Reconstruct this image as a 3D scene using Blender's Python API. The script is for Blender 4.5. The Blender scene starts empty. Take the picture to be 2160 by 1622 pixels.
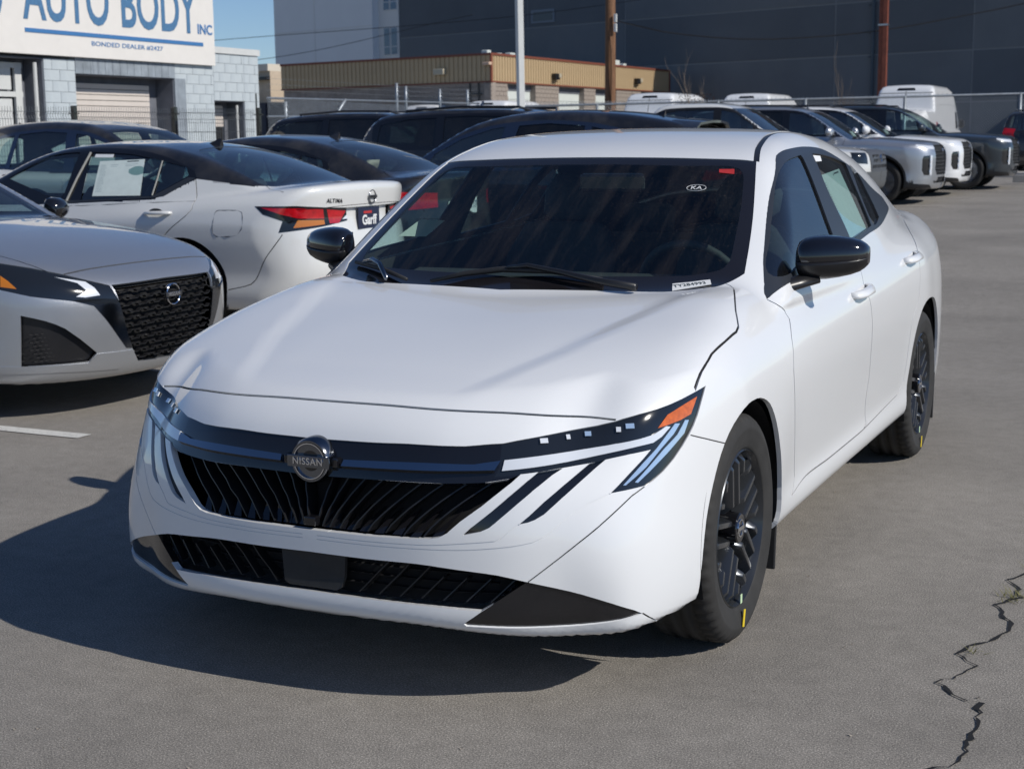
import bpy, bmesh, math, random
import numpy as np
from mathutils import Vector, Matrix, Euler
random.seed(7); RNG = np.random.default_rng(7)
SC = bpy.context.scene
COL = SC.collection

# ---------------------------------------------------------------- camera
cam_d = bpy.data.cameras.new('camera'); cam = bpy.data.objects.new('camera', cam_d); COL.objects.link(cam)
R_ = Vector((0.90297256, 0.42954734, -0.01138588)); U_ = Vector((-0.05941485, 0.15105404, 0.98673834)); F__ = Vector((-0.42557072, 0.89032115, -0.16191915))
m = Matrix((R_, U_, -F__)).transposed().to_4x4(); m.translation = Vector((2.05938406, -3.95860156, 1.41350766)); cam.matrix_world = m
cam_d.sensor_width = 36; cam_d.lens = 36*3143.89318/2160; cam_d.clip_end = 3000; cam_d.clip_start = .05
cam_d.dof.use_dof = True; cam_d.dof.focus_distance = 4.3; cam_d.dof.aperture_fstop = 9
SC.camera = cam

# ---------------------------------------------------------------- sky, sun, exposure
SUN = Vector((1.335, -.10, 1.08)).normalized()
world = bpy.data.worlds.new('World'); SC.world = world; world.use_nodes = True
wn = world.node_tree; wn.nodes.clear()
sky = wn.nodes.new('ShaderNodeTexSky'); sky.sky_type = 'NISHITA'; sky.sun_disc = False
sky.sun_elevation = math.asin(SUN.z); sky.sun_rotation = math.atan2(SUN.x, SUN.y); sky.altitude = 1300; sky.air_density = 1.0; sky.dust_density = .15; sky.ozone_density = 2.6
bg = wn.nodes.new('ShaderNodeBackground'); bg.inputs[1].default_value = .095
wo = wn.nodes.new('ShaderNodeOutputWorld'); tint = wn.nodes.new('ShaderNodeMix'); tint.data_type = 'RGBA'; tint.blend_type = 'MULTIPLY'; tint.inputs[0].default_value = 1; tint.inputs[7].default_value = (.86, .97, 1.14, 1)
wn.links.new(sky.outputs[0], tint.inputs[6]); wn.links.new(tint.outputs[2], bg.inputs[0]); wn.links.new(bg.outputs[0], wo.inputs[0])
sun_d = bpy.data.lights.new('sun', 'SUN'); sun_d.energy = 4.8; sun_d.angle = math.radians(.53); sun_d.color = (1, .955, .88)
sun = bpy.data.objects.new('sun', sun_d); COL.objects.link(sun); sun.rotation_euler = SUN.to_track_quat('Z', 'Y').to_euler(); sun.location = (20, -5, 18)
SC.view_settings.view_transform = 'Standard'; SC.view_settings.look = 'None'; SC.view_settings.exposure = -.33; SC.view_settings.gamma = 1
SC.cycles.max_bounces = 8; SC.cycles.transparent_max_bounces = 12; SC.cycles.glossy_bounces = 4; SC.cycles.transmission_bounces = 4; SC.cycles.diffuse_bounces = 3
SC.cycles.sample_clamp_indirect = 6

# ---------------------------------------------------------------- surface engine (numpy)
def pchip(x, y, q):
    x = np.asarray(x, float); y = np.asarray(y, float); q = np.clip(q, x[0], x[-1])
    h = np.diff(x); d = np.diff(y) / h
    m = np.zeros_like(y); m[0] = d[0]; m[-1] = d[-1]
    for i in range(1, len(x) - 1):
        if d[i-1] * d[i] > 0:
            w1 = 2*h[i] + h[i-1]; w2 = h[i] + 2*h[i-1]
            m[i] = (w1 + w2) / (w1/d[i-1] + w2/d[i])
    i = np.clip(np.searchsorted(x, q) - 1, 0, len(x) - 2)
    t = (q - x[i]) / h[i]
    return ((2*t**3-3*t**2+1)*y[i] + (t**3-2*t**2+t)*h[i]*m[i] + (-2*t**3+3*t**2)*y[i+1] + (t**3-t**2)*h[i]*m[i+1])

class Tab:
    """smooth 2-D table: rows at a-values, columns at b-values; evaluated as a C2 cubic B-spline"""
    def __init__(s, A, B, V, ha=.05, hb=.05):
        A = np.asarray(A, float); B = np.asarray(B, float); V = np.asarray(V, float)
        if B[0] == 0: B = np.concatenate([-B[:0:-1], B]); V = np.concatenate([V[:, :0:-1], V], 1)
        if A[0] == 0: A = np.concatenate([-A[:0:-1], A]); V = np.concatenate([V[:0:-1], V], 0)
        s.a0, s.b0, s.ha, s.hb = A[0]-2*ha, B[0]-2*hb, ha, hb
        qa = np.arange(A[0]-2*ha, A[-1]+3*ha, ha); qb = np.arange(B[0]-2*hb, B[-1]+3*hb, hb)
        T = np.array([pchip(B, r, qb) for r in V]); T = np.array([pchip(A, T[:, j], qa) for j in range(T.shape[1])]).T
        s.T = T; s.na, s.nb = T.shape
    def __call__(s, a, b):
        u = np.clip((a - s.a0)/s.ha, 1, s.na-2.001); v = np.clip((b - s.b0)/s.hb, 1, s.nb-2.001)
        i = u.astype(int); j = v.astype(int); u = u-i; v = v-j
        def w(t): return ((1-t)**3/6, (3*t**3-6*t*t+4)/6, (-3*t**3+3*t*t+3*t+1)/6, t**3/6)
        wu, wv = w(u), w(v); F = s.T.ravel(); r = 0
        for k in range(4):
            base = np.clip(i+k-1, 0, s.na-1)*s.nb; q = 0
            for l in range(4): q = q + wv[l]*F[base + np.clip(j+l-1, 0, s.nb-1)]
            r = r + wu[k]*q
        return r

def smax(a, b, r): return np.maximum(a, b) + np.maximum(r - np.abs(a-b), 0)**2/(4*r)
def smin(a, b, r): return -smax(-a, -b, r)
def sstep(a, b, t):
    t = np.clip((t-a)/(b-a), 0, 1); return t*t*(3-2*t)

def grad(f, P, e=1e-3):
    g = np.stack([f(P + d) - f(P - d) for d in np.eye(3)*e], 1)
    return g / np.maximum(np.linalg.norm(g, axis=1, keepdims=True), 1e-12)

def capsule(f, ya, yb, z0, ny=220, nt=300, nc=90, rmax=1.6):
    """closed mesh of the zero set of f, star-shaped about the spine (0, ya..yb, z0)"""
    th = 2*np.pi*np.arange(nt)/nt
    st = []
    for k in range(nc): st.append((ya, math.pi/2*(1-(k+1)/(nc+1)) * -1))
    st = st[::1]
    rows = []
    for k in range(1, nc+1): rows.append((ya, -math.pi/2*(1 - k/(nc+1.))))
    for k in range(ny+1): rows.append((ya + (yb-ya)*k/ny, 0.))
    for k in range(1, nc+1): rows.append((yb, math.pi/2*(k/(nc+1.))))
    O = []; D = []
    for y, ph in rows:
        c, s = math.cos(ph), math.sin(ph)
        O.append(np.tile([0, y, z0], (nt, 1))); D.append(np.stack([c*np.sin(th), np.full(nt, s), c*np.cos(th)], 1))
    O.append([[0, ya, z0]]); D.append([[0, -1, 0]]); O.append([[0, yb, z0]]); D.append([[0, 1, 0]])
    O = np.concatenate(O); D = np.concatenate(D).astype(float)
    lo = np.zeros(len(O)); hi = np.full(len(O), rmax)
    for _ in range(17):
        m = (lo+hi)/2; ins = f(O + D*m[:, None]) < 0
        lo = np.where(ins, m, lo); hi = np.where(ins, hi, m)
    V = O + D*((lo+hi)/2)[:, None]
    R = len(rows); F = []
    i = np.arange(nt); j = (i+1) % nt
    for k in range(R-1):
        a, b, c, d = k*nt+i, k*nt+j, (k+1)*nt+j, (k+1)*nt+i
        F.append(np.stack([a, c, b], 1)); F.append(np.stack([a, d, c], 1))
    s, e = R*nt, R*nt+1
    F.append(np.stack([np.full(nt, s), i, j], 1)); F.append(np.stack([np.full(nt, e), (R-1)*nt+j, (R-1)*nt+i], 1))
    F = np.concatenate(F)[:, ::-1]
    return V, F

def in_poly(P, poly):
    x, y = P[:, 0], P[:, 1]; r = np.zeros(len(P), bool); n = len(poly)
    for i in range(n):
        x1, y1 = poly[i]; x2, y2 = poly[(i+1) % n]
        if y1 == y2: continue
        c = ((y1 > y) != (y2 > y)) & (x < (x2-x1)*(y-y1)/(y2-y1) + x1)
        r ^= c
    return r

def smooth_line(pts, closed=False, step=.02, corner=()):
    """Catmull-Rom through pts; indices in corner stay sharp"""
    P = [np.array(p, float) for p in pts]; n = len(P); out = []
    m = n if closed else n-1
    for i in range(m):
        p1, p2 = P[i], P[(i+1) % n]
        p0 = P[(i-1) % n] if (closed or i > 0) else 2*p1-p2
        p3 = P[(i+2) % n] if (closed or i < m-1) else 2*p2-p1
        if i in corner: p0 = 2*p1-p2
        if (i+1) % n in corner: p3 = 2*p2-p1
        L = np.linalg.norm(p2-p1); k = max(1, int(L/step))
        d1 = (p2-p0)/2; d2 = (p3-p1)/2
        for d in (d1, d2):
            l = np.linalg.norm(d)
            if l > L: d *= L/l
        for a in range(k):
            t = a/k
            out.append((2*t**3-3*t*t+1)*p1 + (t**3-2*t*t+t)*d1 + (3*t*t-2*t**3)*p2 + (t**3-t*t)*d2)
    if not closed: out.append(P[-1])
    return np.array(out)

def strip(line, w):
    """closed polygon of half-width w round an open line"""
    L = np.asarray(line, float); t = np.gradient(L, axis=0); t /= np.maximum(np.linalg.norm(t, axis=1, keepdims=True), 1e-9)
    n = np.stack([-t[:, 1], t[:, 0]], 1)*w
    return np.concatenate([L+n, (L-n)[::-1]])

YZ = [0, 1, 0, 0, 0, 1]; XZ = [1, 0, 0, 0, 0, 1]; XY = [1, 0, 0, 0, 1, 0]
def OB(deg, side=1):
    a = math.radians(deg); return [side*math.cos(a), math.sin(a), 0, 0, 0, 1]

class Skin:
    def __init__(s, V, F, N):
        s.V, s.F, s.N = V, F, N; s.L = np.zeros(len(F), int); s.names = ['']
    def lab(s, name):
        if name not in s.names: s.names.append(name)
        return s.names.index(name)
    def cut(s, poly, ax, name, cond=None, split=True, only=None):
        """split the skin along poly (2-D, in axes ax) where cond(face centre, face normal); faces inside get the label"""
        poly = np.asarray(poly, float); M = np.asarray(ax, float).reshape(2, 3); pad = .07
        lo, hi = poly.min(0)-pad, poly.max(0)+pad
        V, F = s.V, s.F
        C = V[F].mean(1); N = s.N[F].mean(1)
        C2 = C@M.T; sel = np.all((C2 > lo) & (C2 < hi), axis=1)
        if cond is not None: sel &= cond(C, N)
        if only is not None: sel &= np.isin(s.L, [s.names.index(n) for n in only if n in s.names])
        idx = np.nonzero(sel)[0]
        if not len(idx): return
        if split:
            f = [tuple(t) for t in F[idx]]; lb = list(s.L[idx])
            newV = []; newN = []; nv = len(V)
            def vp(i): return V[i] if i < nv else newV[i-nv]
            n = len(poly)
            fa = np.array(f); la = np.array(lb)
            P2 = V@M.T
            extra2 = np.zeros((0, 2))
            for k in range(n):
                a, b = poly[k], poly[(k+1) % n]; d = b-a; L = math.hypot(*d)
                if L < 1e-6: continue
                d = d/L; nn = np.array([-d[1], d[0]])
                def q(ids):
                    ids = np.asarray(ids); r = np.empty(ids.shape+(2,)); m = ids < nv
                    r[m] = P2[ids[m]]
                    if (~m).any(): r[~m] = extra2[ids[~m]-nv]
                    return r
                Q = q(fa); sd = (Q-a)@nn; tt = (Q-a)@d
                ext = .004
                near = (sd.min(1) < -1e-5) & (sd.max(1) > 1e-5) & (tt.max(1) > -.03) & (tt.min(1) < L+.03)
                cand = np.nonzero(near)[0]
                if not len(cand): continue
                # faces really touched by the (slightly extended) segment
                edges = {}
                for c_ in cand:
                    tri = fa[c_]; S = sd[c_]; T = tt[c_]; xs = []
                    for e in range(3):
                        i0, i1 = e, (e+1) % 3
                        if S[i0]*S[i1] < 0:
                            u = S[i0]/(S[i0]-S[i1]); xs.append((T[i0]+(T[i1]-T[i0])*u, i0, i1, u))
                    if not xs: continue
                    tmin = min(x[0] for x in xs); tmax = max(x[0] for x in xs)
                    if len(xs) == 1:
                        zi = int(np.argmin(np.abs(S))); tmin = min(tmin, T[zi]); tmax = max(tmax, T[zi])
                    if tmax < -ext or tmin > L+ext: continue
                    for t_, i0, i1, u in xs:
                        if u < .03 or u > .97: continue
                        ka, kb = tri[i0], tri[i1]
                        key = (ka, kb) if ka < kb else (kb, ka)
                        if key not in edges:
                            if ka > kb: u = 1-u
                            pa, pb = vp(key[0]), vp(key[1])
                            na = s.N[key[0]] if key[0] < nv else newN[key[0]-nv]; nb = s.N[key[1]] if key[1] < nv else newN[key[1]-nv]
                            newV.append(pa+(pb-pa)*u); m_ = na+(nb-na)*u; newN.append(m_/np.linalg.norm(m_))
                            edges[key] = nv+len(newV)-1
                if not edges: continue
                if len(newV) > len(extra2): extra2 = np.array(newV)@M.T
                # all faces owning a split edge
                fl = fa.tolist()
                keyset = edges
                tch = set(); arr = fa[cand if len(cand) == len(fa) else np.arange(len(fa))]
                E0 = np.sort(fa[:, [0, 1]], 1); E1 = np.sort(fa[:, [1, 2]], 1); E2 = np.sort(fa[:, [2, 0]], 1)
                big = 10**8
                ks = np.array([int(x)*big+int(y) for x, y in edges]); ks.sort()
                hit = np.zeros(len(fa), bool)
                for E in (E0, E1, E2):
                    kk = E[:, 0].astype(np.int64)*big+E[:, 1]; p = np.searchsorted(ks, kk); p[p == len(ks)] = 0
                    hit |= ks[p] == kk
                add = []; addl = []
                for c_ in np.nonzero(hit)[0]:
                    t = fl[c_]; m = []
                    for e in range(3):
                        x, y = t[e], t[(e+1) % 3]; m.append(edges.get((x, y) if x < y else (y, x)))
                    cnt = sum(v is not None for v in m)
                    if cnt == 1:
                        e = [i for i in range(3) if m[i] is not None][0]; A, B, C_ = t[e], t[(e+1) % 3], t[(e+2) % 3]; X = m[e]
                        new = [(A, X, C_), (X, B, C_)]
                    elif cnt == 2:
                        e = [i for i in range(3) if m[i] is None][0]; A, B, C_ = t[e], t[(e+1) % 3], t[(e+2) % 3]
                        X = m[(e+1) % 3]; Y = m[(e+2) % 3]   # X on B-C, Y on C-A
                        new = [(A, B, X), (A, X, Y), (Y, X, C_)]
                    else:
                        A, B, C_ = t; X, Y, Z = m
                        new = [(A, X, Z), (X, B, Y), (Z, Y, C_), (X, Y, Z)]
                    add += new; addl += [la[c_]]*len(new)
                fa = np.concatenate([fa[~hit], np.array(add)]); la = np.concatenate([la[~hit], np.array(addl)])
            keep = np.ones(len(F), bool); keep[idx] = False
            s.F = np.concatenate([F[keep], fa]); s.L = np.concatenate([s.L[keep], la])
            if newV: s.V = np.concatenate([V, np.array(newV)]); s.N = np.concatenate([s.N, np.array(newN)])
            loc = np.arange(keep.sum(), len(s.F))
        else: loc = idx
        C = s.V[s.F[loc]].mean(1)
        s.L[loc[in_poly(C@M.T, poly)]] = s.lab(name)
    def where(s, name, cond, only=None):
        C = s.V[s.F].mean(1); N = s.N[s.F].mean(1); m = cond(C, N)
        if only is not None: m &= np.isin(s.L, [s.names.index(n) for n in only if n in s.names])
        s.L[m] = s.lab(name)
    def get(s, names):
        if isinstance(names, str): names = [names]
        m = np.isin(s.L, [s.names.index(n) for n in names if n in s.names])
        F = s.F[m]; u, inv = np.unique(F, return_inverse=True)
        return s.V[u], inv.reshape(-1, 3), s.N[u]

# ---------------------------------------------------------------- blender helpers
MATS = {}
def nodes(name):
    m = bpy.data.materials.new(name); m.use_nodes = True; MATS[name] = m
    nt = m.node_tree; return m, nt, nt.nodes['Principled BSDF']
def setp(b, **k):
    for n, v in k.items():
        n = {'base': 'Base Color', 'rough': 'Roughness', 'metal': 'Metallic', 'coat': 'Coat Weight', 'coatr': 'Coat Roughness', 'spec': 'Specular IOR Level', 'trans': 'Transmission Weight', 'ior': 'IOR', 'alpha': 'Alpha', 'emit': 'Emission Color', 'emits': 'Emission Strength'}[n]
        if isinstance(v, (tuple, list)) and len(v) == 3: v = (*v, 1)
        b.inputs[n].default_value = v
def noise(nt, scale, detail=4, rough=.6, coord='Object', vec=None, stretch=None):
    t = nt.nodes.new('ShaderNodeTexCoord'); o = t.outputs[coord] if vec is None else vec
    if stretch:
        mp = nt.nodes.new('ShaderNodeMapping'); mp.inputs['Scale'].default_value = stretch; nt.links.new(o, mp.inputs[0]); o = mp.outputs[0]
    n = nt.nodes.new('ShaderNodeTexNoise'); n.inputs['Scale'].default_value = scale; n.inputs['Detail'].default_value = detail; n.inputs['Roughness'].default_value = rough
    nt.links.new(o, n.inputs['Vector']); return n.outputs['Fac']
def ramp(nt, fac, stops):
    r = nt.nodes.new('ShaderNodeValToRGB'); e = r.color_ramp.elements
    while len(e) < len(stops): e.new(.5)
    for i, (p, c) in enumerate(stops):
        e[i].position = p; e[i].color = (*c, 1) if isinstance(c, (tuple, list)) else (c, c, c, 1)
    nt.links.new(fac, r.inputs[0]); return r.outputs[0]
def bump(nt, b, h, strength=.3, dist=.01, inp='Normal'):
    n = nt.nodes.new('ShaderNodeBump'); n.inputs['Strength'].default_value = strength; n.inputs['Distance'].default_value = dist
    nt.links.new(h, n.inputs['Height']); nt.links.new(n.outputs[0], b.inputs[inp])
def mixc(nt, fac, a, b, mode='MIX'):
    m = nt.nodes.new('ShaderNodeMix'); m.data_type = 'RGBA'; m.blend_type = mode
    for s, v in ((m.inputs[0], fac), (m.inputs[6], a), (m.inputs[7], b)):
        if hasattr(v, 'is_output') or hasattr(v, 'links'): nt.links.new(v, s)
        else: s.default_value = v if isinstance(v, (int, float)) else (*v, 1)
    return m.outputs[2]
def simple(name, base, rough=.5, metal=0, var=0, vs=6, **k):
    m, nt, b = nodes(name); setp(b, base=base, rough=rough, metal=metal, **k)
    if var:
        n = noise(nt, vs, 5); c = ramp(nt, n, [(.25, tuple(x*(1-var) for x in base)), (.75, tuple(min(1, x*(1+var)) for x in base))]); nt.links.new(c, b.inputs['Base Color'])
    return m
def paint(name, base, metal=0., rough=.32, coat=1., flake=0., dust=.04, dustc=(.42, .38, .33)):
    m, nt, b = nodes(name); setp(b, base=base, rough=rough, metal=metal, coat=coat, coatr=.02)
    n = noise(nt, 3.1, 5, .65); f = ramp(nt, n, [(.42, 0.), (.8, dust)])
    c = mixc(nt, f, base, dustc); nt.links.new(c, b.inputs['Base Color'])
    n2 = noise(nt, 40, 4, .6); cr = ramp(nt, n2, [(.3, .015), (.8, .05)]); nt.links.new(cr, b.inputs['Coat Roughness'])
    if flake: bump(nt, b, noise(nt, 900, 1), flake, .002)
    return m
def schlick(nt, ior):
    g = nt.nodes.new('ShaderNodeNewGeometry'); d = nt.nodes.new('ShaderNodeVectorMath'); d.operation = 'DOT_PRODUCT'; nt.links.new(g.outputs['Incoming'], d.inputs[0]); nt.links.new(g.outputs['Normal'], d.inputs[1])
    def mt(op, a, b):
        n = nt.nodes.new('ShaderNodeMath'); n.operation = op; n.use_clamp = True
        for i, v in enumerate((a, b)):
            if v is None: continue
            if isinstance(v, float): n.inputs[i].default_value = v
            else: nt.links.new(v, n.inputs[i])
        return n.outputs[0]
    f0 = ((ior-1)/(ior+1))**2*1.8; ab = mt('ABSOLUTE', d.outputs['Value'], None); om = mt('SUBTRACT', 1., ab); p5 = mt('POWER', om, 5.)
    return mt('ADD', mt('MULTIPLY', p5, 1.-f0), f0)
def glass(name, tint, dust=.03, ior=1.5, dustc=(.5, .47, .42)):
    m = bpy.data.materials.new(name); m.use_nodes = True; MATS[name] = m; nt = m.node_tree; nt.nodes.clear()
    o = nt.nodes.new('ShaderNodeOutputMaterial'); tr = nt.nodes.new('ShaderNodeBsdfTransparent'); tr.inputs[0].default_value = (*tint, 1)
    gl = nt.nodes.new('ShaderNodeBsdfGlossy'); gl.inputs['Roughness'].default_value = .01; gl.inputs[0].default_value = (1, 1, 1, 1)
    mx = nt.nodes.new('ShaderNodeMixShader'); nt.links.new(schlick(nt, ior), mx.inputs[0]); nt.links.new(tr.outputs[0], mx.inputs[1]); nt.links.new(gl.outputs[0], mx.inputs[2])
    out = mx.outputs[0]
    if dust:
        d = nt.nodes.new('ShaderNodeBsdfDiffuse'); d.inputs[0].default_value = (*dustc, 1)
        fac = ramp(nt, noise(nt, 2.5, 6, .7), [(.4, dust*.3), (.75, dust)])
        m2 = nt.nodes.new('ShaderNodeMixShader'); nt.links.new(fac, m2.inputs[0]); nt.links.new(out, m2.inputs[1]); nt.links.new(d.outputs[0], m2.inputs[2]); out = m2.outputs[0]
    nt.links.new(out, o.inputs[0]); return m

def mesh_np(name, V, F, mat, N=None, smooth=True, nn=0):
    """mesh from arrays of triangles; N = vertex normals for the first nn faces"""
    me = bpy.data.meshes.new(name); V = np.ascontiguousarray(V, np.float32); F = np.ascontiguousarray(F, np.int32)
    me.vertices.add(len(V)); me.vertices.foreach_set('co', V.ravel()); me.loops.add(F.size); me.loops.foreach_set('vertex_index', F.ravel())
    me.polygons.add(len(F)); me.polygons.foreach_set('loop_start', np.arange(0, F.size, F.shape[1], dtype=np.int32))
    me.update(calc_edges=True)
    me.polygons.foreach_set('use_smooth', np.full(len(F), bool(smooth)))
    if mat: me.materials.append(mat)
    if N is not None:
        L = N[F.ravel()]
        if nn < len(F):
            t = V[F[nn:, 0]], V[F[nn:, 1]], V[F[nn:, 2]]; g = np.cross(t[1]-t[0], t[2]-t[0]); g /= np.maximum(np.linalg.norm(g, axis=1, keepdims=True), 1e-12)
            L[nn*3:] = np.repeat(g, 3, 0)
        me.normals_split_custom_set(L.tolist())
    return me
def link(name, me, parent=None, label=None, cat=None, group=None, kind=None, loc=None, rot=None):
    o = bpy.data.objects.new(name, me); COL.objects.link(o)
    if parent: o.parent = parent
    if loc is not None: o.location = loc
    if rot is not None: o.rotation_euler = rot
    if label: o['label'] = label
    if cat: o['category'] = cat
    if group: o['group'] = group
    if kind: o['kind'] = kind
    return o
def thing(name, label, cat, loc=(0, 0, 0), rz=0, group=None):
    return link(name, None, None, label, cat, group, None, loc, (0, 0, rz))
def skin_part(sk, names, name, mat, parent, off=0., skirt=0., label=None, only=None, tilt=0.):
    V, F, N = sk.get(names)
    if not len(F): return None
    if only is not None:
        C = V[F].mean(1); F = F[only(C)]; u, inv = np.unique(F, return_inverse=True); V, F, N = V[u], inv.reshape(-1, 3), N[u]
        if not len(F): return None
    V = V + N*off; nn = len(F)
    if tilt: zm = np.interp(np.abs(V[:, 0]), [0, .5], [V[:, 2].min()+.004, V[:, 2].min()+.007]); V = V + np.array([0, 1, 0])*(tilt*(V[:, 2]-V[:, 2].mean()))[:, None]; N = N + np.array([0, 0, tilt]); N = N/np.linalg.norm(N, axis=1, keepdims=True)
    if skirt:
        E = np.concatenate([F[:, [0, 1]], F[:, [1, 2]], F[:, [2, 0]]]); k = np.sort(E, 1).astype(np.int64); k = k[:, 0]*len(V)+k[:, 1]
        u, inv, cnt = np.unique(k, return_inverse=True, return_counts=True); B = E[cnt[inv] == 1]
        vs, bi = np.unique(B, return_inverse=True); bi = bi.reshape(-1, 2); n0 = len(V)
        V = np.concatenate([V, V[vs] - N[vs]*skirt]); N = np.concatenate([N, N[vs]])
        a, b = B[:, 0], B[:, 1]; a2, b2 = n0+bi[:, 0], n0+bi[:, 1]
        F = np.concatenate([F, np.stack([a, b2, b], 1), np.stack([a, a2, b2], 1)])
    return link(name, mesh_np(name, V, F, mat, N, True, nn), parent, label)

class MB:
    """collects simple solids into one mesh"""
    def __init__(s): s.v = []; s.f = []
    def add(s, V, F):
        n = len(s.v); s.v += [tuple(map(float, p)) for p in V]; s.f += [tuple(i+n for i in f) for f in F]; return s
    def box(s, c, d, M=None):
        x, y, z = [t/2 for t in d]
        V = [Vector((a*x, b*y, e*z)) for e in (-1, 1) for b in (-1, 1) for a in (-1, 1)]
        if M is not None: V = [M @ v for v in V]
        V = [v+Vector(c) for v in V]
        return s.add(V, [(0, 2, 3, 1), (4, 5, 7, 6), (0, 1, 5, 4), (2, 6, 7, 3), (0, 4, 6, 2), (1, 3, 7, 5)])
    def prism(s, poly, a, b, f):
        """poly 2-D, extruded between a and b, f(u,v,w)->xyz"""
        n = len(poly); V = [f(u, v, a) for u, v in poly] + [f(u, v, b) for u, v in poly]
        return s.add(V, [tuple(range(n))[::-1], tuple(range(n, 2*n))] + [(i, (i+1) % n, n+(i+1) % n, n+i) for i in range(n)])
    def tube(s, pts, r, n=8, cap=True, flat=1.):
        P = [Vector(p) for p in pts]; rs = r if isinstance(r, (list, tuple)) else [r]*len(P); V = []; F = []; up = None
        for i, p in enumerate(P):
            t = (P[min(i+1, len(P)-1)] - P[max(i-1, 0)]).normalized()
            if up is None: up = t.orthogonal().normalized()
            up = (up - t*up.dot(t)).normalized(); w = t.cross(up)
            for k in range(n):
                a = 2*math.pi*k/n; V.append(p + (up*math.cos(a) + w*math.sin(a)*flat)*rs[i])
        for i in range(len(P)-1):
            for k in range(n): F.append((i*n+k, i*n+(k+1) % n, (i+1)*n+(k+1) % n, (i+1)*n+k))
        if cap: F += [tuple(range(n))[::-1], tuple(range((len(P)-1)*n, len(P)*n))]
        return s.add(V, F)
    def lathe(s, prof, n=32, f=None, a0=0, a1=2*math.pi):
        """prof = (axial, radius); axis = local x unless f maps (axial, radius, angle)"""
        f = f or (lambda a, r, t: (a, r*math.cos(t), r*math.sin(t))); full = abs(a1-a0-2*math.pi) < 1e-6
        m = n if full else n+1; V = [f(a, r, a0+(a1-a0)*k/n) for k in range(m) for a, r in prof]; q = len(prof); F = []
        for k in range(n):
            k2 = (k+1) % m
            for i in range(q-1): F.append((k*q+i, k*q+i+1, k2*q+i+1, k2*q+i))
        return s.add(V, F)
    def mesh(s, name, mat, smooth=False, angle=None, bevel=0):
        me = bpy.data.meshes.new(name); me.from_pydata(s.v, [], s.f); me.validate()
        bm = bmesh.new(); bm.from_mesh(me)
        bmesh.ops.recalc_face_normals(bm, faces=bm.faces)
        if bevel: bmesh.ops.bevel(bm, geom=bm.edges[:], offset=bevel, segments=2, affect='EDGES', profile=.5)
        if angle is not None:
            for e in bm.edges:
                if len(e.link_faces) == 2 and e.calc_face_angle(0) > math.radians(angle): e.smooth = False
            smooth = True
        for f_ in bm.faces: f_.smooth = smooth
        bm.to_mesh(me); bm.free()
        if mat: me.materials.append(mat)
        return me
    def build(s, name, mat, parent=None, smooth=False, angle=None, bevel=0, **k):
        return link(name, s.mesh(name, mat, smooth, angle, bevel), parent, **k)
def text_mesh(name, body, size, depth, mat, align='CENTER', bold=0., spacing=1., squash=1.):
    cu = bpy.data.curves.new(name, 'FONT'); cu.body = body; cu.size = size; cu.extrude = depth; cu.align_x = align; cu.align_y = 'CENTER'; cu.offset = bold; cu.space_character = spacing; cu.resolution_u = 4
    o = bpy.data.objects.new(name, cu); COL.objects.link(o); bpy.context.view_layer.update()
    me = bpy.data.meshes.new_from_object(o.evaluated_get(bpy.context.evaluated_depsgraph_get())); bpy.data.objects.remove(o)
    if squash != 1.: me.transform(Matrix.Diagonal((squash, 1, 1, 1)))
    me.materials.clear(); me.materials.append(mat); me.name = name; return me
def frame(o, x, y, z, loc):
    M = Matrix((Vector(x).normalized(), Vector(y).normalized(), Vector(z).normalized())).transposed().to_4x4(); M.translation = Vector(loc); o.matrix_local = M

# ---------------------------------------------------------------- materials
white_paint = paint('white_paint', (.78, .79, .80), rough=.38, dust=.02)
pearl_paint = paint('pearl_paint', (.72, .725, .71), rough=.3, metal=.05, flake=.1)
silver_paint = paint('silver_paint', (.50, .515, .54), metal=.75, rough=.34, flake=.35)
black_paint = paint('black_paint', (.012, .012, .014), rough=.25, dust=.10)
navy_paint = paint('navy_paint', (.014, .019, .032), rough=.25, dust=.08)
slate_paint = paint('slate_paint', (.035, .045, .055), metal=.4, rough=.3, dust=.08)
gloss_black = simple('gloss_black', (.008, .008, .010), .06, coat=.6)
mirror_black = paint('mirror_black', (.006, .006, .009), rough=.08, dust=.02, dustc=(.12, .11, .10))
satin_black = simple('satin_black', (.014, .014, .016), .32, var=.2)
matte_black = simple('matte_black', (.018, .018, .019), .62, var=.25, vs=30)
frame_gray = simple('frame_gray', (.030, .034, .042), .28)
deep_black = simple('deep_black', (.004, .004, .005), .8)
rubber = simple('rubber', (.026, .025, .024), .78, var=.3, vs=14)
wheel_dark = simple('wheel_dark', (.055, .060, .068), .26, metal=.6, coat=.4)
alloy = simple('alloy', (.42, .43, .45), .28, metal=.9)
chrome = simple('chrome', (.80, .81, .83), .07, metal=1.)
dark_chrome = simple('dark_chrome', (.20, .21, .23), .16, metal=1.)
bar_blue = simple('bar_blue', (.36, .40, .45), .12, metal=1.)
amber = simple('amber', (.62, .13, .012), .12, var=.25, vs=60, coat=1.)
amber_dark = simple('amber_dark', (.50, .16, .01), .12, coat=1.)
red_lens = simple('red_lens', (.45, .006, .012), .1, var=.3, vs=30, coat=1.)
lamp_white = simple('lamp_white', (.78, .81, .85), .18, metal=.15, coat=1.)
lamp_blue = simple('lamp_blue', (.45, .60, .80), .12, metal=.35, coat=1.)
lamp_dark = simple('lamp_dark', (.012, .014, .017), .10, coat=.8)
trim_inner = simple('trim_inner', (.045, .047, .05), .7, var=.2)
trim_light = simple('trim_light', (.30, .30, .28), .8, var=.1)
seat_cloth = simple('seat_cloth', (.055, .058, .065), .85, var=.25, vs=40)
seat_tan = simple('seat_tan', (.42, .38, .30), .7, var=.1)
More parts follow.
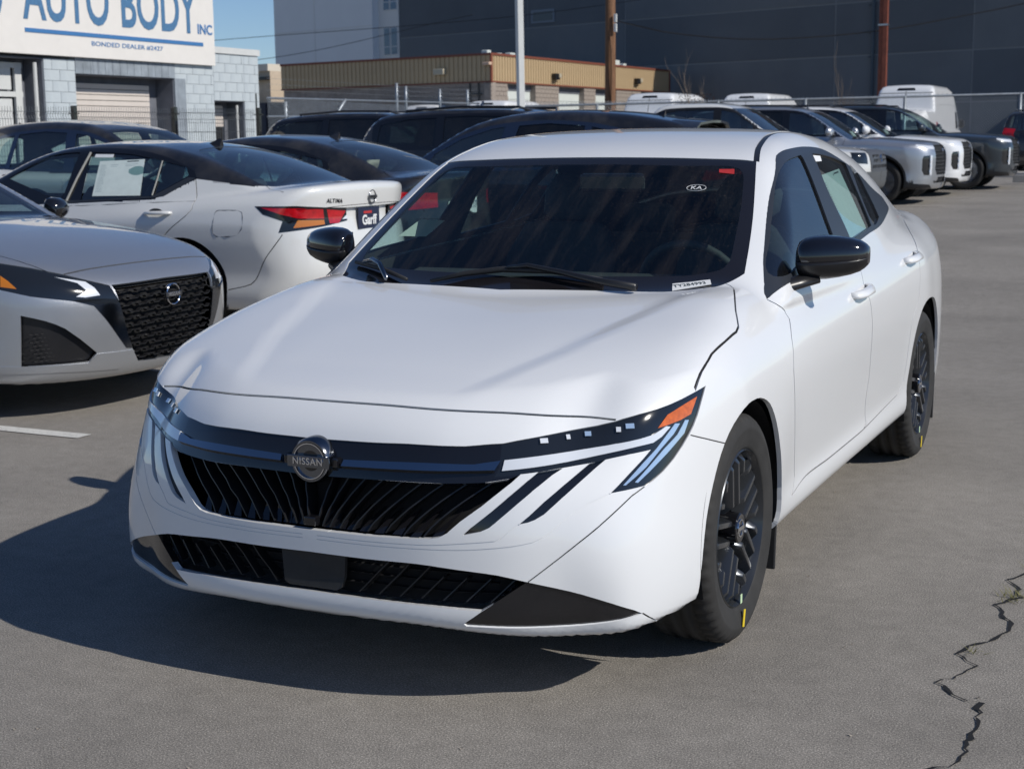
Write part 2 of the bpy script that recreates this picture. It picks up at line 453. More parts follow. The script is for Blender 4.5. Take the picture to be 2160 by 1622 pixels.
paper = simple('paper', (.66, .74, .70), .6, var=.06, vs=20)
ink = simple('ink', (.05, .07, .08), .6)
ink_pale = simple('ink_pale', (.34, .42, .42), .6)
yellow_tape = simple('yellow_tape', (.75, .55, .02), .5)
red_tag = simple('red_tag', (.45, .03, .03), .5)
pure_white = simple('pure_white', (.75, .76, .76), .5)
glass_clear = glass('glass_clear', (.72, .82, .80), .02)
glass_side = glass('glass_side', (.60, .74, .73), .02, ior=1.8)
glass_dark = glass('glass_dark', (.035, .04, .045), .03)
glass_lens = glass('glass_lens', (.92, .94, .95), 0)
# dusty windscreen: streaks of dirt run down the glass
def dusty():
    m = bpy.data.materials.new('glass_windscreen'); m.use_nodes = True; nt = m.node_tree; nt.nodes.clear()
    o = nt.nodes.new('ShaderNodeOutputMaterial'); tr = nt.nodes.new('ShaderNodeBsdfTransparent'); tr.inputs[0].default_value = (.74, .86, .83, 1)
    gl = nt.nodes.new('ShaderNodeBsdfGlossy'); gl.inputs['Roughness'].default_value = .015
    mx = nt.nodes.new('ShaderNodeMixShader'); nt.links.new(schlick(nt, 1.5), mx.inputs[0]); nt.links.new(tr.outputs[0], mx.inputs[1]); nt.links.new(gl.outputs[0], mx.inputs[2])
    d = nt.nodes.new('ShaderNodeBsdfDiffuse'); d.inputs[0].default_value = (.30, .25, .22, 1)
    a = ramp(nt, noise(nt, 3.2, 6, .62, stretch=(7., .8, .8)), [(.45, 0.), (.75, .05)])
    sp = ramp(nt, noise(nt, 170, 2, .7), [(.62, 0.), (.74, .22)])
    big = ramp(nt, noise(nt, 1.3, 3, .5), [(.35, .25), (.6, 1.)])
    mu = nt.nodes.new('ShaderNodeMath'); mu.operation = 'ADD'; mu.use_clamp = True; nt.links.new(a, mu.inputs[0])
    m3 = nt.nodes.new('ShaderNodeMath'); m3.operation = 'MULTIPLY'; nt.links.new(sp, m3.inputs[0]); nt.links.new(big, m3.inputs[1]); nt.links.new(m3.outputs[0], mu.inputs[1])
    m2 = nt.nodes.new('ShaderNodeMixShader'); nt.links.new(mu.outputs[0], m2.inputs[0]); nt.links.new(mx.outputs[0], m2.inputs[1]); nt.links.new(d.outputs[0], m2.inputs[2])
    nt.links.new(m2.outputs[0], o.inputs[0]); return m
glass_windscreen = dusty()

# ---------------------------------------------------------------- shape of the white sedan
def make_main_shape():
    W = Tab([-.95, -.6, -.3, 0, .3, .6, 1.4, 2.2, 2.6, 2.9, 3.2, 3.5, 3.85],
            [.15, .20, .25, .30, .35, .45, .60, .70, .78, .86, .92, .97, 1.02, 1.1],
     [[.80, .84, .86, .87, .87, .87, .86, .85, .84, .82, .80, .76, .70, .6],
      [.80, .85, .87, .88, .885, .885, .88, .875, .865, .85, .82, .78, .72, .6],
      [.82, .865, .885, .893, .896, .898, .895, .885, .87, .845, .81, .77, .71, .6],
      [.84, .875, .893, .902, .906, .909, .909, .903, .89, .865, .83, .79, .73, .6],
      [.84, .870, .889, .897, .896, .902, .908, .906, .895, .873, .845, .80, .74, .6],
      [.82, .860, .886, .893, .880, .889, .902, .907, .901, .883, .855, .815, .76, .6],
      [.80, .845, .884, .892, .876, .884, .900, .908, .906, .893, .872, .84, .79, .6],
      [.80, .845, .884, .892, .880, .890, .904, .910, .909, .899, .882, .852, .80, .6],
      [.81, .855, .884, .896, .896, .905, .911, .913, .911, .901, .885, .855, .805, .6],
      [.81, .855, .875, .888, .893, .899, .900, .899, .895, .885, .868, .838, .79, .62],
      [.78, .83, .855, .865, .87, .875, .878, .876, .872, .86, .845, .82, .78, .64],
      [.72, .77, .80, .81, .82, .82, .82, .818, .812, .80, .79, .77, .74, .64],
      [.62, .68, .70, .72, .73, .74, .74, .74, .73, .72, .71, .70, .68, .6]])
    H = Tab([-.95, -.85, -.70, -.55, -.30, 0, .30, .6, 1.2, 2., 2.6, 3.0, 3.4, 3.85],
            [0, .3, .5, .65, .75, .82, .88, .95],
     [[.68, .67, .64, .59, .54, .49, .45, .4],
      [.715, .705, .675, .63, .58, .54, .50, .45],
      [.770, .762, .742, .710, .680, .64, .60, .52],
      [.812, .807, .790, .765, .742, .715, .67, .58],
      [.862, .861, .853, .842, .828, .805, .76, .65],
      [.910, .912, .911, .909, .902, .875, .82, .69],
      [.948, .952, .957, .960, .948, .905, .84, .70],
      [.96, .965, .968, .970, .962, .92, .865, .74],
      [.97, .97, .975, .975, .968, .935, .885, .78],
      [.99, .99, .99, .995, .990, .965, .925, .80],
      [1.04, 1.04, 1.04, 1.035, 1.02, .995, .95, .82],
      [1.06, 1.06, 1.055, 1.04, 1.01, .98, .935, .80],
      [1.07, 1.07, 1.065, 1.045, 1.005, .965, .905, .78],
      [1.05, 1.05, 1.045, 1.03, .99, .94, .88, .74]])
    Fr = Tab([0, .15, .3, .45, .55, .65, .72, .78, .84, .90, .96],
             [.15, .20, .25, .30, .36, .44, .52, .60, .66, .72, .80],
     [[-.80, -.845, -.872, -.858, -.855, -.858, -.850, -.835, -.812, -.775, -.71],
      [-.80, -.842, -.869, -.855, -.852, -.855, -.847, -.832, -.808, -.770, -.70],
      [-.785, -.830, -.858, -.846, -.842, -.844, -.834, -.815, -.790, -.748, -.67],
      [-.755, -.797, -.823, -.815, -.812, -.810, -.798, -.768, -.738, -.690, -.60],
      [-.720, -.755, -.778, -.775, -.775, -.772, -.755, -.720, -.683, -.630, -.53],
      [-.660, -.690, -.710, -.712, -.715, -.712, -.690, -.645, -.600, -.540, -.43],
      [-.62, -.65, -.668, -.675, -.680, -.668, -.638, -.595, -.560, -.53, -.45],
      [-.60, -.625, -.634, -.634, -.630, -.612, -.578, -.545, -.515, -.49, -.40],
      [-.46, -.49, -.51, -.52, -.52, -.50, -.47, -.44, -.41, -.38, -.28],
      [-.22, -.25, -.27, -.28, -.28, -.26, -.23, -.20, -.17, -.12, 0.],
      [.3, .27, .24, .2, .2, .2, .25, .3, .35, .4, .5]])
    Re = Tab([0, .4, .65, .8, .95], [.15, .3, .45, .7, .9, 1.0, 1.1],
     [[3.62, 3.76, 3.80, 3.79, 3.75, 3.73, 3.69],
      [3.60, 3.73, 3.77, 3.76, 3.72, 3.70, 3.66],
      [3.50, 3.64, 3.68, 3.67, 3.63, 3.60, 3.56],
      [3.35, 3.48, 3.52, 3.51, 3.47, 3.44, 3.4],
      [2.9, 3.0, 3.05, 3.05, 3.0, 2.95, 2.9]])
    Wg = Tab([.2, .8, 1.4, 2.0, 2.5, 3.0, 3.5], [.9, .98, 1.05, 1.15, 1.25, 1.33, 1.40, 1.5],
     [[.86, .825, .80, .755, .70, .655, .605, .52],
      [.865, .832, .806, .760, .707, .662, .612, .53],
      [.870, .838, .812, .762, .710, .666, .618, .53],
      [.866, .834, .806, .755, .700, .652, .600, .51],
      [.85, .812, .780, .722, .665, .615, .56, .48],
      [.80, .755, .715, .655, .60, .55, .50, .42],
      [.73, .69, .65, .59, .54, .49, .44, .38]])
    Hg = Tab([-.2, .2, .30, .5, .7, .9, 1.0, 1.08, 1.2, 1.4, 1.7, 2.0, 2.4, 2.7, 3.0, 3.3, 3.6], [0, .3, .5, .6, .7, .85],
     [[.68, .665, .64, .62, .58, .48],
      [.900, .885, .86, .84, .80, .72],
      [.956, .940, .915, .895, .86, .79],
      [1.068, 1.053, 1.030, 1.012, .985, .905],
      [1.180, 1.167, 1.147, 1.132, 1.10, 1.02],
      [1.291, 1.280, 1.264, 1.250, 1.21, 1.12],
      [1.345, 1.337, 1.322, 1.306, 1.262, 1.17],
      [1.376, 1.369, 1.356, 1.340, 1.295, 1.20],
      [1.406, 1.400, 1.388, 1.372, 1.33, 1.23],
      [1.436, 1.431, 1.420, 1.405, 1.36, 1.26],
      [1.452, 1.447, 1.436, 1.420, 1.37, 1.26],
      [1.445, 1.438, 1.422, 1.403, 1.35, 1.24],
      [1.402, 1.393, 1.372, 1.345, 1.285, 1.18],
      [1.338, 1.327, 1.302, 1.270, 1.20, 1.10],
      [1.245, 1.233, 1.205, 1.165, 1.10, 1.01],
      [1.14, 1.127, 1.095, 1.055, 1.0, .92],
      [1.05, 1.035, 1.0, .97, .92, .84]])
    def f(P):
        x, y, z = np.abs(P[:, 0]), P[:, 1], P[:, 2]
        xr = np.interp(y, [-.75, -.3, .3], [.30, .47, .63])
        dish = .009*(1-sstep(-.045, .045, x-xr))*sstep(-.74, -.50, y)*(1-sstep(.30, .45, y))
        low = smax(x - W(y, z), z - H(y, x) + dish, .055)
        low = smax(low, (Fr(x, z) - y)*.9, .05)
        low = smax(low, y - Re(x, z), .07)
        low = smax(low, .215 - .03*sstep(.25, .65, x) + .02*sstep(.7, .85, x) + .03*sstep(-.5, .1, y) - z, .03)
        g = smax(x - Wg(y, z), z - Hg(y, x), .05)
        g = smax(g, .9 - z, .02)
        return smin(low, g, .035)
    return f
MAIN_SPINE = (.15, 2.7, .62)

# outlines on the white sedan
MAIN_FEAT = {
  'headlight': [(0.1323, 0.6734), (0.1702, 0.6795), (0.2358, 0.6875), (0.3017, 0.6953), (0.3687, 0.7038), (0.4172, 0.7141), (0.4368, 0.72), (0.4771, 0.7288), (0.5189, 0.7357), (0.5597, 0.7433), (0.5971, 0.752), (0.6364, 0.7618), (0.6665, 0.7698), (0.6537, 0.7406), (0.6386, 0.7048), (0.6249, 0.6794), (0.6115, 0.6604), (0.5932, 0.6379), (0.5676, 0.6107), (0.5383, 0.586), (0.5096, 0.5675), (0.4909, 0.5587), (0.4498, 0.5542), (0.3997, 0.5493), (0.4188, 0.5653), (0.4507, 0.5935), (0.4854, 0.6235), (0.5052, 0.6422), (0.4519, 0.6366), (0.3918, 0.6274), (0.3477, 0.6203), (0.2973, 0.6147), (0.278, 0.6128), (0.2216, 0.6068), (0.1695, 0.6025), (0.1137, 0.5986), (0.1254, 0.6182)],
  'running_light': [(0.1387, 0.636), (0.2131, 0.6418), (0.3004, 0.6486), (0.3888, 0.6583), (0.4751, 0.6704), (0.512, 0.6774), (0.531, 0.6856), (0.5471, 0.6934), (0.5587, 0.6904), (0.5349, 0.6702), (0.5116, 0.6583), (0.4746, 0.6538), (0.3855, 0.6397), (0.2975, 0.6265), (0.2128, 0.618), (0.132, 0.6118)],
  'turn_signal': [(0.5536, 0.7204), (0.6021, 0.7379), (0.6405, 0.7494), (0.6206, 0.7108), (0.5896, 0.7017), (0.5264, 0.6917)],
  'strip_a': [(0.5734, 0.6961), (0.5867, 0.6937), (0.5688, 0.6713), (0.5322, 0.6405), (0.4918, 0.6017), (0.4389, 0.5647), (0.4322, 0.5652), (0.4851, 0.613), (0.5203, 0.6423), (0.5497, 0.6722)],
  'strip_b': [(0.6022, 0.6993), (0.6124, 0.6973), (0.5988, 0.6675), (0.5561, 0.6323), (0.5102, 0.5972), (0.4704, 0.5676), (0.4625, 0.5696), (0.4963, 0.5991), (0.5393, 0.6373), (0.5788, 0.6671)],
  'bezel_top': [(-0.0056, 0.6657), (0.0842, 0.6683), (0.159, 0.6688), (0.2535, 0.6706), (0.3427, 0.6688), (0.3953, 0.6682), (0.454, 0.6728), (0.4814, 0.674)],
  'bezel_bot': [(0.0187, 0.579), (0.0634, 0.5792), (0.2004, 0.5821), (0.338, 0.5821), (0.434, 0.5831), (0.472, 0.5874), (0.5137, 0.5939), (0.5347, 0.6033)],
  'grille': [(0.5347, 0.6033), (0.519, 0.5858), (0.4954, 0.564), (0.4598, 0.5312), (0.4424, 0.5175), (0.4109, 0.4923), (0.3802, 0.4633), (0.3608, 0.4515), (0.3366, 0.4468), (0.2789, 0.4434), (0.1828, 0.4411), (0.0822, 0.4406), (0.0221, 0.4407)],
  'bar_top': [(0.0929, 0.6221), (0.1941, 0.6248), (0.3092, 0.6265), (0.4268, 0.6248), (0.4447, 0.6275), (0.4831, 0.6322)],
  'bar_bot': [(0.0901, 0.6081), (0.2205, 0.6096), (0.3552, 0.6104), (0.4074, 0.6112), (0.4764, 0.6123)],
  'slash_a': [(0.2216, 0.6068), (0.2824, 0.6126), (0.2558, 0.5984), (0.2122, 0.5681), (0.1689, 0.535), (0.1258, 0.5003), (0.0999, 0.4792), (0.0782, 0.4692), (0.0346, 0.4595), (0.0523, 0.4762), (0.1046, 0.5169), (0.1477, 0.5517), (0.191, 0.585)],
  'slash_b': [(0.3493, 0.6202), (0.3899, 0.6275), (0.3655, 0.6105), (0.3208, 0.5769), (0.2768, 0.5431), (0.2332, 0.5084), (0.2114, 0.4968), (0.1943, 0.4911), (0.1733, 0.4874), (0.201, 0.5095), (0.2336, 0.5371), (0.2772, 0.5693), (0.3214, 0.6006)],
  'hood_front': [(-0.0457, 0.7517), (0.0552, 0.7514), (0.1682, 0.7504), (0.2687, 0.7471), (0.3882, 0.743), (0.4881, 0.738), (0.5982, 0.7262), (0.7073, 0.717)],
  'hood_side': [(0.8508, -0.247), (0.8403, -0.2161), (0.8324, -0.1769), (0.8292, -0.1339), (0.8312, -0.0226), (0.8302, 0.0506), (0.8303, 0.0861), (0.8243, 0.1262), (0.7909, 0.2081), (0.7182, 0.4215), (0.7012, 0.4404), (0.6848, 0.4478)],
  'cowl': [(0.7192, 0.5318), (0.7022, 0.4903), (0.6848, 0.4478), (0.6528, 0.3824), (0.5811, 0.3459), (0.528, 0.324), (0.2899, 0.2985)],
  'bumper_gap': [(0.1929, 0.3439), (0.2666, 0.3984), (0.3186, 0.4377), (0.3624, 0.4692), (0.4068, 0.5027), (0.4522, 0.5374), (0.4866, 0.5561)],
  'fender_gap': [(0.6153, 0.659), (0.6629, 0.6376), (0.7229, 0.6086)],
  'intake_top': [(0.0192, 0.3823), (0.1558, 0.3809), (0.301, 0.381), (0.4003, 0.373), (0.501, 0.3619), (0.5688, 0.3439)],
  'intake_bot': [(0.5688, 0.3439), (0.5202, 0.3076), (0.464, 0.2701), (0.4021, 0.276), (0.3485, 0.2789), (0.231, 0.2783), (0.1061, 0.2835), (0.0369, 0.2837)],
  'fog': [(0.1929, 0.3439), (0.2471, 0.3296), (0.3249, 0.3078), (0.4032, 0.2795), (0.4543, 0.2576), (0.4793, 0.2421), (0.4302, 0.2346), (0.3251, 0.2235), (0.1944, 0.2239), (0.0904, 0.2272), (0.0407, 0.2286), (0.0332, 0.2359), (0.0768, 0.2689)],
  'lip_gap': [(0.4793, 0.2425), (0.5053, 0.2197)],
  'line_a': [(-0.3425, 0.4276), (-0.2177, 0.4265), (-0.0554, 0.4303), (0.039, 0.4389), (0.1145, 0.4462), (0.1253, 0.4517), (0.147, 0.4709), (0.1733, 0.4873)],
  'line_b': [(-0.3429, 0.4176), (-0.218, 0.4166), (-0.0557, 0.4194), (0.0387, 0.4224), (0.1466, 0.4324), (0.2067, 0.4421), (0.2326, 0.454), (0.3129, 0.5131), (0.3985, 0.5485)],
  'plate_pad': [(-0.0768, 0.379), (0.1137, 0.3754), (0.1126, 0.3305), (0.1081, 0.2999), (0.1031, 0.2898), (0.0899, 0.286), (-0.0349, 0.2837), (-0.0521, 0.2877), (-0.0654, 0.2981)],
  'arch_f': [(-0.3533, 0.2803), (-0.3452, 0.3451), (-0.3246, 0.4282), (-0.2803, 0.5107), (-0.226, 0.5841), (-0.171, 0.632), (-0.1025, 0.6672), (-0.0263, 0.6889), (0.0801, 0.6878), (0.1743, 0.6561), (0.2431, 0.5912), (0.2931, 0.5179), (0.3343, 0.4502), (0.3682, 0.3664), (0.3608, 0.2913)],
  'arch_r': [(2.35, 0.3452), (2.3596, 0.444), (2.3732, 0.5222), (2.4257, 0.6107), (2.5166, 0.6757), (2.6206, 0.7048), (2.7643, 0.7046), (2.903, 0.6757), (3.0049, 0.6275)],
  'door_f': [(0.467, 0.9236), (0.4858, 0.9065), (0.5214, 0.8842), (0.5273, 0.8597), (0.4718, 0.8104), (0.4382, 0.7161), (0.4522, 0.641), (0.4795, 0.5491), (0.5205, 0.4495), (0.5532, 0.3573), (0.4988, 0.3107)],
  'door_bot': [(0.4988, 0.3107), (0.6942, 0.3323), (1.0167, 0.3276), (1.5536, 0.3296), (1.6039, 0.3422)],
  'door_b': [(1.6057, 1.0128), (1.5358, 0.9433), (1.5041, 0.8771), (1.5057, 0.8392), (1.5235, 0.7888), (1.5344, 0.7456), (1.5438, 0.6634), (1.5602, 0.5899), (1.5785, 0.5207), (1.5744, 0.4344), (1.6039, 0.3422), (1.5536, 0.3296)],
  'door_bot2': [(1.5536, 0.3296), (1.7946, 0.3404), (2.1773, 0.3598)],
  'door_r': [(2.9604, 1.0847), (3.0107, 1.0351), (2.6949, 0.9744), (2.5272, 0.8952), (2.4715, 0.8095), (2.4194, 0.7202), (2.3511, 0.6782), (2.3098, 0.6337), (2.2922, 0.5127), (2.2727, 0.4018), (2.1773, 0.3598)],
  'dlo': [(0.4693, 0.9246), (0.5313, 0.9631), (0.6385, 1.0423), (0.9279, 1.2298), (1.1473, 1.3369), (1.2169, 1.3555), (1.3199, 1.3675), (1.567, 1.3753), (1.8456, 1.3618), (2.1037, 1.3066), (2.2767, 1.2561), (2.4308, 1.1927), (2.6026, 1.1461), (2.6279, 1.1084), (2.3756, 1.0766), (2.1283, 1.0514), (1.8826, 1.038), (1.6162, 1.0191), (1.3212, 1.0053), (0.9721, 0.9878), (0.6086, 0.9576)],
  'glass_f': [(0.5848, 0.9838), (0.7339, 1.0976), (0.856, 1.1754), (0.9912, 1.2571), (1.0994, 1.3013), (1.2396, 1.332), (1.4317, 1.3457), (1.4367, 1.3354), (1.4061, 1.2567), (1.3732, 1.1831), (1.3417, 1.1158), (1.3215, 1.0552), (1.1639, 1.036), (0.8907, 1.0159)],
  'glass_r': [(1.6132, 1.3495), (1.7292, 1.3451), (1.9186, 1.3297), (2.0967, 1.3033), (2.042, 1.2284), (1.9775, 1.0629), (1.5482, 1.0293), (1.5505, 1.219)],
  'glass_q': [(2.1747, 1.2997), (2.2506, 1.2684), (2.2408, 1.2042), (2.2322, 1.1359), (2.2096, 1.084), (2.0269, 1.0659), (2.0545, 1.1792)],
  'ws_outer': [(0.0488, 1.0106), (0.1024, 1.012), (0.3451, 1.023), (0.4681, 1.0348), (0.5982, 1.0591), (0.6425, 0.8924), (0.6727, 0.7718), (0.6974, 0.653), (0.7192, 0.5318)],
  'ws_inner': [(0.0684, 0.9621), (0.3616, 0.9756), (0.5353, 0.9987), (0.5735, 0.9779), (0.5955, 0.9164), (0.6255, 0.7897), (0.6596, 0.5895), (0.6624, 0.5627), (0.6565, 0.5279), (0.63, 0.4957), (0.5462, 0.4467), (0.3459, 0.3934), (0.1161, 0.361)],
  'ditch': [(0.5982, 1.0591), (0.582, 1.1214), (0.5667, 1.1904), (0.5485, 1.3178), (0.5291, 1.4784), (0.5254, 1.6408)],
}

# ---------------------------------------------------------------- wheels
def make_tyre(R, w, rr, n=216, mat=rubber, treads=True):
    """tyre centred on the origin, axle along x, outer side +x"""
    h = w/2; g = .007
    prof = [(-h*.80, rr), (-h, rr+(R-rr)*.35), (-h*1.02, rr+(R-rr)*.6), (-h*.90, R-.012), (-h*.78, R-.003)]
    for c in (-.42, 0, .42):
        prof += [(h*(c-.10), R-.0005), (h*(c-.085), R-g), (h*(c+.085), R-g), (h*(c+.10), R-.0005)]
    prof += [(h*.78, R-.003), (h*.90, R-.012), (h*.965, R-.022), (h*1.015, rr+(R-rr)*.62), (h*1.025, rr+(R-rr)*.56), (h*1.01, rr+(R-rr)*.52), (h*1.0, rr+(R-rr)*.35), (h*.93, rr+.010), (h*.90, rr+.002), (h*.80, rr)]
    q = len(prof); V = np.zeros((n, q, 3)); an = 2*np.pi*np.arange(n)/n
    for i, (a, r) in enumerate(prof):
        rad = np.full(n, r)
        if treads and r > R-.015 and abs(a) > h*.50: rad = np.where(np.arange(n) % 4 == 0, r-.006, r)
        V[:, i] = np.stack([np.full(n, a), rad*np.cos(an), rad*np.sin(an)], 1)
    V = V.reshape(-1, 3); F = []
    k = np.arange(n); k2 = (k+1) % n
    for i in range(q-1): F.append(np.stack([k*q+i, k*q+i+1, k2*q+i+1, k2*q+i], 1))
    me = mesh_np('tyre', V, np.concatenate(F), mat)
    return me
def put_wheel(car, x, y, R, side, me_list, z=None):
    """wheel as a part of the car with its pieces as sub-parts; side=+1 faces +x"""
    w = link('wheel', me_list[0][1], car, loc=(x, y, R if z is None else z), rot=(0, 0, 0 if side > 0 else math.pi))
    for nm, me in me_list[1:]: link(nm, me, w)
    return w
def cover_meshes(rr, x0):
    """dark wheel cover with five groups of four parallel bars"""
    out = []
    m = MB(); m.lathe([(x0-.075, .02), (x0-.07, rr*.55), (x0-.045, rr*.93), (x0-.01, rr*.985), (x0+.002, rr*1.01), (x0-.004, rr*1.035), (x0-.03, rr*1.03)], 72); out.append(('wheel_cover', m.mesh('wheel_cover', wheel_dark, angle=35)))
    bars = []
    for k in range(5):
        a = math.radians(90 + 72*k + 8); d = np.array([math.cos(a), math.sin(a)]); t = np.array([-d[1], d[0]])
        for j in range(4):
            v = (j-1.5)*.050*rr/.205 + .012; r1 = math.sqrt(max(0, (rr*.965)**2 - v*v)); r0 = max(.050, abs(v)*1.22 + .012)
            if j == 0: r0 += .03
            wv = .0125*rr/.205
            V = []
            for r, xx, ww in ((r0, x0-.030, wv), (r0+.018, x0-.006, wv*.55), (r1-.022, x0-.004, wv*.55), (r1, x0-.022, wv)):
                for s_ in (-1, 1):
                    p = d*r + t*(v+s_*ww); V.append((xx, p[0], p[1]))
                for s_ in (-1, 1):
                    p = d*r + t*(v+s_*wv*1.25); V.append((x0-.06, p[0], p[1]))
            F = []
            for i in range(3):
                b = i*4; F += [(b, b+1, b+5, b+4), (b+1, b+3, b+7, b+5), (b+2, b, b+4, b+6)]
            F += [(0, 2, 3, 1), (12, 13, 15, 14)]
            mb = MB().add(V, F); bars.append(('spoke', mb.mesh('spoke', wheel_dark, angle=28, bevel=.0012)))
    out += bars
    m = MB(); m.lathe([(x0-.06, .047), (x0-.004, .043), (x0, .040), (x0-.001, .030), (x0-.002, .001)], 32); out.append(('hub_cap', m.mesh('hub_cap', gloss_black, angle=30)))
    m = MB(); m.lathe([(x0-.001, .026), (x0+.0015, .0255), (x0+.0015, .0215), (x0-.001, .021)], 32); m.box((x0+.001, 0, 0), (.002, .058, .011)); out.append(('hub_emblem', m.mesh('hub_emblem', chrome)))
    m = MB()
    for k in range(1): m.box((x0+.0150, -.006, -(rr+.040)), (.0016, .016, .050), Matrix.Rotation(math.radians(-14), 3, 'X')); 
    out.append(('tape_mark', m.mesh('tape_mark', yellow_tape)))
    m = MB().box((x0+.003, .004, -(rr-.012)), (.0016, .016, .026)); out.append(('balance_mark', m.mesh('balance_mark', simple('pale_green', (.55, .72, .45), .5))))
    return out

# ---------------------------------------------------------------- the white sedan in front
FM = {k: np.array(v) for k, v in MAIN_FEAT.items()}
def sym(top, bot=None):
    """closed x-z polygon from half outlines (x>0)"""
    t = np.array(top); 
    return np.concatenate([t, (t*[-1, 1])[::-1]])
def build_main():
    f = make_main_shape(); V, F = capsule(f, *MAIN_SPINE, ny=190, nt=320, nc=84); N = grad(f, V); sk = Skin(V, F, N)
    front = lambda C, n: (n[:, 1] < -.12) & (C[:, 1] < .1)
    A = 25
    def both(name, poly, cond, deg=None, M=None, **k):
        for s, sd in ((1, 'L'), (-1, 'R')):
            mm = OB(deg, s) if deg is not None else M
            sk.cut(poly, mm, name+sd, (lambda C, n, s=s: cond(C, n) & (C[:, 0]*s > 0)), **k)
    # greenhouse
    gh = lambda C, n: (C[:, 2] > .9) & (C[:, 1] > .1)
    wsu = lambda C, n: (C[:, 2] > .9) & (C[:, 1] > .1) & (n[:, 1] < -.2) & (n[:, 2] > .3)
    wo_ = FM['ws_outer']; cw = FM['cowl']
    half = np.concatenate([[[0, wo_[1, 1]-.002]], wo_[1:]]); half = smooth_line(half, False, .02, (4,))
    cwl = smooth_line(np.concatenate([cw[1:], [[0, .268]]]), False, .02)
    o = np.concatenate([half, cwl]); poly = np.concatenate([o, (o*[-1, 1])[::-1]])
    sk.cut(poly, XY, 'ws_band', lambda C, n: (C[:, 2] > .88) & (C[:, 1] > .1) & (n[:, 2] > .2))
    wi = FM['ws_inner']; half = smooth_line(np.concatenate([[[0, wi[0, 1]]], wi[1:], [[0, .345]]]), False, .02)
    sk.cut(np.concatenate([half, (half*[-1, 1])[::-1]]), XY, 'ws_glass', lambda C, n: (C[:, 2] > .9) & (C[:, 1] > .1) & (n[:, 2] > .2))
    # cowl: black part in front of the glass
    cp = np.concatenate([cwl, [[0, .36]], [[.35, .37]], [[.55, .41]], [[.66, .47]], [[.70, .52]]]); cp = np.concatenate([cp, (cp*[-1, 1])[::-1]])
    # rear glass
    rg = smooth_line([(0, 2.42), (.45, 2.44), (.56, 2.50), (.60, 2.62), (.66, 3.0), (.66, 3.12), (.55, 3.18), (0, 3.22)], False, .03)
    sk.cut(np.concatenate([rg, (rg*[-1, 1])[::-1]]), XY, 'rear_glass', lambda C, n: (C[:, 2] > .9) & (C[:, 1] > 2.2) & (n[:, 2] > .3))
    dt = [tuple(p) for p in FM['ditch'][:-1]] + [(.527, 1.65), (.520, 2.0), (.522, 2.3), (.535, 2.45), (.56, 2.52)]
    dt = smooth_line(dt, False, .03)
    both('ditch', strip(dt, .011), lambda C, n: (C[:, 2] > 1.2) & (n[:, 2] > .2), M=None if False else XY) if False else None
    for s in (1, -1): sk.cut(strip(dt*[s, 1], .010), XY, 'ditch', lambda C, n: (C[:, 2] > 1.2) & (n[:, 2] > .2))
    side = lambda C, n: np.abs(n[:, 0]) > .35
    for k_ in ('dlo', 'glass_f', 'glass_r', 'glass_q'):
        cr = {'dlo': (), 'glass_f': (7, 11), 'glass_r': (0, 3, 5, 6), 'glass_q': (0, 4)}[k_]
        both(k_, smooth_line(FM[k_], True, .03, cr), lambda C, n: (np.abs(n[:, 0]) > .3) & (C[:, 2] > .86) & (C[:, 1] > .3), M=YZ)
    # wheel arches
    af = np.concatenate([[(-.356, .1)], [(-.356, .24)], FM['arch_f'], [(.352, .26)], [(.345, .1)]])
    ar = [(2.345, .1), (2.345, .30)] + [tuple(p) for p in FM['arch_r'][:6]] + [(2.74, .708), (2.88, .69), (2.97, .64), (3.04, .55), (3.065, .44), (3.06, .3), (3.05, .1)]
    both('arch_f', smooth_line(af, True, .03, (0, 1, len(af)-1)), lambda C, n: (np.abs(C[:, 0]) > .6), M=YZ)
    both('arch_r', smooth_line(ar, True, .03, (0, 1, len(ar)-1)), lambda C, n: (np.abs(C[:, 0]) > .6), M=YZ)
    # hood line and side gaps
    hf = FM['hood_front']; hf = np.concatenate([[[0, .7515]], hf[1:]]); g = smooth_line(hf, False, .03)
    sk.cut(strip(np.concatenate([(g*[-1, 1])[:0:-1], g]), .0022), XZ, 'gap', front)
    hs = smooth_line(np.concatenate([[[.838, -.30]], FM['hood_side'][2:]]), False, .03)
    for s in (1, -1): sk.cut(strip(hs*[s, 1], .0026), XY, 'gap', lambda C, n: (C[:, 2] > .7) & (n[:, 2] > .1) & (C[:, 1] < .6))
    # doors
    for k_ in ('door_f', 'door_bot', 'door_b', 'door_bot2', 'door_r'):
        L = FM[k_]
        if k_ == 'door_b': L = L[:-1]
        both('gap', strip(smooth_line(L, False, .03), .0023), lambda C, n: (np.abs(C[:, 0]) > .6) & (C[:, 2] < 1.2), M=YZ, only=('', 'gapL', 'gapR'))
    both('gap', strip(smooth_line(FM['bumper_gap'], False, .03), .0016), front, A, only=('',))
    both('gap', strip(smooth_line(FM['fender_gap'], False, .03), .0015), lambda C, n: C[:, 1] < .0, A, only=('',))
    both('gap', strip(smooth_line(np.concatenate([FM['lip_gap'], [[.52, .205]]]), False, .03), .0018), front, A, only=('',))
    for k_ in ('line_a', 'line_b'):
        L = FM[k_]; L = np.concatenate([[[-.36, L[0, 1]-.010]], [[-.2, L[0, 1]-.008]], L]) if False else L
        both('crease', strip(smooth_line(L, False, .03), .0012), lambda C, n: (n[:, 1] < -.1), A, only=('',))
    # centre: dark bezel, grille, bar, intake
    bt = np.concatenate([[[0, .6665]], FM['bezel_top'][1:], FM['headlight'][[0, -1, -2]]*0 + [[.484, .66], [.480, .63], [.505, .602]]])
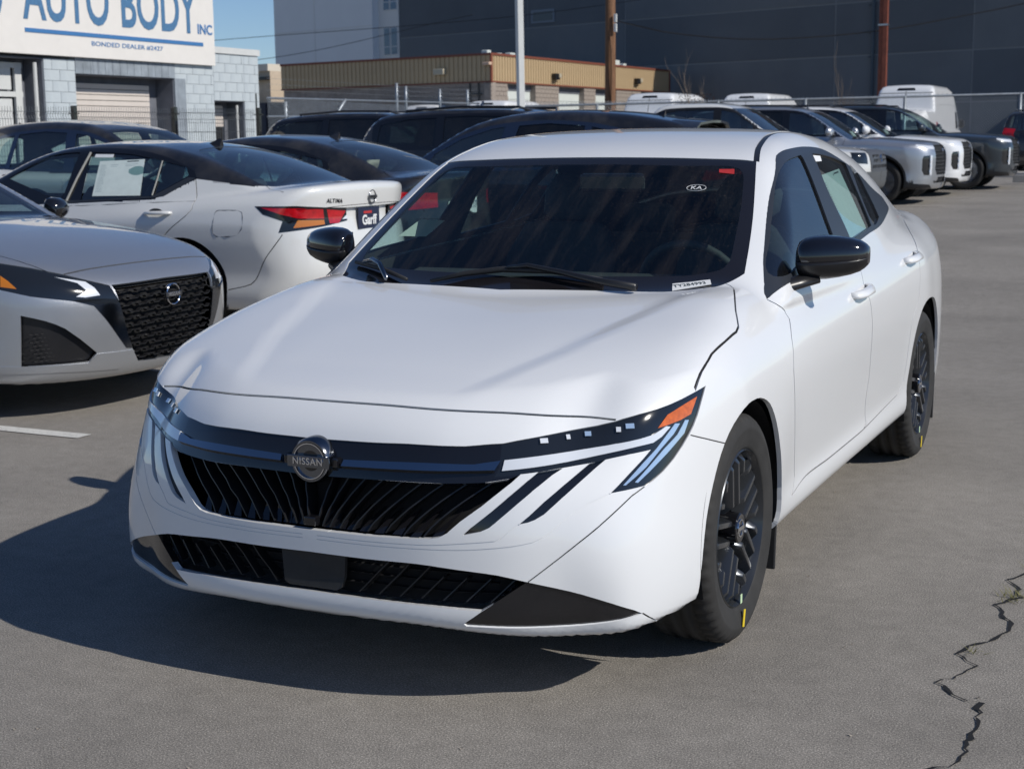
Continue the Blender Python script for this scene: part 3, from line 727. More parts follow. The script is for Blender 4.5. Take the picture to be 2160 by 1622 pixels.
    bt = FM['bezel_top']; top = [(0, .6672)] + [tuple(p) for p in bt[1:]] + [(.505, .676), (.545, .640), (.565, .612)]
    bot = [(.5347, .6033)] + [tuple(p) for p in FM['bezel_bot'][::-1][1:-1]] + [(0, .579)]
    h_ = np.array(smooth_line(top, False, .03)[:].tolist() + smooth_line(bot, False, .03).tolist())
    sk.cut(np.concatenate([h_, (h_*[-1, 1])[::-1]]), XZ, 'bezel', front)
    gr = np.concatenate([[[0, .579], [.2, .582], [.35, .582], [.47, .5865], [.51, .593]], FM['grille'][:-1], [[0, .4405]]])
    gr = smooth_line(gr, False, .03, (5,)); sk.cut(np.concatenate([gr, (gr*[-1, 1])[::-1]]), XZ, 'grille', front)
    ba = smooth_line(FM['bar_top'], False, .03); bb = smooth_line(FM['bar_bot'], False, .03)[::-1]; br = np.concatenate([ba, bb])
    for s in (1, -1): sk.cut(br*[s, 1], XZ, 'barL' if s > 0 else 'barR', front)
    it = smooth_line(np.concatenate([[[0, .3825]], FM['intake_top'][1:]]), False, .03); ib = smooth_line(np.concatenate([FM['intake_bot'][:3]]), False, .03); ib2 = smooth_line([(.464, .2701), (.40, .274), (.34, .277), (.2, .279), (0, .281)], False, .03)
    h_ = np.concatenate([it, ib[1:], ib2[1:]]); sk.cut(np.concatenate([h_, (h_*[-1, 1])[::-1]]), XZ, 'intake', front)
    both('fog', smooth_line(FM['fog'], True, .03, (0, 5, 10, 11, 12)), front, A)
    both('slash_a', smooth_line(FM['slash_a'], True, .03, (0, 1, 8)), front, A, only=('', 'creaseL', 'creaseR'))
    both('slash_b', smooth_line(FM['slash_b'], True, .03, (0, 1, 8)), front, A, only=('', 'creaseL', 'creaseR'))
    hl = lambda C, n: (C[:, 1] < .1) & (C[:, 2] > .5)
    both('lamp', smooth_line(FM['headlight'], True, .03, (0, 5, 12, 23, 27, 35, 36)), hl, A)
    for k_ in ('running_light', 'turn_signal', 'strip_a', 'strip_b'):
        both(k_, smooth_line(FM[k_], True, .03, {'running_light': (0, 6, 15), 'turn_signal': (0, 2, 3, 5)}.get(k_, (0, 1, 5, 6))), hl, A)
    # panels
    hw = np.concatenate([hs, [[.0, .268]]]); hp = np.concatenate([[[0, -.80]], [[.70, -.62]], [[.80, -.50]], hs, smooth_line(FM['cowl'][2:], False, .03), [[0, .28]]]); hp = np.concatenate([hp, (hp*[-1, 1])[::-1]])
    hz = lambda C: np.interp(np.abs(C[:, 0]), g[:, 0], g[:, 1])
    sk.cut(hp, XY, 'hood', lambda C, n: (C[:, 2] > hz(C)) & (n[:, 2] > .1) & (C[:, 1] < .6), split=False, only=('',))
    dfp = np.concatenate([FM['door_f'], FM['door_bot'][1:4], FM['door_b'][::-1][2:], FM['dlo'][13:]])
    both('door_f', smooth_line(np.concatenate([FM['door_f'], FM['door_bot'][1:], FM['door_b'][::-1][2:], [[1.605, 1.05], [1.0, 1.02], [.6, .98]]]), True, .03, (10, 14)), lambda C, n: (np.abs(C[:, 0]) > .6), M=YZ, split=False, only=('',))
    both('door_r', smooth_line(np.concatenate([FM['door_bot2'], FM['door_r'][::-1][1:], [[2.8, 1.12], [2.3, 1.1], [1.7, 1.06]], FM['door_b'][:-1]]), True, .03, (2, 13)), lambda C, n: (np.abs(C[:, 0]) > .6), M=YZ, split=False, only=('',))
    # front fascia: ahead of the fender / bumper gaps
    ca, sa = math.cos(math.radians(A)), math.sin(math.radians(A))
    bg_ = FM['bumper_gap']; fg = FM['fender_gap']
    cen = np.array([[-.95, .1], [-.95, .80], [.45, .80], [.45, .70], *FM['bumper_gap'][::-1].tolist(), [.19, .34], [.0332, .2359], [.0332, .1]])
    both('fascia', cen, front, A, split=False, only=('',))
    both('fascia', FM['headlight'], front, A, split=False, only=('',))
    crn = np.array([*FM['bumper_gap'].tolist(), [.60, .64], *fg[1:].tolist(), [.80, .58], [.80, .1], [.5053, .1], *FM['lip_gap'][::-1].tolist()])
    both('corner', crn, lambda C, n: C[:, 1] < -.2, A, split=False, only=('',))
    lip = np.array([[.0, .1], [.0, .30], [.4793, .2421], [.52, .20], [.52, .1]])
    sk.where('fascia', lambda C, n: (C[:, 1] < -.45) & (C[:, 2] < .27), only=('',))
    sk.where('under', lambda C, n: (n[:, 2] < -.8) & (C[:, 2] < .30) & (C[:, 1] > -.40) & (np.abs(C[:, 0]) < .74), only=('', 'fascia', 'fasciaL', 'fasciaR', 'cornerL', 'cornerR'))
    sk.where('under', lambda C, n: (n[:, 2] < -.6) & (C[:, 2] < .30) & (np.abs(C[:, 0]) < .6), only=('arch_fL', 'arch_fR', 'arch_rL', 'arch_rR'))
    sk.where('fender', lambda C, n: (C[:, 1] < .56) & (C[:, 1] > -.75) & (np.abs(C[:, 0]) > .55) & (C[:, 2] < .985), only=('',))
    sk.where('roof', lambda C, n: (C[:, 2] > 1.30) & (np.abs(C[:, 0]) < .53) & (n[:, 2] > .5) & (C[:, 1] < 2.45), only=('',))
    car = thing('parked_car', 'large white sedan in front, black blade grille and dark slatted wheels, alone in the aisle', 'car')
    P = lambda names, nm, mat, **k: skin_part(sk, names, nm, mat, car, **k)
    # painted panels
    P('', 'body', white_paint, skirt=.012); P('hood', 'hood', white_paint, skirt=.014); P('roof', 'roof', white_paint, skirt=.01)
    P(['fascia', 'fasciaL', 'fasciaR'], 'front_bumper', white_paint, skirt=.02)
    for s in 'LR':
        P('corner'+s, 'bumper_corner', white_paint, skirt=.014)
        P('door_f'+s, 'front_door', white_paint, skirt=.014); P('door_r'+s, 'rear_door', white_paint, skirt=.014)
    for s in (1, -1): P('fender', 'fender', white_paint, skirt=.014, only=lambda C, s=s: C[:, 0]*s > 0)
    P(['gap', 'gapL', 'gapR'], 'panel_gap', deep_black, off=-.006, skirt=.004)
    P(['creaseL', 'creaseR'], 'bumper_crease', white_paint, off=-.002, skirt=.001)
    P('under', 'underbody', matte_black)
    # glass and its bands
    P('ws_band', 'windscreen_border', simple('frit', (.012, .011, .013), .10, coat=.5), off=-.002, skirt=.004)
    P('ws_glass', 'windscreen', glass_windscreen, off=-.002)
    P('rear_glass', 'rear_window', glass_dark, off=-.003)
    P('ditch', 'roof_moulding', satin_black, off=-.003)
    for s in 'LR':
        P('dlo'+s, 'window_trim', frame_gray, off=.001, skirt=.006)
        P('glass_f'+s, 'front_side_window', glass_side, off=-.006); P('glass_r'+s, 'rear_side_window', glass_side, off=-.006); P('glass_q'+s, 'quarter_window', glass_side, off=-.006)
    # grille: black pocket with slanting blades
    P('bezel', 'grille_surround', gloss_black, off=-.004, skirt=.03)
    P('grille', 'grille_back', deep_black, off=-.075)
    for s in 'LR':
        P('bar'+s, 'grille_bar', bar_blue, off=.009, skirt=.016, tilt=.40)
        P('fog'+s, 'fog_lamp_panel', gloss_black, off=-.006, skirt=.02)
        P('slash_a'+s, 'bumper_slot', gloss_black, off=-.012); P('slash_b'+s, 'bumper_slot', gloss_black, off=-.012)
        # head lamp
        lm = P(['lamp'+s], 'headlight', lamp_dark, off=-.004, skirt=.02)
        for nm, on, mt, of in (('running_light', 'running_light', lamp_white, .001), ('turn_signal', 'turn_signal', amber, -.002), ('strip_a', 'light_strip', lamp_blue, -.001), ('strip_b', 'light_strip', lamp_blue, -.001)):
            skin_part(sk, nm+s, on, mt, lm, off=of, skirt=.008)
    P('intake', 'intake_back', deep_black, off=-.07)
    return car, sk, f
def ray_y(f, x, z, y0=-1.1, y1=.3):
    """y of the surface seen from the front at (x, z)"""
    ys = np.linspace(y0, y1, 220); v = f(np.stack([np.full(220, x), ys, np.full(220, z)], 1)); k = np.nonzero(v < 0)[0]
    return ys[k[0]] if len(k) else ys[int(np.argmin(v))]
def ray_x(f, y, z, x0=1.2):
    xs = np.linspace(x0, .1, 260); v = f(np.stack([xs, np.full(260, y), np.full(260, z)], 1)); k = np.nonzero(v < 0)[0]
    return xs[k[0]] if len(k) else xs[int(np.argmin(v))]
def ray_z(f, x, y, z0=1.7):
    zs = np.linspace(z0, .1, 300); v = f(np.stack([np.full(300, x), np.full(300, y), zs], 1)); k = np.nonzero(v < 0)[0]
    return zs[k[0]] if len(k) else zs[int(np.argmin(v))]
main_car, main_skin, main_f = build_main()

# ---------------------------------------------------------------- fittings of the white sedan
def fnormal(f, p): return grad(f, np.array([p], float))[0]
def strip_plate(mb, pts, d0, d1, th, up):
    """ribbon: pts = front-edge points; extends from d0 to d1 along +y, thickness th"""
    pts = [Vector(p) for p in pts]; n = len(pts); V = []
    for i, p in enumerate(pts):
        t = (pts[min(i+1, n-1)]-pts[max(i-1, 0)]).normalized(); w = t.cross(Vector((0, 1, 0))).normalized()*th/2
        V += [p+Vector((0, d0, 0))-w*.5, p+Vector((0, d0, 0))+w*.5, p+Vector((0, d1, 0))+w, p+Vector((0, d1, 0))-w]
    F = [(0, 1, 2, 3)[::-1], (4*n-4, 4*n-3, 4*n-2, 4*n-1)]
    for i in range(n-1):
        for k in range(4): F.append((i*4+k, i*4+(k+1) % 4, i*4+4+(k+1) % 4, i*4+4+k))
    mb.add(V, F)
def loft(sections, closed_ends=True):
    V = []; F = []; n = len(sections[0])
    for s in sections: V += list(s)
    for i in range(len(sections)-1):
        for k in range(n): F.append((i*n+k, i*n+(k+1) % n, (i+1)*n+(k+1) % n, (i+1)*n+k))
    if closed_ends: F += [tuple(range(n))[::-1], tuple(range((len(sections)-1)*n, len(sections)*n))]
    return V, F
def mirror_sections(s, lo=-math.pi, hi=math.pi, n=28, grow=0.):
    """mirror shell of the sedan: s=+1 left side; angle 0 = top, pi/2 = front"""
    secs = []
    for t in (0., .04, .12, .25, .42, .6, .76, .88, .95, 1.):
        x = .835 + .212*t
        e = math.sqrt(max(0, 1-(2*t-1)**6)) if t < .5 else (1-.55*max(0, t-.35)**1.4*1.2)
        e = {0.: .55, .04: .80, .12: .93, .25: 1., .42: 1., .6: .93, .76: .83, .88: .70, .95: .55, 1.: .38}[t]
        zc = 1.032 + .008*t; yc = .745 + .055*t; hz = .068*e + grow; hy = .082*e + grow
        P = []
        for k in range(n):
            a = lo + (hi-lo)*k/(n if hi-lo > 6.2 else n-1)
            c, q = math.cos(a), math.sin(a)
            dy = -abs(q)**.75*math.copysign(1, q)*hy; dz = abs(c)**.8*math.copysign(1, c)*hz
            if dy > 0: dy *= .45
            P.append(Vector((s*x, yc+dy, zc+dz)))
        secs.append(P)
    return secs
def seat(car, x, y, mat, hr=True, rear=False):
    w = .25
    st = link('seat', None, car, loc=(x, y, 0)); 
    me = MB().box((0, 0, .46), (.50, .50, .16)).mesh('cushion', mat, bevel=.04); st.data = None
    c = link('cushion', me, st)
    M = Matrix.Rotation(math.radians(-20), 3, 'X')
    V, F = loft([[Vector((a*w_, b_, z)) for a, b_ in ((-1, -.05), (-.7, -.08), (.7, -.08), (1, -.05), (1, .05), (-1, .05))] for z, w_ in ((0, .23), (.2, .25), (.45, .24), (.58, .17))])
    V = [M @ v + Vector((0, .26, .52)) for v in V]
    mb = MB(); mb.add(V, F); link('seat_back', mb.mesh('seat_back', mat, bevel=.02, smooth=True), st)
    if hr:
        V, F = loft([[Vector((math.cos(a)*w_, math.sin(a)*.055, z)) for a in [2*math.pi*k/12 for k in range(12)]] for z, w_ in ((0, .09), (.03, .13), (.12, .135), (.18, .10))])
        V = [M @ v + Vector((0, .49, 1.085)) for v in V]
        mb = MB(); mb.add(V, F); link('headrest', mb.mesh('headrest', mat, smooth=True), st)
    return st
def interior(car, f, seats=((.37, 1.25), (-.37, 1.25)), rear=True, mat=None, dash_y=.62, wheel_x=.37):
    mat = mat or seat_cloth
    for x, y in seats: seat(car, x, y, mat)
    if rear:
        MB().box((0, 2.28, .45), (1.25, .5, .2)).build('rear_seat', mat, car, bevel=.04)
        MB().box((0, 2.50, .74), (1.25, .16, .5), Matrix.Rotation(math.radians(-22), 3, 'X')).build('rear_seat_back', mat, car, bevel=.04)
        for x in (-.36, .36): MB().box((x, 2.60, 1.04), (.24, .10, .15), Matrix.Rotation(math.radians(-20), 3, 'X')).build('rear_headrest', mat, car, bevel=.03)
    MB().box((0, dash_y, .84), (1.36, .42, .18), Matrix.Rotation(math.radians(8), 3, 'X')).build('dashboard', trim_inner, car, bevel=.05)
    m = MB(); R = .185; c = Vector((wheel_x, dash_y+.32, .88)); M = Matrix.Rotation(math.radians(-66), 3, 'X')
    m.tube([c + M @ Vector((R*math.cos(a), R*math.sin(a), 0)) for a in [2*math.pi*k/28 for k in range(29)]], .016, 8, False); m.box(c, (.30, .05, .03), M)
    m.build('steering_wheel', trim_inner, car, smooth=True)
    MB().box((0, 1.6, .26), (1.5, 2.6, .02)).build('cabin_floor', trim_inner, car)

def dress_main(car, sk, f):
    # inner lining so that the cabin is not painted white inside
    skin_part(sk, ['', 'roof', 'door_fL', 'door_fR', 'door_rL', 'door_rR'], 'inner_lining', trim_inner, car, off=-.03)
    skin_part(sk, ['dloL', 'dloR'], 'pillar_lining', trim_inner, car, off=-.016)
    interior(car, f, seats=((.37, 1.22), (-.37, 1.22)), dash_y=.74)
    MB().box((0.12, .93, 1.262), (.24, .03, .065)).build('rear_view_mirror', gloss_black, car, bevel=.012)
    # wheels, liners, mud flaps
    wm = [('tyre', make_tyre(.326, .208, .224))] + cover_meshes(.219, .094)
    for x, y in ((.783, 0), (-.783, 0), (.786, 2.707), (-.786, 2.707)):
        s = 1 if x > 0 else -1
        w = put_wheel(car, x, y, .326, s, wm)
        m = MB(); m.lathe([(0, .365), (-.42, .365), (-.42, .0)], 40, lambda a, r, t, s=s, y=y: (s*(.878+a), y+.008+r*math.cos(t)*1.0, .335+r*math.sin(t)*.97), -.35, math.pi+.35)
        m.build('wheel_liner', deep_black, car, smooth=True)
        fy = y+.345 if y < 1 else y+.34
        MB().box((s*.80, fy+.022, .235), (.16, .012, .25), Matrix.Rotation(math.radians(-5), 3, 'X')).build('mud_flap', matte_black, car, bevel=.004)
    # grille blades
    tops = [.045, .092, .140, .190, .243, .298, .353, .408, .462]; bots = [.012, .028, .050, .080, .118, .162, .210, .262, .315]
    for s in (1, -1):
        for t, b in zip(tops, bots):
            P = []
            for k in range(7):
                u = k/6; x = b+(t-b)*(u**1.25); z = .448+(.578-.448)*u
                y = ray_y(f, s*x, z); P.append((s*x, y+.012+.022*u, z))
            mb = MB(); strip_plate(mb, P, 0, .045, .0065, None); mb.build('grille_blade', satin_black, car, angle=30)
            # lower mirrored facet between blades catches the sky
            P2 = []
            for k in range(4):
                u = k/3*.42; x = b+(t-b)*(u**1.25)+.018; z = .446+(.578-.446)*u; y = ray_y(f, s*x, z); P2.append(((s*x), y+.014+.055*u/.42, z))
            V = [Vector(p) for p in P2] + [Vector(p)+Vector((s*.026*(1-i/3.4), .002, 0)) for i, p in enumerate(P2)]
            MB().add(V, [(i, i+1, 5+i, 4+i) for i in range(3)]).build('grille_facet', gloss_black, car, smooth=True)
        for k in range(7):
            xb = .125+.058*k; P = []
            for j in range(4):
                u = j/3; x = xb+.085*u; z = .284+.088*u
                zt = np.interp(x, [0, .155, .30, .40, .50, .57], [.380, .379, .379, .371, .360, .342])-.004
                if z > zt: break
                y = ray_y(f, s*x, z); P.append((s*x, y+.03, z))
            if len(P) > 1: mb = MB(); strip_plate(mb, P, 0, .03, .006, None); mb.build('intake_blade', satin_black, car)
    for k in range(3):
        mb = MB(); P = [(x, ray_y(f, x, .30+.024*k)+.055, .30+.024*k) for x in np.linspace(-.50+.02*k, .50-.02*k, 21)]; strip_plate(mb, P, 0, .01, .004, None); mb.build('intake_slat', deep_black, car)
    # sensor plate, lower grille camera
    mb = MB(); poly = [(-.096, .377), (-.092, .32), (-.086, .296), (-.072, .287), (.072, .287), (.086, .296), (.092, .32), (.096, .377)]
    mb.prism(poly, 0, .012, lambda u, v, w: Vector((u, ray_y(f, u, v)+.008+w, v))); mb.build('sensor_plate', matte_black, car)
    MB().box((0, ray_y(f, 0, .462)+.010, .462), (.034, .03, .024)).build('front_camera', gloss_black, car, bevel=.004)
    # badge
    yb = ray_y(f, 0, .615)
    b = link('badge', None, car, loc=(0, yb-.006, .616))
    fy = lambda a, r, t: (r*math.cos(t), -a, r*math.sin(t))
    mb = MB(); mb.lathe([(-.03, .060), (.008, .0585), (.016, .053), (.016, .0485), (.010, .047), (.008, .0)], 48, fy); link('badge_housing', mb.mesh('badge_housing', dark_chrome, angle=35), b)
    mb = MB(); mb.lathe([(.0085, .0455), (.010, .0)], 48, fy); link('badge_disc', mb.mesh('badge_disc', gloss_black, angle=35), b)
    mb = MB(); mb.lathe([(.010, .0475), (.0175, .0470), (.0175, .0445), (.010, .0440)], 48, fy); link('badge_ring', mb.mesh('badge_ring', chrome, angle=35), b)
    mb = MB(); mb.prism([(-.062, -.0155), (.062, -.0155), (.064, 0), (.062, .0155), (-.062, .0155), (-.064, 0)], -.03, .022, lambda u, v, w: Vector((u, -w, v))); link('badge_bar', mb.mesh('badge_bar', dark_chrome, bevel=.002), b)
    tm = text_mesh('badge_lettering', 'NISSAN', .0245, .0012, chrome, spacing=1.12, bold=.0004); o = link('badge_lettering', tm, b); o.rotation_euler = (math.pi/2, 0, 0); o.location = (0, -.0235, .0005)
    mb = MB(); 
    for s in (1, -1): mb.box((s*.071, .004, 0), (.018, .03, .024))
    link('badge_wing', mb.mesh('badge_wing', gloss_black, bevel=.004), b)
    # dark lens details: three little reflector cells in each lamp
    for s in (1, -1):
        for x, z, w_, c in ((.566, .676, .020, lamp_white), (.652, .686, .016, lamp_blue), (.719, .695, .012, lamp_white), (.742, .702, .022, lamp_blue), (.612, .681, .010, lamp_white)):
            y = ray_y(f, s*x, z)
            if y is not None:
                o = MB().box((0, 0, 0), (w_, .004, .013)).build('lamp_cell', c, car); n_ = fnormal(f, (s*x, y, z)); o.location = (s*x+n_[0]*.0, y+n_[1]*.002, z+n_[2]*.0)
                o.rotation_euler = Vector(n_).to_track_quat('-Y', 'Z').to_euler()
    # mirrors
    for s in (1, -1):
        mr = link('door_mirror', None, car)
        V, F = loft(mirror_sections(s)); mb = MB(); mb.add(V, F); link('mirror_cap', mb.mesh('mirror_cap', mirror_black, angle=50), mr)
        mb = MB(); V, F = loft([[p for p in sec] for sec in mirror_sections(s, math.radians(97), math.radians(170), 10, .0035)], False); mb.add(V, F); link('mirror_strip', mb.mesh('mirror_strip', satin_black, smooth=True), mr)
        mb = MB(); mb.box((s*.935, .792, 1.034), (.155, .004, .098)); link('mirror_glass', mb.mesh('mirror_glass', chrome, bevel=.0015), mr)
        mb = MB(); P = [(s*.775, .60, .940), (s*.80, .62, .945), (s*.845, .67, .957), (s*.90, .72, .972)]; mb.tube(P, [.034, .032, .027, .024], 12, True, .62); link('mirror_arm', mb.mesh('mirror_arm', satin_black, smooth=True), mr)
        mb = MB(); q = [(.466, .920), (.510, .955), (.60, 1.030), (.655, 1.070), (.69, 1.055), (.74, .985), (.71, .955), (.60, .930), (.53, .913)]
        xs = [ray_x(f, y, z) for y, z in q]; V = [Vector((s*(x+.004), y, z)) for x, (y, z) in zip(xs, q)] + [Vector((s*(x-.02), y, z)) for x, (y, z) in zip(xs, q)]; n = len(q)
        mb.add(V, [tuple(range(n)), tuple(range(n, 2*n))[::-1]] + [(i, n+i, n+(i+1) % n, (i+1) % n) for i in range(n)]); mb = None
    # handles
    for s in (1, -1):
        for y, z in ((1.41, .862), (2.37, .912)):
            h = link('door_handle', None, car); xs = ray_x(f, y, z)
            mb = MB(); P = [(s*(ray_x(f, y+d, z+.06*d)+o_), y+d, z+.06*d) for d, o_ in ((-.115, .0), (-.10, .020), (-.05, .034), (.05, .036), (.10, .024), (.118, .002))]; mb.tube(P, [.012, .017, .018, .018, .017, .012], 12, True, .62)
            link('handle_grip', mb.mesh('handle_grip', white_paint, smooth=True), h)
            mb = MB(); mb.lathe([(.0012, .0), (.0008, .028), (-.006, .034)], 24, lambda a, r, t: (s*(xs+a), y-.015+r*math.cos(t)*1.35, z+.004+r*math.sin(t)*.9)); mb = None
    # wipers
    g = lambda x, y, o=.012: (x, y, ray_z(f, x, y)+o)
    wp = link('wiper', None, car); mb = MB(); mb.tube([g(-.267, .301), g(-.158, .335, .02), g(-.03, .352, .02), g(.14, .358, .018), g(.316, .350, .014)], [.006, .009, .010, .009, .006], 8); link('wiper_blade', mb.mesh('wiper_blade', matte_black, smooth=True), wp)
    mb = MB(); mb.tube([g(-.01, .345, .032), g(.06, .350, .040), g(.18, .338, .034), g(.30, .318, .030), g(.45, .292, .02)], [.006, .008, .009, .011, .013], 8); link('wiper_arm', mb.mesh('wiper_arm', satin_black, smooth=True), wp)
    wp = link('wiper', None, car); mb = MB(); mb.tube([g(-.66, .485), g(-.513, .400, .018), g(-.361, .310, .014)], [.006, .009, .006], 8); link('wiper_blade', mb.mesh('wiper_blade', matte_black, smooth=True), wp)
    mb = MB(); mb.tube([g(-.60, .44, .030), g(-.55, .415, .045), g(-.50, .375, .045), g(-.434, .304, .02)], [.006, .009, .009, .008], 8); link('wiper_arm', mb.mesh('wiper_arm', dark_chrome, smooth=True), wp)
    # papers and marks on the glass
    def decal(pts, nm, mat, th=.0012, out=.003, fl=0):
        V = [Vector(p) for p in pts]; n_ = (V[1]-V[0]).cross(V[3]-V[0]).normalized()
        if n_.dot(Vector(fnormal(f, pts[0]))) < 0: n_ = -n_
        W_ = [v+n_*out for v in V] + [v+n_*(out-th) for v in V]
        return MB().add(W_, [(0, 1, 2, 3), (7, 6, 5, 4), (0, 4, 5, 1), (1, 5, 6, 2), (2, 6, 7, 3), (3, 7, 4, 0)]).build(nm, mat, car), V, n_
    vp = [g(.530, .398, 0), g(.632, .457, 0), g(.648, .420, 0), g(.548, .345, 0)]; o, V, n_ = decal(vp, 'stock_label', pure_white, .001, .003)
    tm = text_mesh('stock_number', 'TY284993', .030, .0003, ink, spacing=1.05, bold=.0006, squash=.78); o = link('stock_number', tm, car); ex = (V[1]-V[0]).normalized(); c = (V[0]+V[1]+V[2]+V[3])/4; zz = n_; frame(o, ex, zz.cross(ex), zz, c+n_*.0035-ex*.006)
    decal([g(.493, .975, 0), g(.544, .983, 0), g(.551, .960, 0), g(.500, .952, 0)], 'red_tag', red_tag)
    tm = text_mesh('glass_mark', 'KA', .03, .0003, pure_white); o = link('glass_mark', tm, car); n_ = Vector(fnormal(f, g(.45, .861, 0))); frame(o, (1, .1, 0), n_.cross(Vector((1, .1, 0)).normalized()), n_, Vector(g(.45, .861, .002)))
    mb = MB(); mb.tube([Vector(g(.45, .861, .002)) + Vector((1, .1, 0)).normalized()*.033*math.cos(a) + n_.cross(Vector((1, .1, 0)).normalized())*.019*math.sin(a) for a in [2*math.pi*k/24 for k in range(25)]], .0009, 4, False); mb.build('glass_mark_ring', pure_white, car)
    # window sticker with printed rows
    q = [(.696, 1.604, 1.274), (.676, 1.985, 1.291), (.801, 1.934, 1.061), (.817, 1.560, 1.040)]
    def window_sheet(q, nm, out=.004, rows=11, seed=3, cut=True):
        o, V, n_ = decal(q, nm, paper, .001, out)
        rr = random.Random(seed); ex = V[1]-V[0]; ey = V[3]-V[0]; ink_b = MB(); pale = MB()
        def bar(mb, u0, v0, u1, v1):
            P = [V[0]+ex*u+ey*v+n_*(out+.0006) for u, v in ((u0, v0), (u1, v0), (u1, v1), (u0, v1))]; mb.add(P, [(0, 1, 2, 3)])
        for r in range(rows*2):
            v = .12+.80*r/(rows*2)
            for c_ in (.06, .32): bar(pale, c_, v, c_+rr.uniform(.1, .22), v+.020)
            bar(pale, .64, v, .64+rr.uniform(.08, .30), v+.022)
        for u, v, w_, h in ((.64, .03, .26, .025), (.60, .36, .34, .05), (.62, .43, .22, .05), (.60, .72, .24, .045), (.58, .04, .03, .03)): bar(ink_b, u, v, u+w_, v+h)
        link('printed_rows', pale.mesh('printed_rows', ink_pale), o); link('printed_blocks', ink_b.mesh('printed_blocks', ink), o)
    window_sheet(q, 'window_sticker', -.012)
    decal([(.655, 1.600, 1.342), (.655, 1.709, 1.338), (.668, 1.681, 1.319), (.670, 1.585, 1.319)], 'window_label', pure_white)
    V = [Vector(p) for p in [(-.715, .88, 1.065), (-.715, 1.09, 1.05), (-.70, 1.22, 1.105), (-.70, 1.03, 1.12)]]
    MB().add(V + [v+Vector((.002, 0, 0)) for v in V], [(0, 1, 2, 3), (7, 6, 5, 4)]).build('paper_sheet', paper, car)
dress_main(main_car, main_skin, main_f)

# ---------------------------------------------------------------- shapes of the other vehicles
class S1:
    def __init__(s, pts, h=.01, blur=.05):
        p = np.array(pts, float); s.x = np.arange(p[0, 0]-.5, p[-1, 0]+.5, h); v = pchip(p[:, 0], p[:, 1], s.x)
        k = np.exp(-.5*(np.arange(-20, 21)*h/max(blur, 1e-3))**2); k /= k.sum(); s.v = np.convolve(np.pad(v, 20, mode='edge'), k, 'valid')
    def __call__(s, q): return np.interp(q, s.x, s.v)
def car_field(sp):
    plan, sz, top, nose, ns, tail, ts, roof, gs, gp = [S1(sp[k], blur=b) for k, b in (('plan', .08), ('side', .02), ('top', .05), ('nose', .03), ('nsweep', .04), ('tail', .03), ('tsweep', .04), ('roof', .06), ('gside', .03), ('gplan', .1))]
    cr, rc, sh = sp.get('crown', .05), sp.get('rcrown', .10), sp.get('shoulder', .12); zb = sp.get('zb', .20); r1 = sp.get('redge', .06); gmin = sp.get('gmin', .9); rg = sp.get('rgreen', .07)
    def f(P):
        x, y, z = np.abs(P[:, 0]), P[:, 1], P[:, 2]; hw = plan(y)
        H = top(y) - cr*(x/.9)**2 - sh*np.maximum(x/hw-.72, 0)**2*6
        low = smax(x - (hw - sz(z)), z - H, r1); low = smax(low, nose(z) + ns(x) - y, .06); low = smax(low, y - tail(z) - ts(x), .06); low = smax(low, zb - z, .03)
        g = smax(x - gs(z) - gp(y), z - (roof(y) - rc*x*x), rg); g = smax(g, gmin - z, .02)
        if 'bed' in sp: g = smax(g, y - sp['bed'], .05)
        return smin(low, g, .03)
    return f
ALTIMA = dict(plan=[(-1, .88), (-.5, .905), (0, .92), (1.2, .925), (2.6, .92), (3.1, .91), (3.5, .885), (3.95, .83)],
    side=[(.15, .09), (.24, .035), (.32, .02), (.45, .030), (.6, .012), (.72, .0), (.80, .0), (.88, .018), (.95, .045), (1.02, .085), (1.12, .17)],
    top=[(-1, .66), (-.93, .705), (-.82, .75), (-.5, .86), (0, .955), (.45, .995), (1, .99), (2.5, 1.02), (3.1, 1.075), (3.5, 1.10), (3.85, 1.12), (3.98, 1.10)],
    nose=[(.15, -.83), (.22, -.92), (.32, -.94), (.5, -.955), (.6, -.955), (.68, -.93), (.76, -.86), (.9, -.6)], nsweep=[(0, 0), (.2, .006), (.4, .035), (.6, .11), (.75, .23), (.85, .38), (.92, .56)],
    tail=[(.15, 3.78), (.3, 3.90), (.5, 3.96), (.72, 3.94), (.88, 3.915), (1.0, 3.935), (1.12, 3.95)], tsweep=[(0, 0), (.4, -.03), (.6, -.085), (.75, -.19), (.85, -.33), (.92, -.55)],
    roof=[(-0.3, 0.26), (0.2, 0.86), (0.42, 0.965), (0.7, 1.11), (1, 1.262), (1.22, 1.355), (1.5, 1.418), (1.9, 1.445), (2.3, 1.43), (2.7, 1.365), (3.1, 1.245), (3.42, 1.125), (3.7, 1.02), (4, 0.32)],
    gside=[(.9, .87), (.98, .835), (1.05, .795), (1.2, .715), (1.3, .655), (1.4, .585), (1.5, .48)], gplan=[(.2, .0), (1.5, .02), (2.3, .01), (2.9, -.04), (3.6, -.12)], zb=.19)
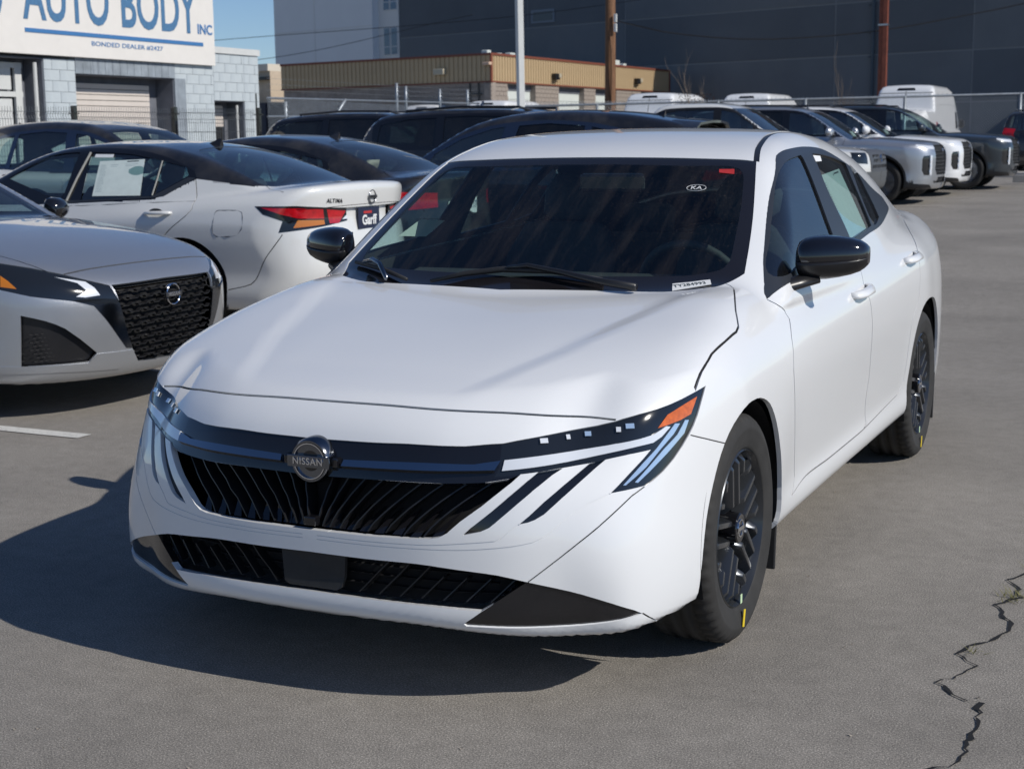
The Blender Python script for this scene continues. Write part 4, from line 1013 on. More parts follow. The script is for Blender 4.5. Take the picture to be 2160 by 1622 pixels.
SUV = dict(plan=[(-1, .92), (-.5, .96), (0, .98), (1.2, .985), (2.6, .985), (3.3, .97), (3.95, .92)],
    side=[(.2, .06), (.3, .02), (.4, .02), (.55, .030), (.75, .010), (.9, .0), (1.0, .0), (1.08, .02), (1.15, .06), (1.25, .13)],
    top=[(-1, .98), (-.9, 1.03), (-.7, 1.08), (-.3, 1.12), (.3, 1.16), (.8, 1.16), (3.0, 1.16), (4.1, 1.12)],
    nose=[(.2, -.80), (.3, -.89), (.5, -.92), (.8, -.93), (.95, -.90), (1.05, -.82), (1.15, -.7)], nsweep=[(0, 0), (.45, .03), (.65, .07), (.8, .15), (.9, .28), (.97, .5)],
    tail=[(.2, 3.95), (.5, 4.06), (.9, 4.03), (1.2, 3.92), (1.5, 3.80), (1.8, 3.70)], tsweep=[(0, 0), (.5, -.02), (.75, -.08), (.9, -.2), (.97, -.4)],
    roof=[(-0.2, 0.4), (0.3, 1), (0.55, 1.15), (0.9, 1.36), (1.25, 1.58), (1.5, 1.68), (1.9, 1.735), (2.5, 1.745), (3.2, 1.72), (3.7, 1.66), (3.85, 1.52), (4, 1.2), (4.3, 0.5)],
    gside=[(1.05, .93), (1.15, .90), (1.3, .855), (1.5, .79), (1.65, .73), (1.75, .67), (1.85, .6)], gplan=[(.2, -.02), (1.5, .0), (3.2, -.0), (3.8, -.05)], zb=.26, rcrown=.07, gmin=1.05, shoulder=.10)
PICKUP = dict(plan=[(-1, .90), (-.5, .92), (0, .93), (2.6, .93), (4.3, .92)],
    side=[(.2, .06), (.35, .02), (.5, .02), (.9, .0), (1.05, .01), (1.15, .05), (1.25, .12)],
    top=[(-1, .93), (-.88, .99), (-.6, 1.03), (0, 1.08), (.6, 1.11), (2.6, 1.12), (4.3, 1.12)],
    nose=[(.3, -.80), (.45, -.90), (.7, -.92), (.88, -.90), (.98, -.86), (1.1, -.7)], nsweep=[(0, 0), (.5, .02), (.7, .06), (.85, .14), (.93, .35)],
    tail=[(.3, 4.3), (1.2, 4.3)], tsweep=[(0, 0), (.8, -.02), (.95, -.1)],
    roof=[(-0.2, 0.45), (0.3, 1.05), (0.6, 1.22), (0.95, 1.45), (1.25, 1.65), (1.45, 1.75), (1.8, 1.8), (2.4, 1.8), (2.7, 1.74), (2.85, 1.5), (3, 1.2), (3.3, 0.5)],
    gside=[(1.1, .87), (1.3, .82), (1.5, .76), (1.7, .69), (1.85, .6)], gplan=[(0, 0), (3, 0)], zb=.38, rcrown=.06, gmin=1.05, shoulder=.06)
COUPE_SUV = dict(plan=[(-1, .90), (-.4, .94), (0, .955), (2.8, .96), (3.4, .94), (3.95, .88)],
    side=[(.2, .07), (.35, .02), (.6, .02), (.85, .0), (.95, .0), (1.03, .03), (1.12, .09)],
    top=[(-1, .82), (-.85, .92), (-.4, 1.0), (.3, 1.06), (2.5, 1.08), (3.5, 1.10), (4.0, 1.06)],
    nose=[(.2, -.85), (.4, -.93), (.7, -.94), (.9, -.85), (1.05, -.6)], nsweep=[(0, 0), (.4, .03), (.6, .1), (.8, .27), (.93, .55)],
    tail=[(.2, 3.85), (.5, 3.97), (.9, 3.95), (1.1, 3.9), (1.4, 3.72), (1.7, 3.6)], tsweep=[(0, 0), (.5, -.03), (.8, -.14), (.93, -.35)],
    roof=[(-0.3, 0.35), (0.2, 0.95), (0.45, 1.07), (0.8, 1.29), (1.1, 1.47), (1.35, 1.58), (1.8, 1.66), (2.3, 1.68), (2.9, 1.65), (3.4, 1.58), (3.72, 1.5), (3.85, 1.3), (4.15, 0.6)],
    gside=[(.98, .90), (1.1, .85), (1.3, .77), (1.5, .68), (1.6, .61), (1.72, .5)], gplan=[(.2, -.02), (1.5, .0), (2.6, -.0), (3.3, -.06), (3.9, -.14)], zb=.22, rcrown=.09, gmin=.98)
VAN = dict(plan=[(-1, .92), (-.5, 1.0), (0, 1.03), (4.5, 1.03), (4.95, 1.02)],
    side=[(.2, .04), (.5, .0), (1.2, .0), (1.7, .04), (2.2, .10), (2.6, .17), (2.8, .3)],
    top=[(-1, .95), (-.7, 1.1), (-.2, 1.25), (.4, 1.35), (4.95, 1.4)],
    nose=[(.2, -.85), (.5, -.92), (.8, -.9), (1.05, -.75), (1.3, -.4), (3, -.2)], nsweep=[(0, 0), (.6, .05), (.85, .2), (1.0, .5)],
    tail=[(.2, 4.85), (.6, 4.9), (1.4, 4.9), (2.2, 4.83), (2.75, 4.72)], tsweep=[(0, 0), (.8, -.01), (1.0, -.06)],
    roof=[(-0.8, 0.5), (-0.3, 1.1), (0, 1.35), (0.5, 1.85), (0.9, 2.25), (1.2, 2.5), (1.6, 2.66), (2.2, 2.72), (4.4, 2.72), (4.75, 2.7), (4.95, 2.6), (5.25, 1.9)],
    gside=[(1.1, 1.03), (1.7, .99), (2.2, .93), (2.6, .86), (2.8, .75)], gplan=[(-.3, -.1), (.6, -.05), (1.4, 0), (4.9, 0)], zb=.25, rcrown=.05, gmin=1.2, rgreen=.12)


# outlines on the two neighbouring sedans
CARS_FEAT = {
 'silver': {
  'hood_gap': [(-0.618, 0.759), (-0.461, 0.763), (-0.178, 0.772), (0.077, 0.773), (0.546, 0.755)],
  'grille': [(-0.427, 0.683), (0.428, 0.675), (0.394, 0.57), (0.357, 0.407), (-0.299, 0.285), (-0.303, 0.327), (-0.328, 0.428), (-0.39, 0.581)],
  'lamp': [(0.365, 0.816), (0.229, 0.79), (0.088, 0.755), (-0.154, 0.683), (-0.201, 0.59), (-0.071, 0.593), (0.055, 0.618), (0.259, 0.651), (0.392, 0.687)],
  'vband': [(-0.201, 0.59), (-0.291, 0.329), (-0.277, 0.34), (-0.226, 0.347), (-0.199, 0.387), (-0.116, 0.51), (-0.054, 0.587), (0.04, 0.616), (-0.071, 0.593)],
  'lamp_chrome': [(0.124, 0.742), (-0.026, 0.711), (-0.067, 0.679), (-0.093, 0.639), (-0.01, 0.633), (0.037, 0.64), (-0.023, 0.667), (0.017, 0.707)],
  'amber': [(0.382, 0.759), (0.352, 0.733), (0.317, 0.691), (0.39, 0.703)],
  'vent': [(0.311, 0.556), (0.196, 0.524), (0.103, 0.48), (0.028, 0.419), (-0.059, 0.338), (-0.016, 0.297), (0.321, 0.292)],
  'lip': [(0.416, 0.293), (-0.008, 0.29), (-0.059, 0.334), (-0.282, 0.331), (-0.18, 0.24), (0.134, 0.254), (0.417, 0.255)],
  'badge': [(-0.001, 0.6)],
 },
 'white': {
  'glass_f': [(1.036, 1.154), (1.217, 1.248), (1.38, 1.326), (1.524, 1.348), (1.677, 1.353), (1.654, 1.047), (1.612, 0.99)],
  'glass_r': [(1.799, 1.354), (2.181, 1.336), (2.483, 1.289), (2.488, 1.028), (1.836, 0.991)],
  'glass_q': [(2.509, 1.282), (2.725, 1.236), (2.763, 1.176), (2.624, 1.095), (2.503, 1.036)],
  'trim': [(1.613, 0.988), (1.837, 0.99), (2.49, 1.024), (2.566, 1.058), (2.768, 1.163), (2.831, 1.155), (2.684, 1.073), (2.597, 1.023), (2.511, 1.013), (1.842, 0.976), (1.61, 0.969)],
  'pillar': [(2.829, 1.154), (3.105, 1.122), (3.273, 1.099), (3.37, 1.105)],
  'rearglass': [(0.137, 2.666), (-0.044, 2.621), (0.215, 3.481), (0.62, 3.366), (0.568, 3.108), (0.453, 2.789)],
  'tail': [(-1.289, 0.957), (-1.537, 0.958), (-1.775, 0.94), (-1.989, 0.93), (-2.078, 0.891), (-1.986, 0.835), (-1.75, 0.803), (-1.409, 0.768), (-1.441, 0.85), (-1.321, 0.9)],
  'red_a': [(-1.318, 0.946), (-1.554, 0.94), (-1.75, 0.927), (-1.757, 0.859), (-1.553, 0.867), (-1.421, 0.902)],
  'amber': [(-1.546, 0.855), (-1.756, 0.85), (-1.761, 0.818), (-1.51, 0.799)],
  'red_b': [(-1.782, 0.925), (-1.968, 0.907), (-1.894, 0.82), (-1.805, 0.822)],
  'clear': [(-1.982, 0.88), (-2.039, 0.877), (-1.989, 0.847), (-1.929, 0.847)],
  'trunk_a': [(0.606, 3.394), (0.701, 3.523), (0.753, 3.619), (0.747, 3.728), (0.663, 3.815), (0.624, 3.833), (0.577, 3.848)],
  'trunk_b': [(-1.803, 0.803), (-1.844, 0.74)],
  'doorgap': [(2.83, 1.15), (2.887, 1.014), (2.908, 0.931), (2.812, 0.844), (2.696, 0.756)],
  'fuel': [(3.138, 0.926), (3.307, 0.927), (3.351, 0.913), (3.363, 0.878), (3.361, 0.794), (3.323, 0.75), (3.272, 0.741), (3.145, 0.739), (3.112, 0.762), (3.115, 0.848), (3.121, 0.912)],
  'emblem': [(-0.057, 1.004)],
  'text': [(0.449, 0.974)],
  'plate': [(0.123, 0.904), (-0.148, 0.891)],
  'handle': [(2.461, 0.898), (2.723, 0.915)],
  'bumper': [(-1.434, 0.756), (-1.323, 0.586), (-1.286, 0.463), (-1.245, 0.393), (-1.116, 0.346)],
  'sticker': [(1.904, 1.284), (2.323, 1.298), (2.384, 1.028), (1.932, 1.022)],
  'crease': [(1.693, 0.945), (2.896, 0.997)],
 },
}

# ---------------------------------------------------------------- builder for the parked vehicles
def rect(u0, v0, u1, v1): return [(u0, v0), (u1, v0), (u1, v1), (u0, v1)]
def clip_top(f, y):  # half width where the roof turns into the side, at y
    return None
def wheel_meshes(R, w, rr, style, x0):
    out = [('tyre', make_tyre(R, w, rr+.003, 96, rubber, False))]
    m = MB(); m.lathe([(x0-.08, rr*.9), (x0-.01, rr*.96), (x0, rr*1.0), (x0-.004, rr*1.02)], 48); m.lathe([(x0-.09, rr*.95), (x0-.095, 0.)], 48); out.append(('rim', m.mesh('rim', alloy if style == 'alloy' else wheel_dark, angle=35)))
    mt = alloy if style == 'alloy' else wheel_dark
    for k in range(5):
        for e in (-1, 1):
            a = math.radians(72*k + 11*e); d = Vector((0, math.cos(a), math.sin(a))); a0 = math.radians(72*k); d0 = Vector((0, math.cos(a0), math.sin(a0))); t = Vector((0, -math.sin(a), math.cos(a)))
            P = [d0*.04+Vector((x0-.03, 0, 0)), d*rr*.6+Vector((x0-.02, 0, 0)), d*rr*.97+Vector((x0-.012, 0, 0))]
            mb = MB(); V = []
            for p, wd in zip(P, (.022, .018, .022)): V += [p+t*wd, p-t*wd, p-t*wd-Vector((.04, 0, 0)), p+t*wd-Vector((.04, 0, 0))]
            mb.add(V, [(i*4+j, i*4+(j+1) % 4, i*4+4+(j+1) % 4, i*4+4+j) for i in range(2) for j in range(4)] + [(8, 9, 10, 11)]); out.append(('spoke', mb.mesh('spoke', mt, angle=30)))
    m = MB(); m.lathe([(x0-.05, .06), (x0-.02, .055), (x0-.015, 0)], 24); out.append(('hub_cap', m.mesh('hub_cap', mt, angle=30)))
    return out
def build_car(name, label, cat, sp, pose, paint_m, roof_m=None, group=None, res=(90, 150, 44), wb=2.82, R=.34, style='alloy', glassm=None, seatm=None, opt=None):
    """opt: dict of outlines in the car's own plane coordinates (side y-z, front x-z, plan x-y)"""
    opt = opt or {}; f = car_field(sp); V, F = capsule(f, .0, sp.get('y1', 2.9), sp.get('z1', .62), ny=res[0], nt=res[1], nc=res[2], rmax=2.6)
    N = grad(f, V, 4e-3); sk = Skin(V, F, N); glassm = glassm or glass_side; seatm = seatm or seat_cloth
    X, Y, th = pose; car = thing(name, label, cat, (X, Y, zg(Y)), th, group)
    zb = opt.get('belt', 1.0); 
    side = lambda s: (lambda C, n: (C[:, 0]*s > 0) & (np.abs(n[:, 0]) > .3))
    up = lambda C, n: (n[:, 2] > .12)
    hwx = lambda y, z: (ray_x(f, y, z) or .6)
    # windscreen: band and glass, seen in plan
    (y0, w0), (y1, w1) = opt['ws']
    P = [(0, y0+.03), (w0*.6, y0+.045), (w0, y0+.10), ((w0+w1)/2+.01, (y0+y1)/2+.05), (w1, y1+.03), (w1*.6, y1), (0, y1-.01)]
    o = smooth_line(P, False, .05, (2, 4)); inner = o*[.93, 1]; inner[:, 1] = y0+.10 + (o[:, 1]-y0)*(y1-y0-.13)/(y1-y0)
    fc = lambda C, n: (C[:, 2] > .8) & (n[:, 2] > .15) & (n[:, 1] < .1) & (C[:, 1] < 2.2)
    sk.cut(np.concatenate([o, (o*[-1, 1])[::-1]]), XY, 'ws_band', fc); sk.cut(np.concatenate([inner, (inner*[-1, 1])[::-1]]), XY, 'ws_glass', fc)
    if 'rw' in opt:
        if opt['rw'][0] == 'plan':
            o = smooth_line(opt['rw'][1], False, .05); rc = lambda C, n: (C[:, 2] > .9) & (n[:, 2] > .15) & (C[:, 1] > 2.)
            sk.cut(np.concatenate([o, (np.array(o)*[-1, 1])[::-1]]), XY, 'rear_glass', rc)
        else:
            o = smooth_line(opt['rw'][1], False, .05); sk.cut(np.concatenate([o, (np.array(o)*[-1, 1])[::-1]]), XZ, 'rear_glass', lambda C, n: (n[:, 1] > .3))
    if 'belt_line' in opt:
        bl = np.array(opt['belt_line']); sk.where('roof', lambda C, n: (C[:, 2] > np.interp(C[:, 1], bl[:, 0], bl[:, 1])) & (C[:, 1] > bl[0, 0]) & (C[:, 1] < bl[-1, 0]), only=('',))
        # sharpen the colour break
        for s in (1, -1):
            sk.cut(np.concatenate([bl, [[bl[-1, 0], 2.]], [[bl[0, 0], 2.]]]), YZ, 'roof', lambda C, n, s=s: (C[:, 0]*s > 0), only=('', 'roof'))
    for s, sd in ((1, 'L'), (-1, 'R')):
        if 'dlo' in opt: sk.cut(smooth_line(opt['dlo'], True, .05, opt.get('dlo_c', ())), YZ, 'dlo'+sd, side(s))
        for k, g in enumerate(opt.get('glass', ())): sk.cut(np.array(g), YZ, 'glass%d' % k+sd, side(s))
        for k, g in enumerate(opt.get('trim', ())): sk.cut(np.array(g), YZ, 'trim'+sd, side(s))
        for yc in (0, wb):
            a = np.linspace(-.5, math.pi+.5, 30); ra = opt.get('arch', R+.045)
            if opt.get('clad'): sk.cut([(yc+(ra+opt['clad'])*math.cos(t), R+.02+(ra+opt['clad'])*math.sin(t)) for t in a], YZ, 'clad'+sd, lambda C, n, s=s: (C[:, 0]*s > .5))
            sk.cut([(yc+ra*math.cos(t), R+.02+ra*math.sin(t)*.98) for t in a], YZ, 'arch', lambda C, n, s=s: (C[:, 0]*s > .5))
        for g in opt.get('gaps', ()): sk.cut(strip(smooth_line(g, False, .06), .0035), YZ, 'gap', side(s), only=('', 'roof', 'clad'+sd))
        for nm, M, poly in opt.get('ob', ()): sk.cut(np.array(poly), OB(M, s), nm+sd, lambda C, n, s=s, M=M: (C[:, 0]*s > .0) & ((C[:, 1] > 2.2) & (n[:, 1] > -.15) if M < 0 else (C[:, 1] < .6) & (n[:, 1] < .15)))
        for nm, poly in opt.get('sidecut', ()): sk.cut(np.array(poly), YZ, nm+sd, side(s))
        for nm, poly in opt.get('plancut', ()): sk.cut(strip(smooth_line(np.array(poly)*[s, 1], False, .06), .003), XY, nm, lambda C, n: (n[:, 2] > .15) & (C[:, 2] > .5), only=('',))
    fr = lambda C, n: (n[:, 1] < -.1) & (C[:, 1] < .3); bk = lambda C, n: (n[:, 1] > .1) & (C[:, 1] > 2.6)
    for nm, poly, fb in opt.get('front', ()):
        sk.cut(np.array(poly), XZ, nm, fr if fb == 'f' else bk)
    if 'cladz' in opt: sk.where('clad', lambda C, n: C[:, 2] < opt['cladz'], only=('',))
    Pt = lambda names, nm, mat, **k: skin_part(sk, names, nm, mat, car, **k)
    Pt('', 'body', paint_m, skirt=.012)
    if roof_m is not None or 'roof' in sk.names: Pt('roof', 'roof', roof_m or paint_m, skirt=.004)
    frit = MATS.get('frit') or gloss_black
    Pt('ws_band', 'windscreen_border', frit, off=-.002); Pt('ws_glass', 'windscreen', opt.get('wsm', glass_clear), off=-.002); Pt('rear_glass', 'rear_window', opt.get('rwm', glassm), off=-.003)
    Pt('gap', 'panel_gap', deep_black, off=-.006)
    Pt('clad', 'lower_cladding', opt.get('cladm', satin_black))
    for sd in 'LR':
        Pt('dlo'+sd, 'window_trim', opt.get('dlom', gloss_black), off=.001); Pt('trim'+sd, 'belt_trim', opt.get('trimm', frame_gray), off=.002); Pt('clad'+sd, 'arch_cladding', opt.get('cladm', satin_black), off=.004, skirt=.01)
        for k in range(len(opt.get('glass', ()))): Pt('glass%d' % k+sd, 'side_window', glassm if not opt.get('dark_rear') or k == 0 else glass_dark, off=-.006)
    for nm, part, mat, off, skt in opt.get('mats', ()):
        for sd in ('L', 'R', ''):
            if nm+sd in sk.names: Pt(nm+sd, part, mat, off=off, skirt=skt)
    Pt(['', 'roof'], 'inner_lining', trim_inner, off=-.035)
    interior(car, f, seats=((.38, 1.25), (-.38, 1.25)), mat=seatm, dash_y=y0+.32)
    wm = wheel_meshes(R, .22, R*.66, style, .098); hx = sp['plan'][2][1] if len(sp['plan']) > 2 else .92
    for yc in (0, wb):
        for s in (1, -1):
            xw = (ray_x(f, yc+(R+.08)*.0, R+R*.95+.06) or .9)-.135; put_wheel(car, s*xw, yc, R, s, wm)
            m = MB(); ra = opt.get('arch', R+.045)+.01; m.lathe([(0, ra), (-.40, ra), (-.40, 0.)], 28, lambda a, r, t, s=s, yc=yc, xw=xw: (s*(xw+.09+a), yc+r*math.cos(t), R+.02+r*math.sin(t)), -.4, math.pi+.4); m.build('wheel_liner', deep_black, car, smooth=True)
    my, mz = opt.get('mirror', (.62, 1.0)); mm = opt.get('mirrorm', gloss_black)
    for s in (1, -1):
        xx = (ray_x(f, my+.05, mz-.06) or .85); mr = link('door_mirror', None, car); secs = []
        for t, e in ((0, .55), (.1, .9), (.35, 1.), (.65, .95), (.9, .72), (1., .4)):
            secs.append([Vector((s*(xx+.02+.20*t), my+.08+.03*t+(-.085 if math.sin(a) > 0 else .035)*abs(math.sin(a))*e, mz+.02+.075*e*math.cos(a)*opt.get('mh', 1.))) for a in [2*math.pi*k/16 for k in range(16)]])
        Vv, Ff = loft(secs); mb = MB(); mb.add(Vv, Ff); link('mirror_cap', mb.mesh('mirror_cap', mm, smooth=True), mr)
        mb = MB(); mb.tube([(s*(xx-.03), my, mz-.05), (s*(xx+.08), my+.05, mz-.03)], .025, 8); link('mirror_arm', mb.mesh('mirror_arm', satin_black, smooth=True), mr)
    for y, z in opt.get('handles', ()):
        for s in (1, -1):
            x_ = ray_x(f, y, z); 
            if x_ is None: continue
            h = link('door_handle', None, car); mb = MB(); mb.tube([(s*(x_+o_), y+d, z+.02*d) for d, o_ in ((-.12, 0), (-.10, .022), (-.03, .036), (.07, .036), (.115, .02), (.13, 0))], [.012, .016, .018, .018, .016, .012], 10, True, .65); link('handle_grip', mb.mesh('handle_grip', opt.get('handlem', paint_m), smooth=True), h)
            xs_ = x_; mb = MB(); mb.lathe([(.0015, .0), (.001, .05), (-.006, .062)], 20, lambda a, r, t: (s*(xs_+a), y-.02+r*math.cos(t)*1.2, z-.006+r*math.sin(t)*.62)); link('handle_cup_shade', mb.mesh('handle_cup_shade', MATS.get('cup_shadow') or matte_black, smooth=True), h)  # flat black disc on the door: shade of the hand recess put in as colour
    return car, sk, f
def sheet_on(car, f, q, s=1, nm='window_sticker', mat=None, inset=-.002, rows=9, seed=1, blank=False):
    """paper behind/on a side window; q = four (y, z) corners"""
    V = [Vector((s*(ray_x(f, y, z)+inset), y, z)) for y, z in q]; n_ = (V[1]-V[0]).cross(V[3]-V[0]).normalized()
    if n_.x*s < 0: n_ = -n_
    W_ = [v+n_*.001 for v in V]+list(V); o = MB().add(W_, [(0, 1, 2, 3), (7, 6, 5, 4), (0, 4, 5, 1), (1, 5, 6, 2), (2, 6, 7, 3), (3, 7, 4, 0)]).build(nm, mat or paper, car)
    if blank: return o
    rr = random.Random(seed); ex = V[1]-V[0]; ey = V[3]-V[0]; a = MB(); b = MB()
    def bar(mb, u0, v0, u1, v1): mb.add([V[0]+ex*u+ey*v+n_*.0018 for u, v in ((u0, v0), (u1, v0), (u1, v1), (u0, v1))], [(0, 1, 2, 3)])
    for r in range(rows*2):
        v = .12+.80*r/(rows*2)
        for c_ in (.05, .27): bar(a, c_, v, c_+rr.uniform(.10, .19), v+.012)
        bar(a, .60, v, .60+rr.uniform(.1, .33), v+.012)
    for u, v, w_, h in ((.62, .03, .26, .03), (.60, .36, .30, .055), (.60, .46, .20, .03), (.58, .72, .26, .05)): bar(b, u, v, u+w_, v+h)
    link('printed_rows', a.mesh('printed_rows', ink_pale), o); link('printed_blocks', b.mesh('printed_blocks', ink), o); return o
def ring_badge(parent, loc, yaw, r, word='NISSAN', mat=None, fore=-1):
    """ring with a bar and lettering; faces -y when fore=-1"""
    mat = mat or chrome; b = link('badge', None, parent, loc=loc, rot=(0, 0, yaw)); fy = lambda a, rr, t: (rr*math.cos(t), -a, rr*math.sin(t))
    mb = MB(); mb.lathe([(-.01, r), (.006, r), (.009, r*.94), (.006, r*.88), (-.01, r*.88)], 36, fy); link('badge_ring', mb.mesh('badge_ring', mat, angle=35), b)
    mb = MB(); mb.box((0, -.008, 0), (r*2.3, .006, r*.42)); link('badge_bar', mb.mesh('badge_bar', dark_chrome, bevel=.001), b)
    tm = text_mesh('badge_lettering', word, r*.50, .0008, mat, bold=r*.008); o = link('badge_lettering', tm, b); o.rotation_euler = (math.pi/2, 0, 0); o.location = (0, -.0118, 0); return b
def copy_tree(o, parent=None, mats=None):
    c = o.copy(); COL.objects.link(c); c.parent = parent
    if parent is None and 'group' in c: pass
    if mats and c.type == 'MESH' and c.data and len(c.data.materials) and c.data.materials[0] and c.data.materials[0].name in mats:
        c.material_slots[0].link = 'OBJECT'; c.material_slots[0].material = mats[c.data.materials[0].name]
    for ch in o.children: copy_tree(ch, c, mats)
    return c
def zg(y): return .0145*max(0, min(y, 30)-8)
HP = math.pi/2
SF, WF = CARS_FEAT['silver'], CARS_FEAT['white']
# ---- silver sedan, nose towards the aisle
gl = [[(.62, .995), (1.04, 1.16), (1.38, 1.31), (1.62, 1.352), (1.66, 1.35), (1.60, .985)], [(1.74, .985), (1.80, 1.35), (2.2, 1.33), (2.48, 1.285), (2.49, 1.025)], WF['glass_q']]
dlo = [(.48, .955), (1.0, 1.18), (1.4, 1.345), (1.7, 1.385), (2.2, 1.37), (2.55, 1.305), (2.80, 1.21), (2.84, 1.155), (2.6, 1.03), (2.5, 1.005), (1.7, .965), (1.0, .95)]
gaps = [[(.55, .93), (.60, .80), (.56, .5), (.52, .30), (1.0, .29), (1.70, .29)], [(1.70, .96), (1.72, .7), (1.70, .45), (1.70, .29)], WF['doorgap'] + [(2.5, .5), (2.44, .36), (2.2, .30), (1.70, .29)]]
half = SF['grille']; gr = [(.415, .684), (.400, .58), (.362, .43), (.318, .33), (.275, .262), (0, .255)]; gr = gr + [(-x, z) for x, z in gr[::-1][1:]] ; grp = [(0, .690)] + gr + []
lampS = SF['lamp']; lampS = [(.50, .835), (.46, .82)] + lampS[:-1] + [(.392, .687), (.50, .715)]
opt = dict(ws=((.36, .72), (1.20, .56)), rw=('plan', [(0, 2.62), (.45, 2.66), (.52, 2.80), (.62, 3.36), (.5, 3.45), (0, 3.50)]), glass=gl, dlo=dlo, dlo_c=(7, 8), gaps=gaps,
    ob=[('lamp', 35, lampS), ('vband', 35, [(-.20, .60), (-.30, .330), (-.34, .26), (-.42, .255), (-.40, .40), (-.32, .60)]), ('grayband', 35, SF['vband']), ('lampc', 35, SF['lamp_chrome']), ('amber', 35, SF['amber']), ('vent', 35, smooth_line(SF['vent'], True, .05, (0, 4, 5, 6)).tolist()), ('lipc', 35, SF['lip'])],
    front=[('grille', grp, 'f'), ('gap', strip(smooth_line([(-.60, .752), (-.45, .765), (-.16, .772), (.16, .772), (.45, .765), (.60, .752)], False, .05), .0025).tolist(), 'f')],
    plancut=[('gap', [(.62, -.80), (.70, -.5), (.74, 0), (.74, .38)])],
    mats=[('lamp', 'headlight', lamp_dark, -.004, .01), ('lampc', 'running_light', lamp_white, 0, .004), ('amber', 'turn_signal', amber_dark, -.003, .004), ('vband', 'grille_surround', gloss_black, -.006, .02), ('grayband', 'grille_edge', dark_chrome, .003, .008), ('vent', 'bumper_vent', satin_black, -.03, 0), ('lipc', 'bumper_lip', silver_paint, .006, .012), ('grille', 'grille_back', deep_black, -.05, 0)],
    mirror=(.66, .985), mirrorm=gloss_black, handles=[(1.5, .87), (2.55, .90)], handlem=silver_paint)
silver_car, sk_, f_ = build_car('parked_car', 'silver sedan with a black mesh grille, nose out beside the painted stall line', 'car', ALTIMA, (-4.091, 2.609, HP), silver_paint, res=(130, 210, 76), wb=2.825, R=.335, opt=opt)
for k in range(11):   # grille: wavy horizontal bars
    z = .285+.036*k; hw = np.interp(z, [.25, .33, .43, .58, .69], [.27, .315, .355, .395, .405]); mb = MB(); n = 60; P = []
    for i in range(n+1):
        x = -hw+2*hw*i/n; ph = ((x/.115+(k % 2)*.5) % 1.); dz = .0075 if .2 < ph < .7 else -.0045; y = ray_y(f_, x, z)
        P.append((x, y+.006, z+dz))
    strip_plate(mb, P, 0, .022, .0085, None); mb.build('grille_bar', satin_black, silver_car)
ring_badge(silver_car, (0, ray_y(f_, 0, .60)-.004, .60), 0, .060)
for s in (1, -1):
    mb = MB()
    for r in range(8):
        for c in range(9):
            u = .30-.028*c-.012*(r % 2); z = .315+.02*r
            if z > .50-.0*c or (c > 4 and z > .52-.035*(c-3)): continue
            a = math.radians(35); 
            # point on the skin in the oblique plane: search along the view direction
            best = None
            for t in np.linspace(-1.2, 1.2, 60):
                x = u*math.cos(a)-t*math.sin(a); y = u*math.sin(a)+t*math.cos(a)
                if x > .3 and f_(np.array([[x, y, z]]))[0] < 0: best = (x, y); break
            if best: mb.box((s*best[0], best[1]+.012, z), (.016, .004, .004), Matrix.Rotation(s*a, 3, 'Z'))
    if mb.v: mb.build('vent_mesh', matte_black, silver_car, kind='stuff')

# ---- white sedan with a black roof, tail towards the aisle
tl = WF['tail']; 
opt = dict(opt); 
bl = [(.30, .93), (.55, .955), (1.6, .968), (2.5, .998), (2.84, 1.15), (3.105, 1.122), (3.30, 1.099), (3.42, 1.095), (3.52, 1.10)]
opt.update(belt_line=bl, ws=((.36, .72), (1.20, .56)), rw=('plan', [(0, 2.60), (.40, 2.64), (.50, 2.78), (.62, 3.36), (.55, 3.45), (0, 3.52)]), rwm=glass_side, glass=[WF['glass_f'], WF['glass_r'], WF['glass_q']], trim=[WF['trim']],
    gaps=[gaps[0], gaps[1], [(2.83, 1.15), (2.887, 1.014), (2.908, .931), (2.812, .844), (2.696, .756), (2.5, .5), (2.44, .36), (2.2, .30), (1.70, .29)]],
    ob=[('lamp', 35, lampS), ('grille_side', 35, [(-.20, .60), (-.30, .330), (-.34, .26), (-.42, .255), (-.40, .40), (-.32, .60)]), ('tail', -35, tl), ('reda', -35, WF['red_a']), ('ambr', -35, WF['amber']), ('redb', -35, WF['red_b']), ('clear', -35, WF['clear']),
        ('gap', -35, strip(smooth_line(WF['bumper'], False, .04), .003).tolist())],
    sidecut=[], front=[('grille', grp, 'f'), ('platerecess', [(-.30, .745), (.30, .745), (.32, .93), (-.32, .93)], 'b'), ('trimgap', strip(smooth_line([(-.74, .93), (-.3, .945), (.3, .945), (.74, .93)], False, .06), .0025).tolist(), 'b')],
    plancut=[('gap', [(.606, 3.394), (.66, 3.465), (.70, 3.54), (.735, 3.63)])],
    mats=[('lamp', 'headlight', lamp_dark, -.004, .01), ('grille_side', 'grille_surround', gloss_black, -.006, .02), ('tail', 'tail_lamp', gloss_black, .002, .012), ('reda', 'red_lens', red_lens, .003, .006), ('redb', 'red_lens', red_lens, .003, .006), ('ambr', 'amber_lens', amber_dark, .003, .006), ('clear', 'clear_lens', lamp_white, .003, .006), ('grille', 'grille_back', deep_black, -.02, .02), ('platerecess', 'plate_recess', pearl_paint, -.03, .0), ('trimgap', 'trunk_gap', deep_black, -.004, 0)],
    handlem=pearl_paint, handles=[(1.5, .87), (2.60, .905)], mirrorm=gloss_black)
white_car, skw, fw_ = build_car('parked_car', 'pearl white sedan with a glossy black roof, its red and amber tail lamp towards us', 'car', ALTIMA, (-7.75, 5.9, -HP), pearl_paint, black_paint, res=(150, 210, 70), wb=2.825, R=.335, opt=opt, seatm=seat_cloth)
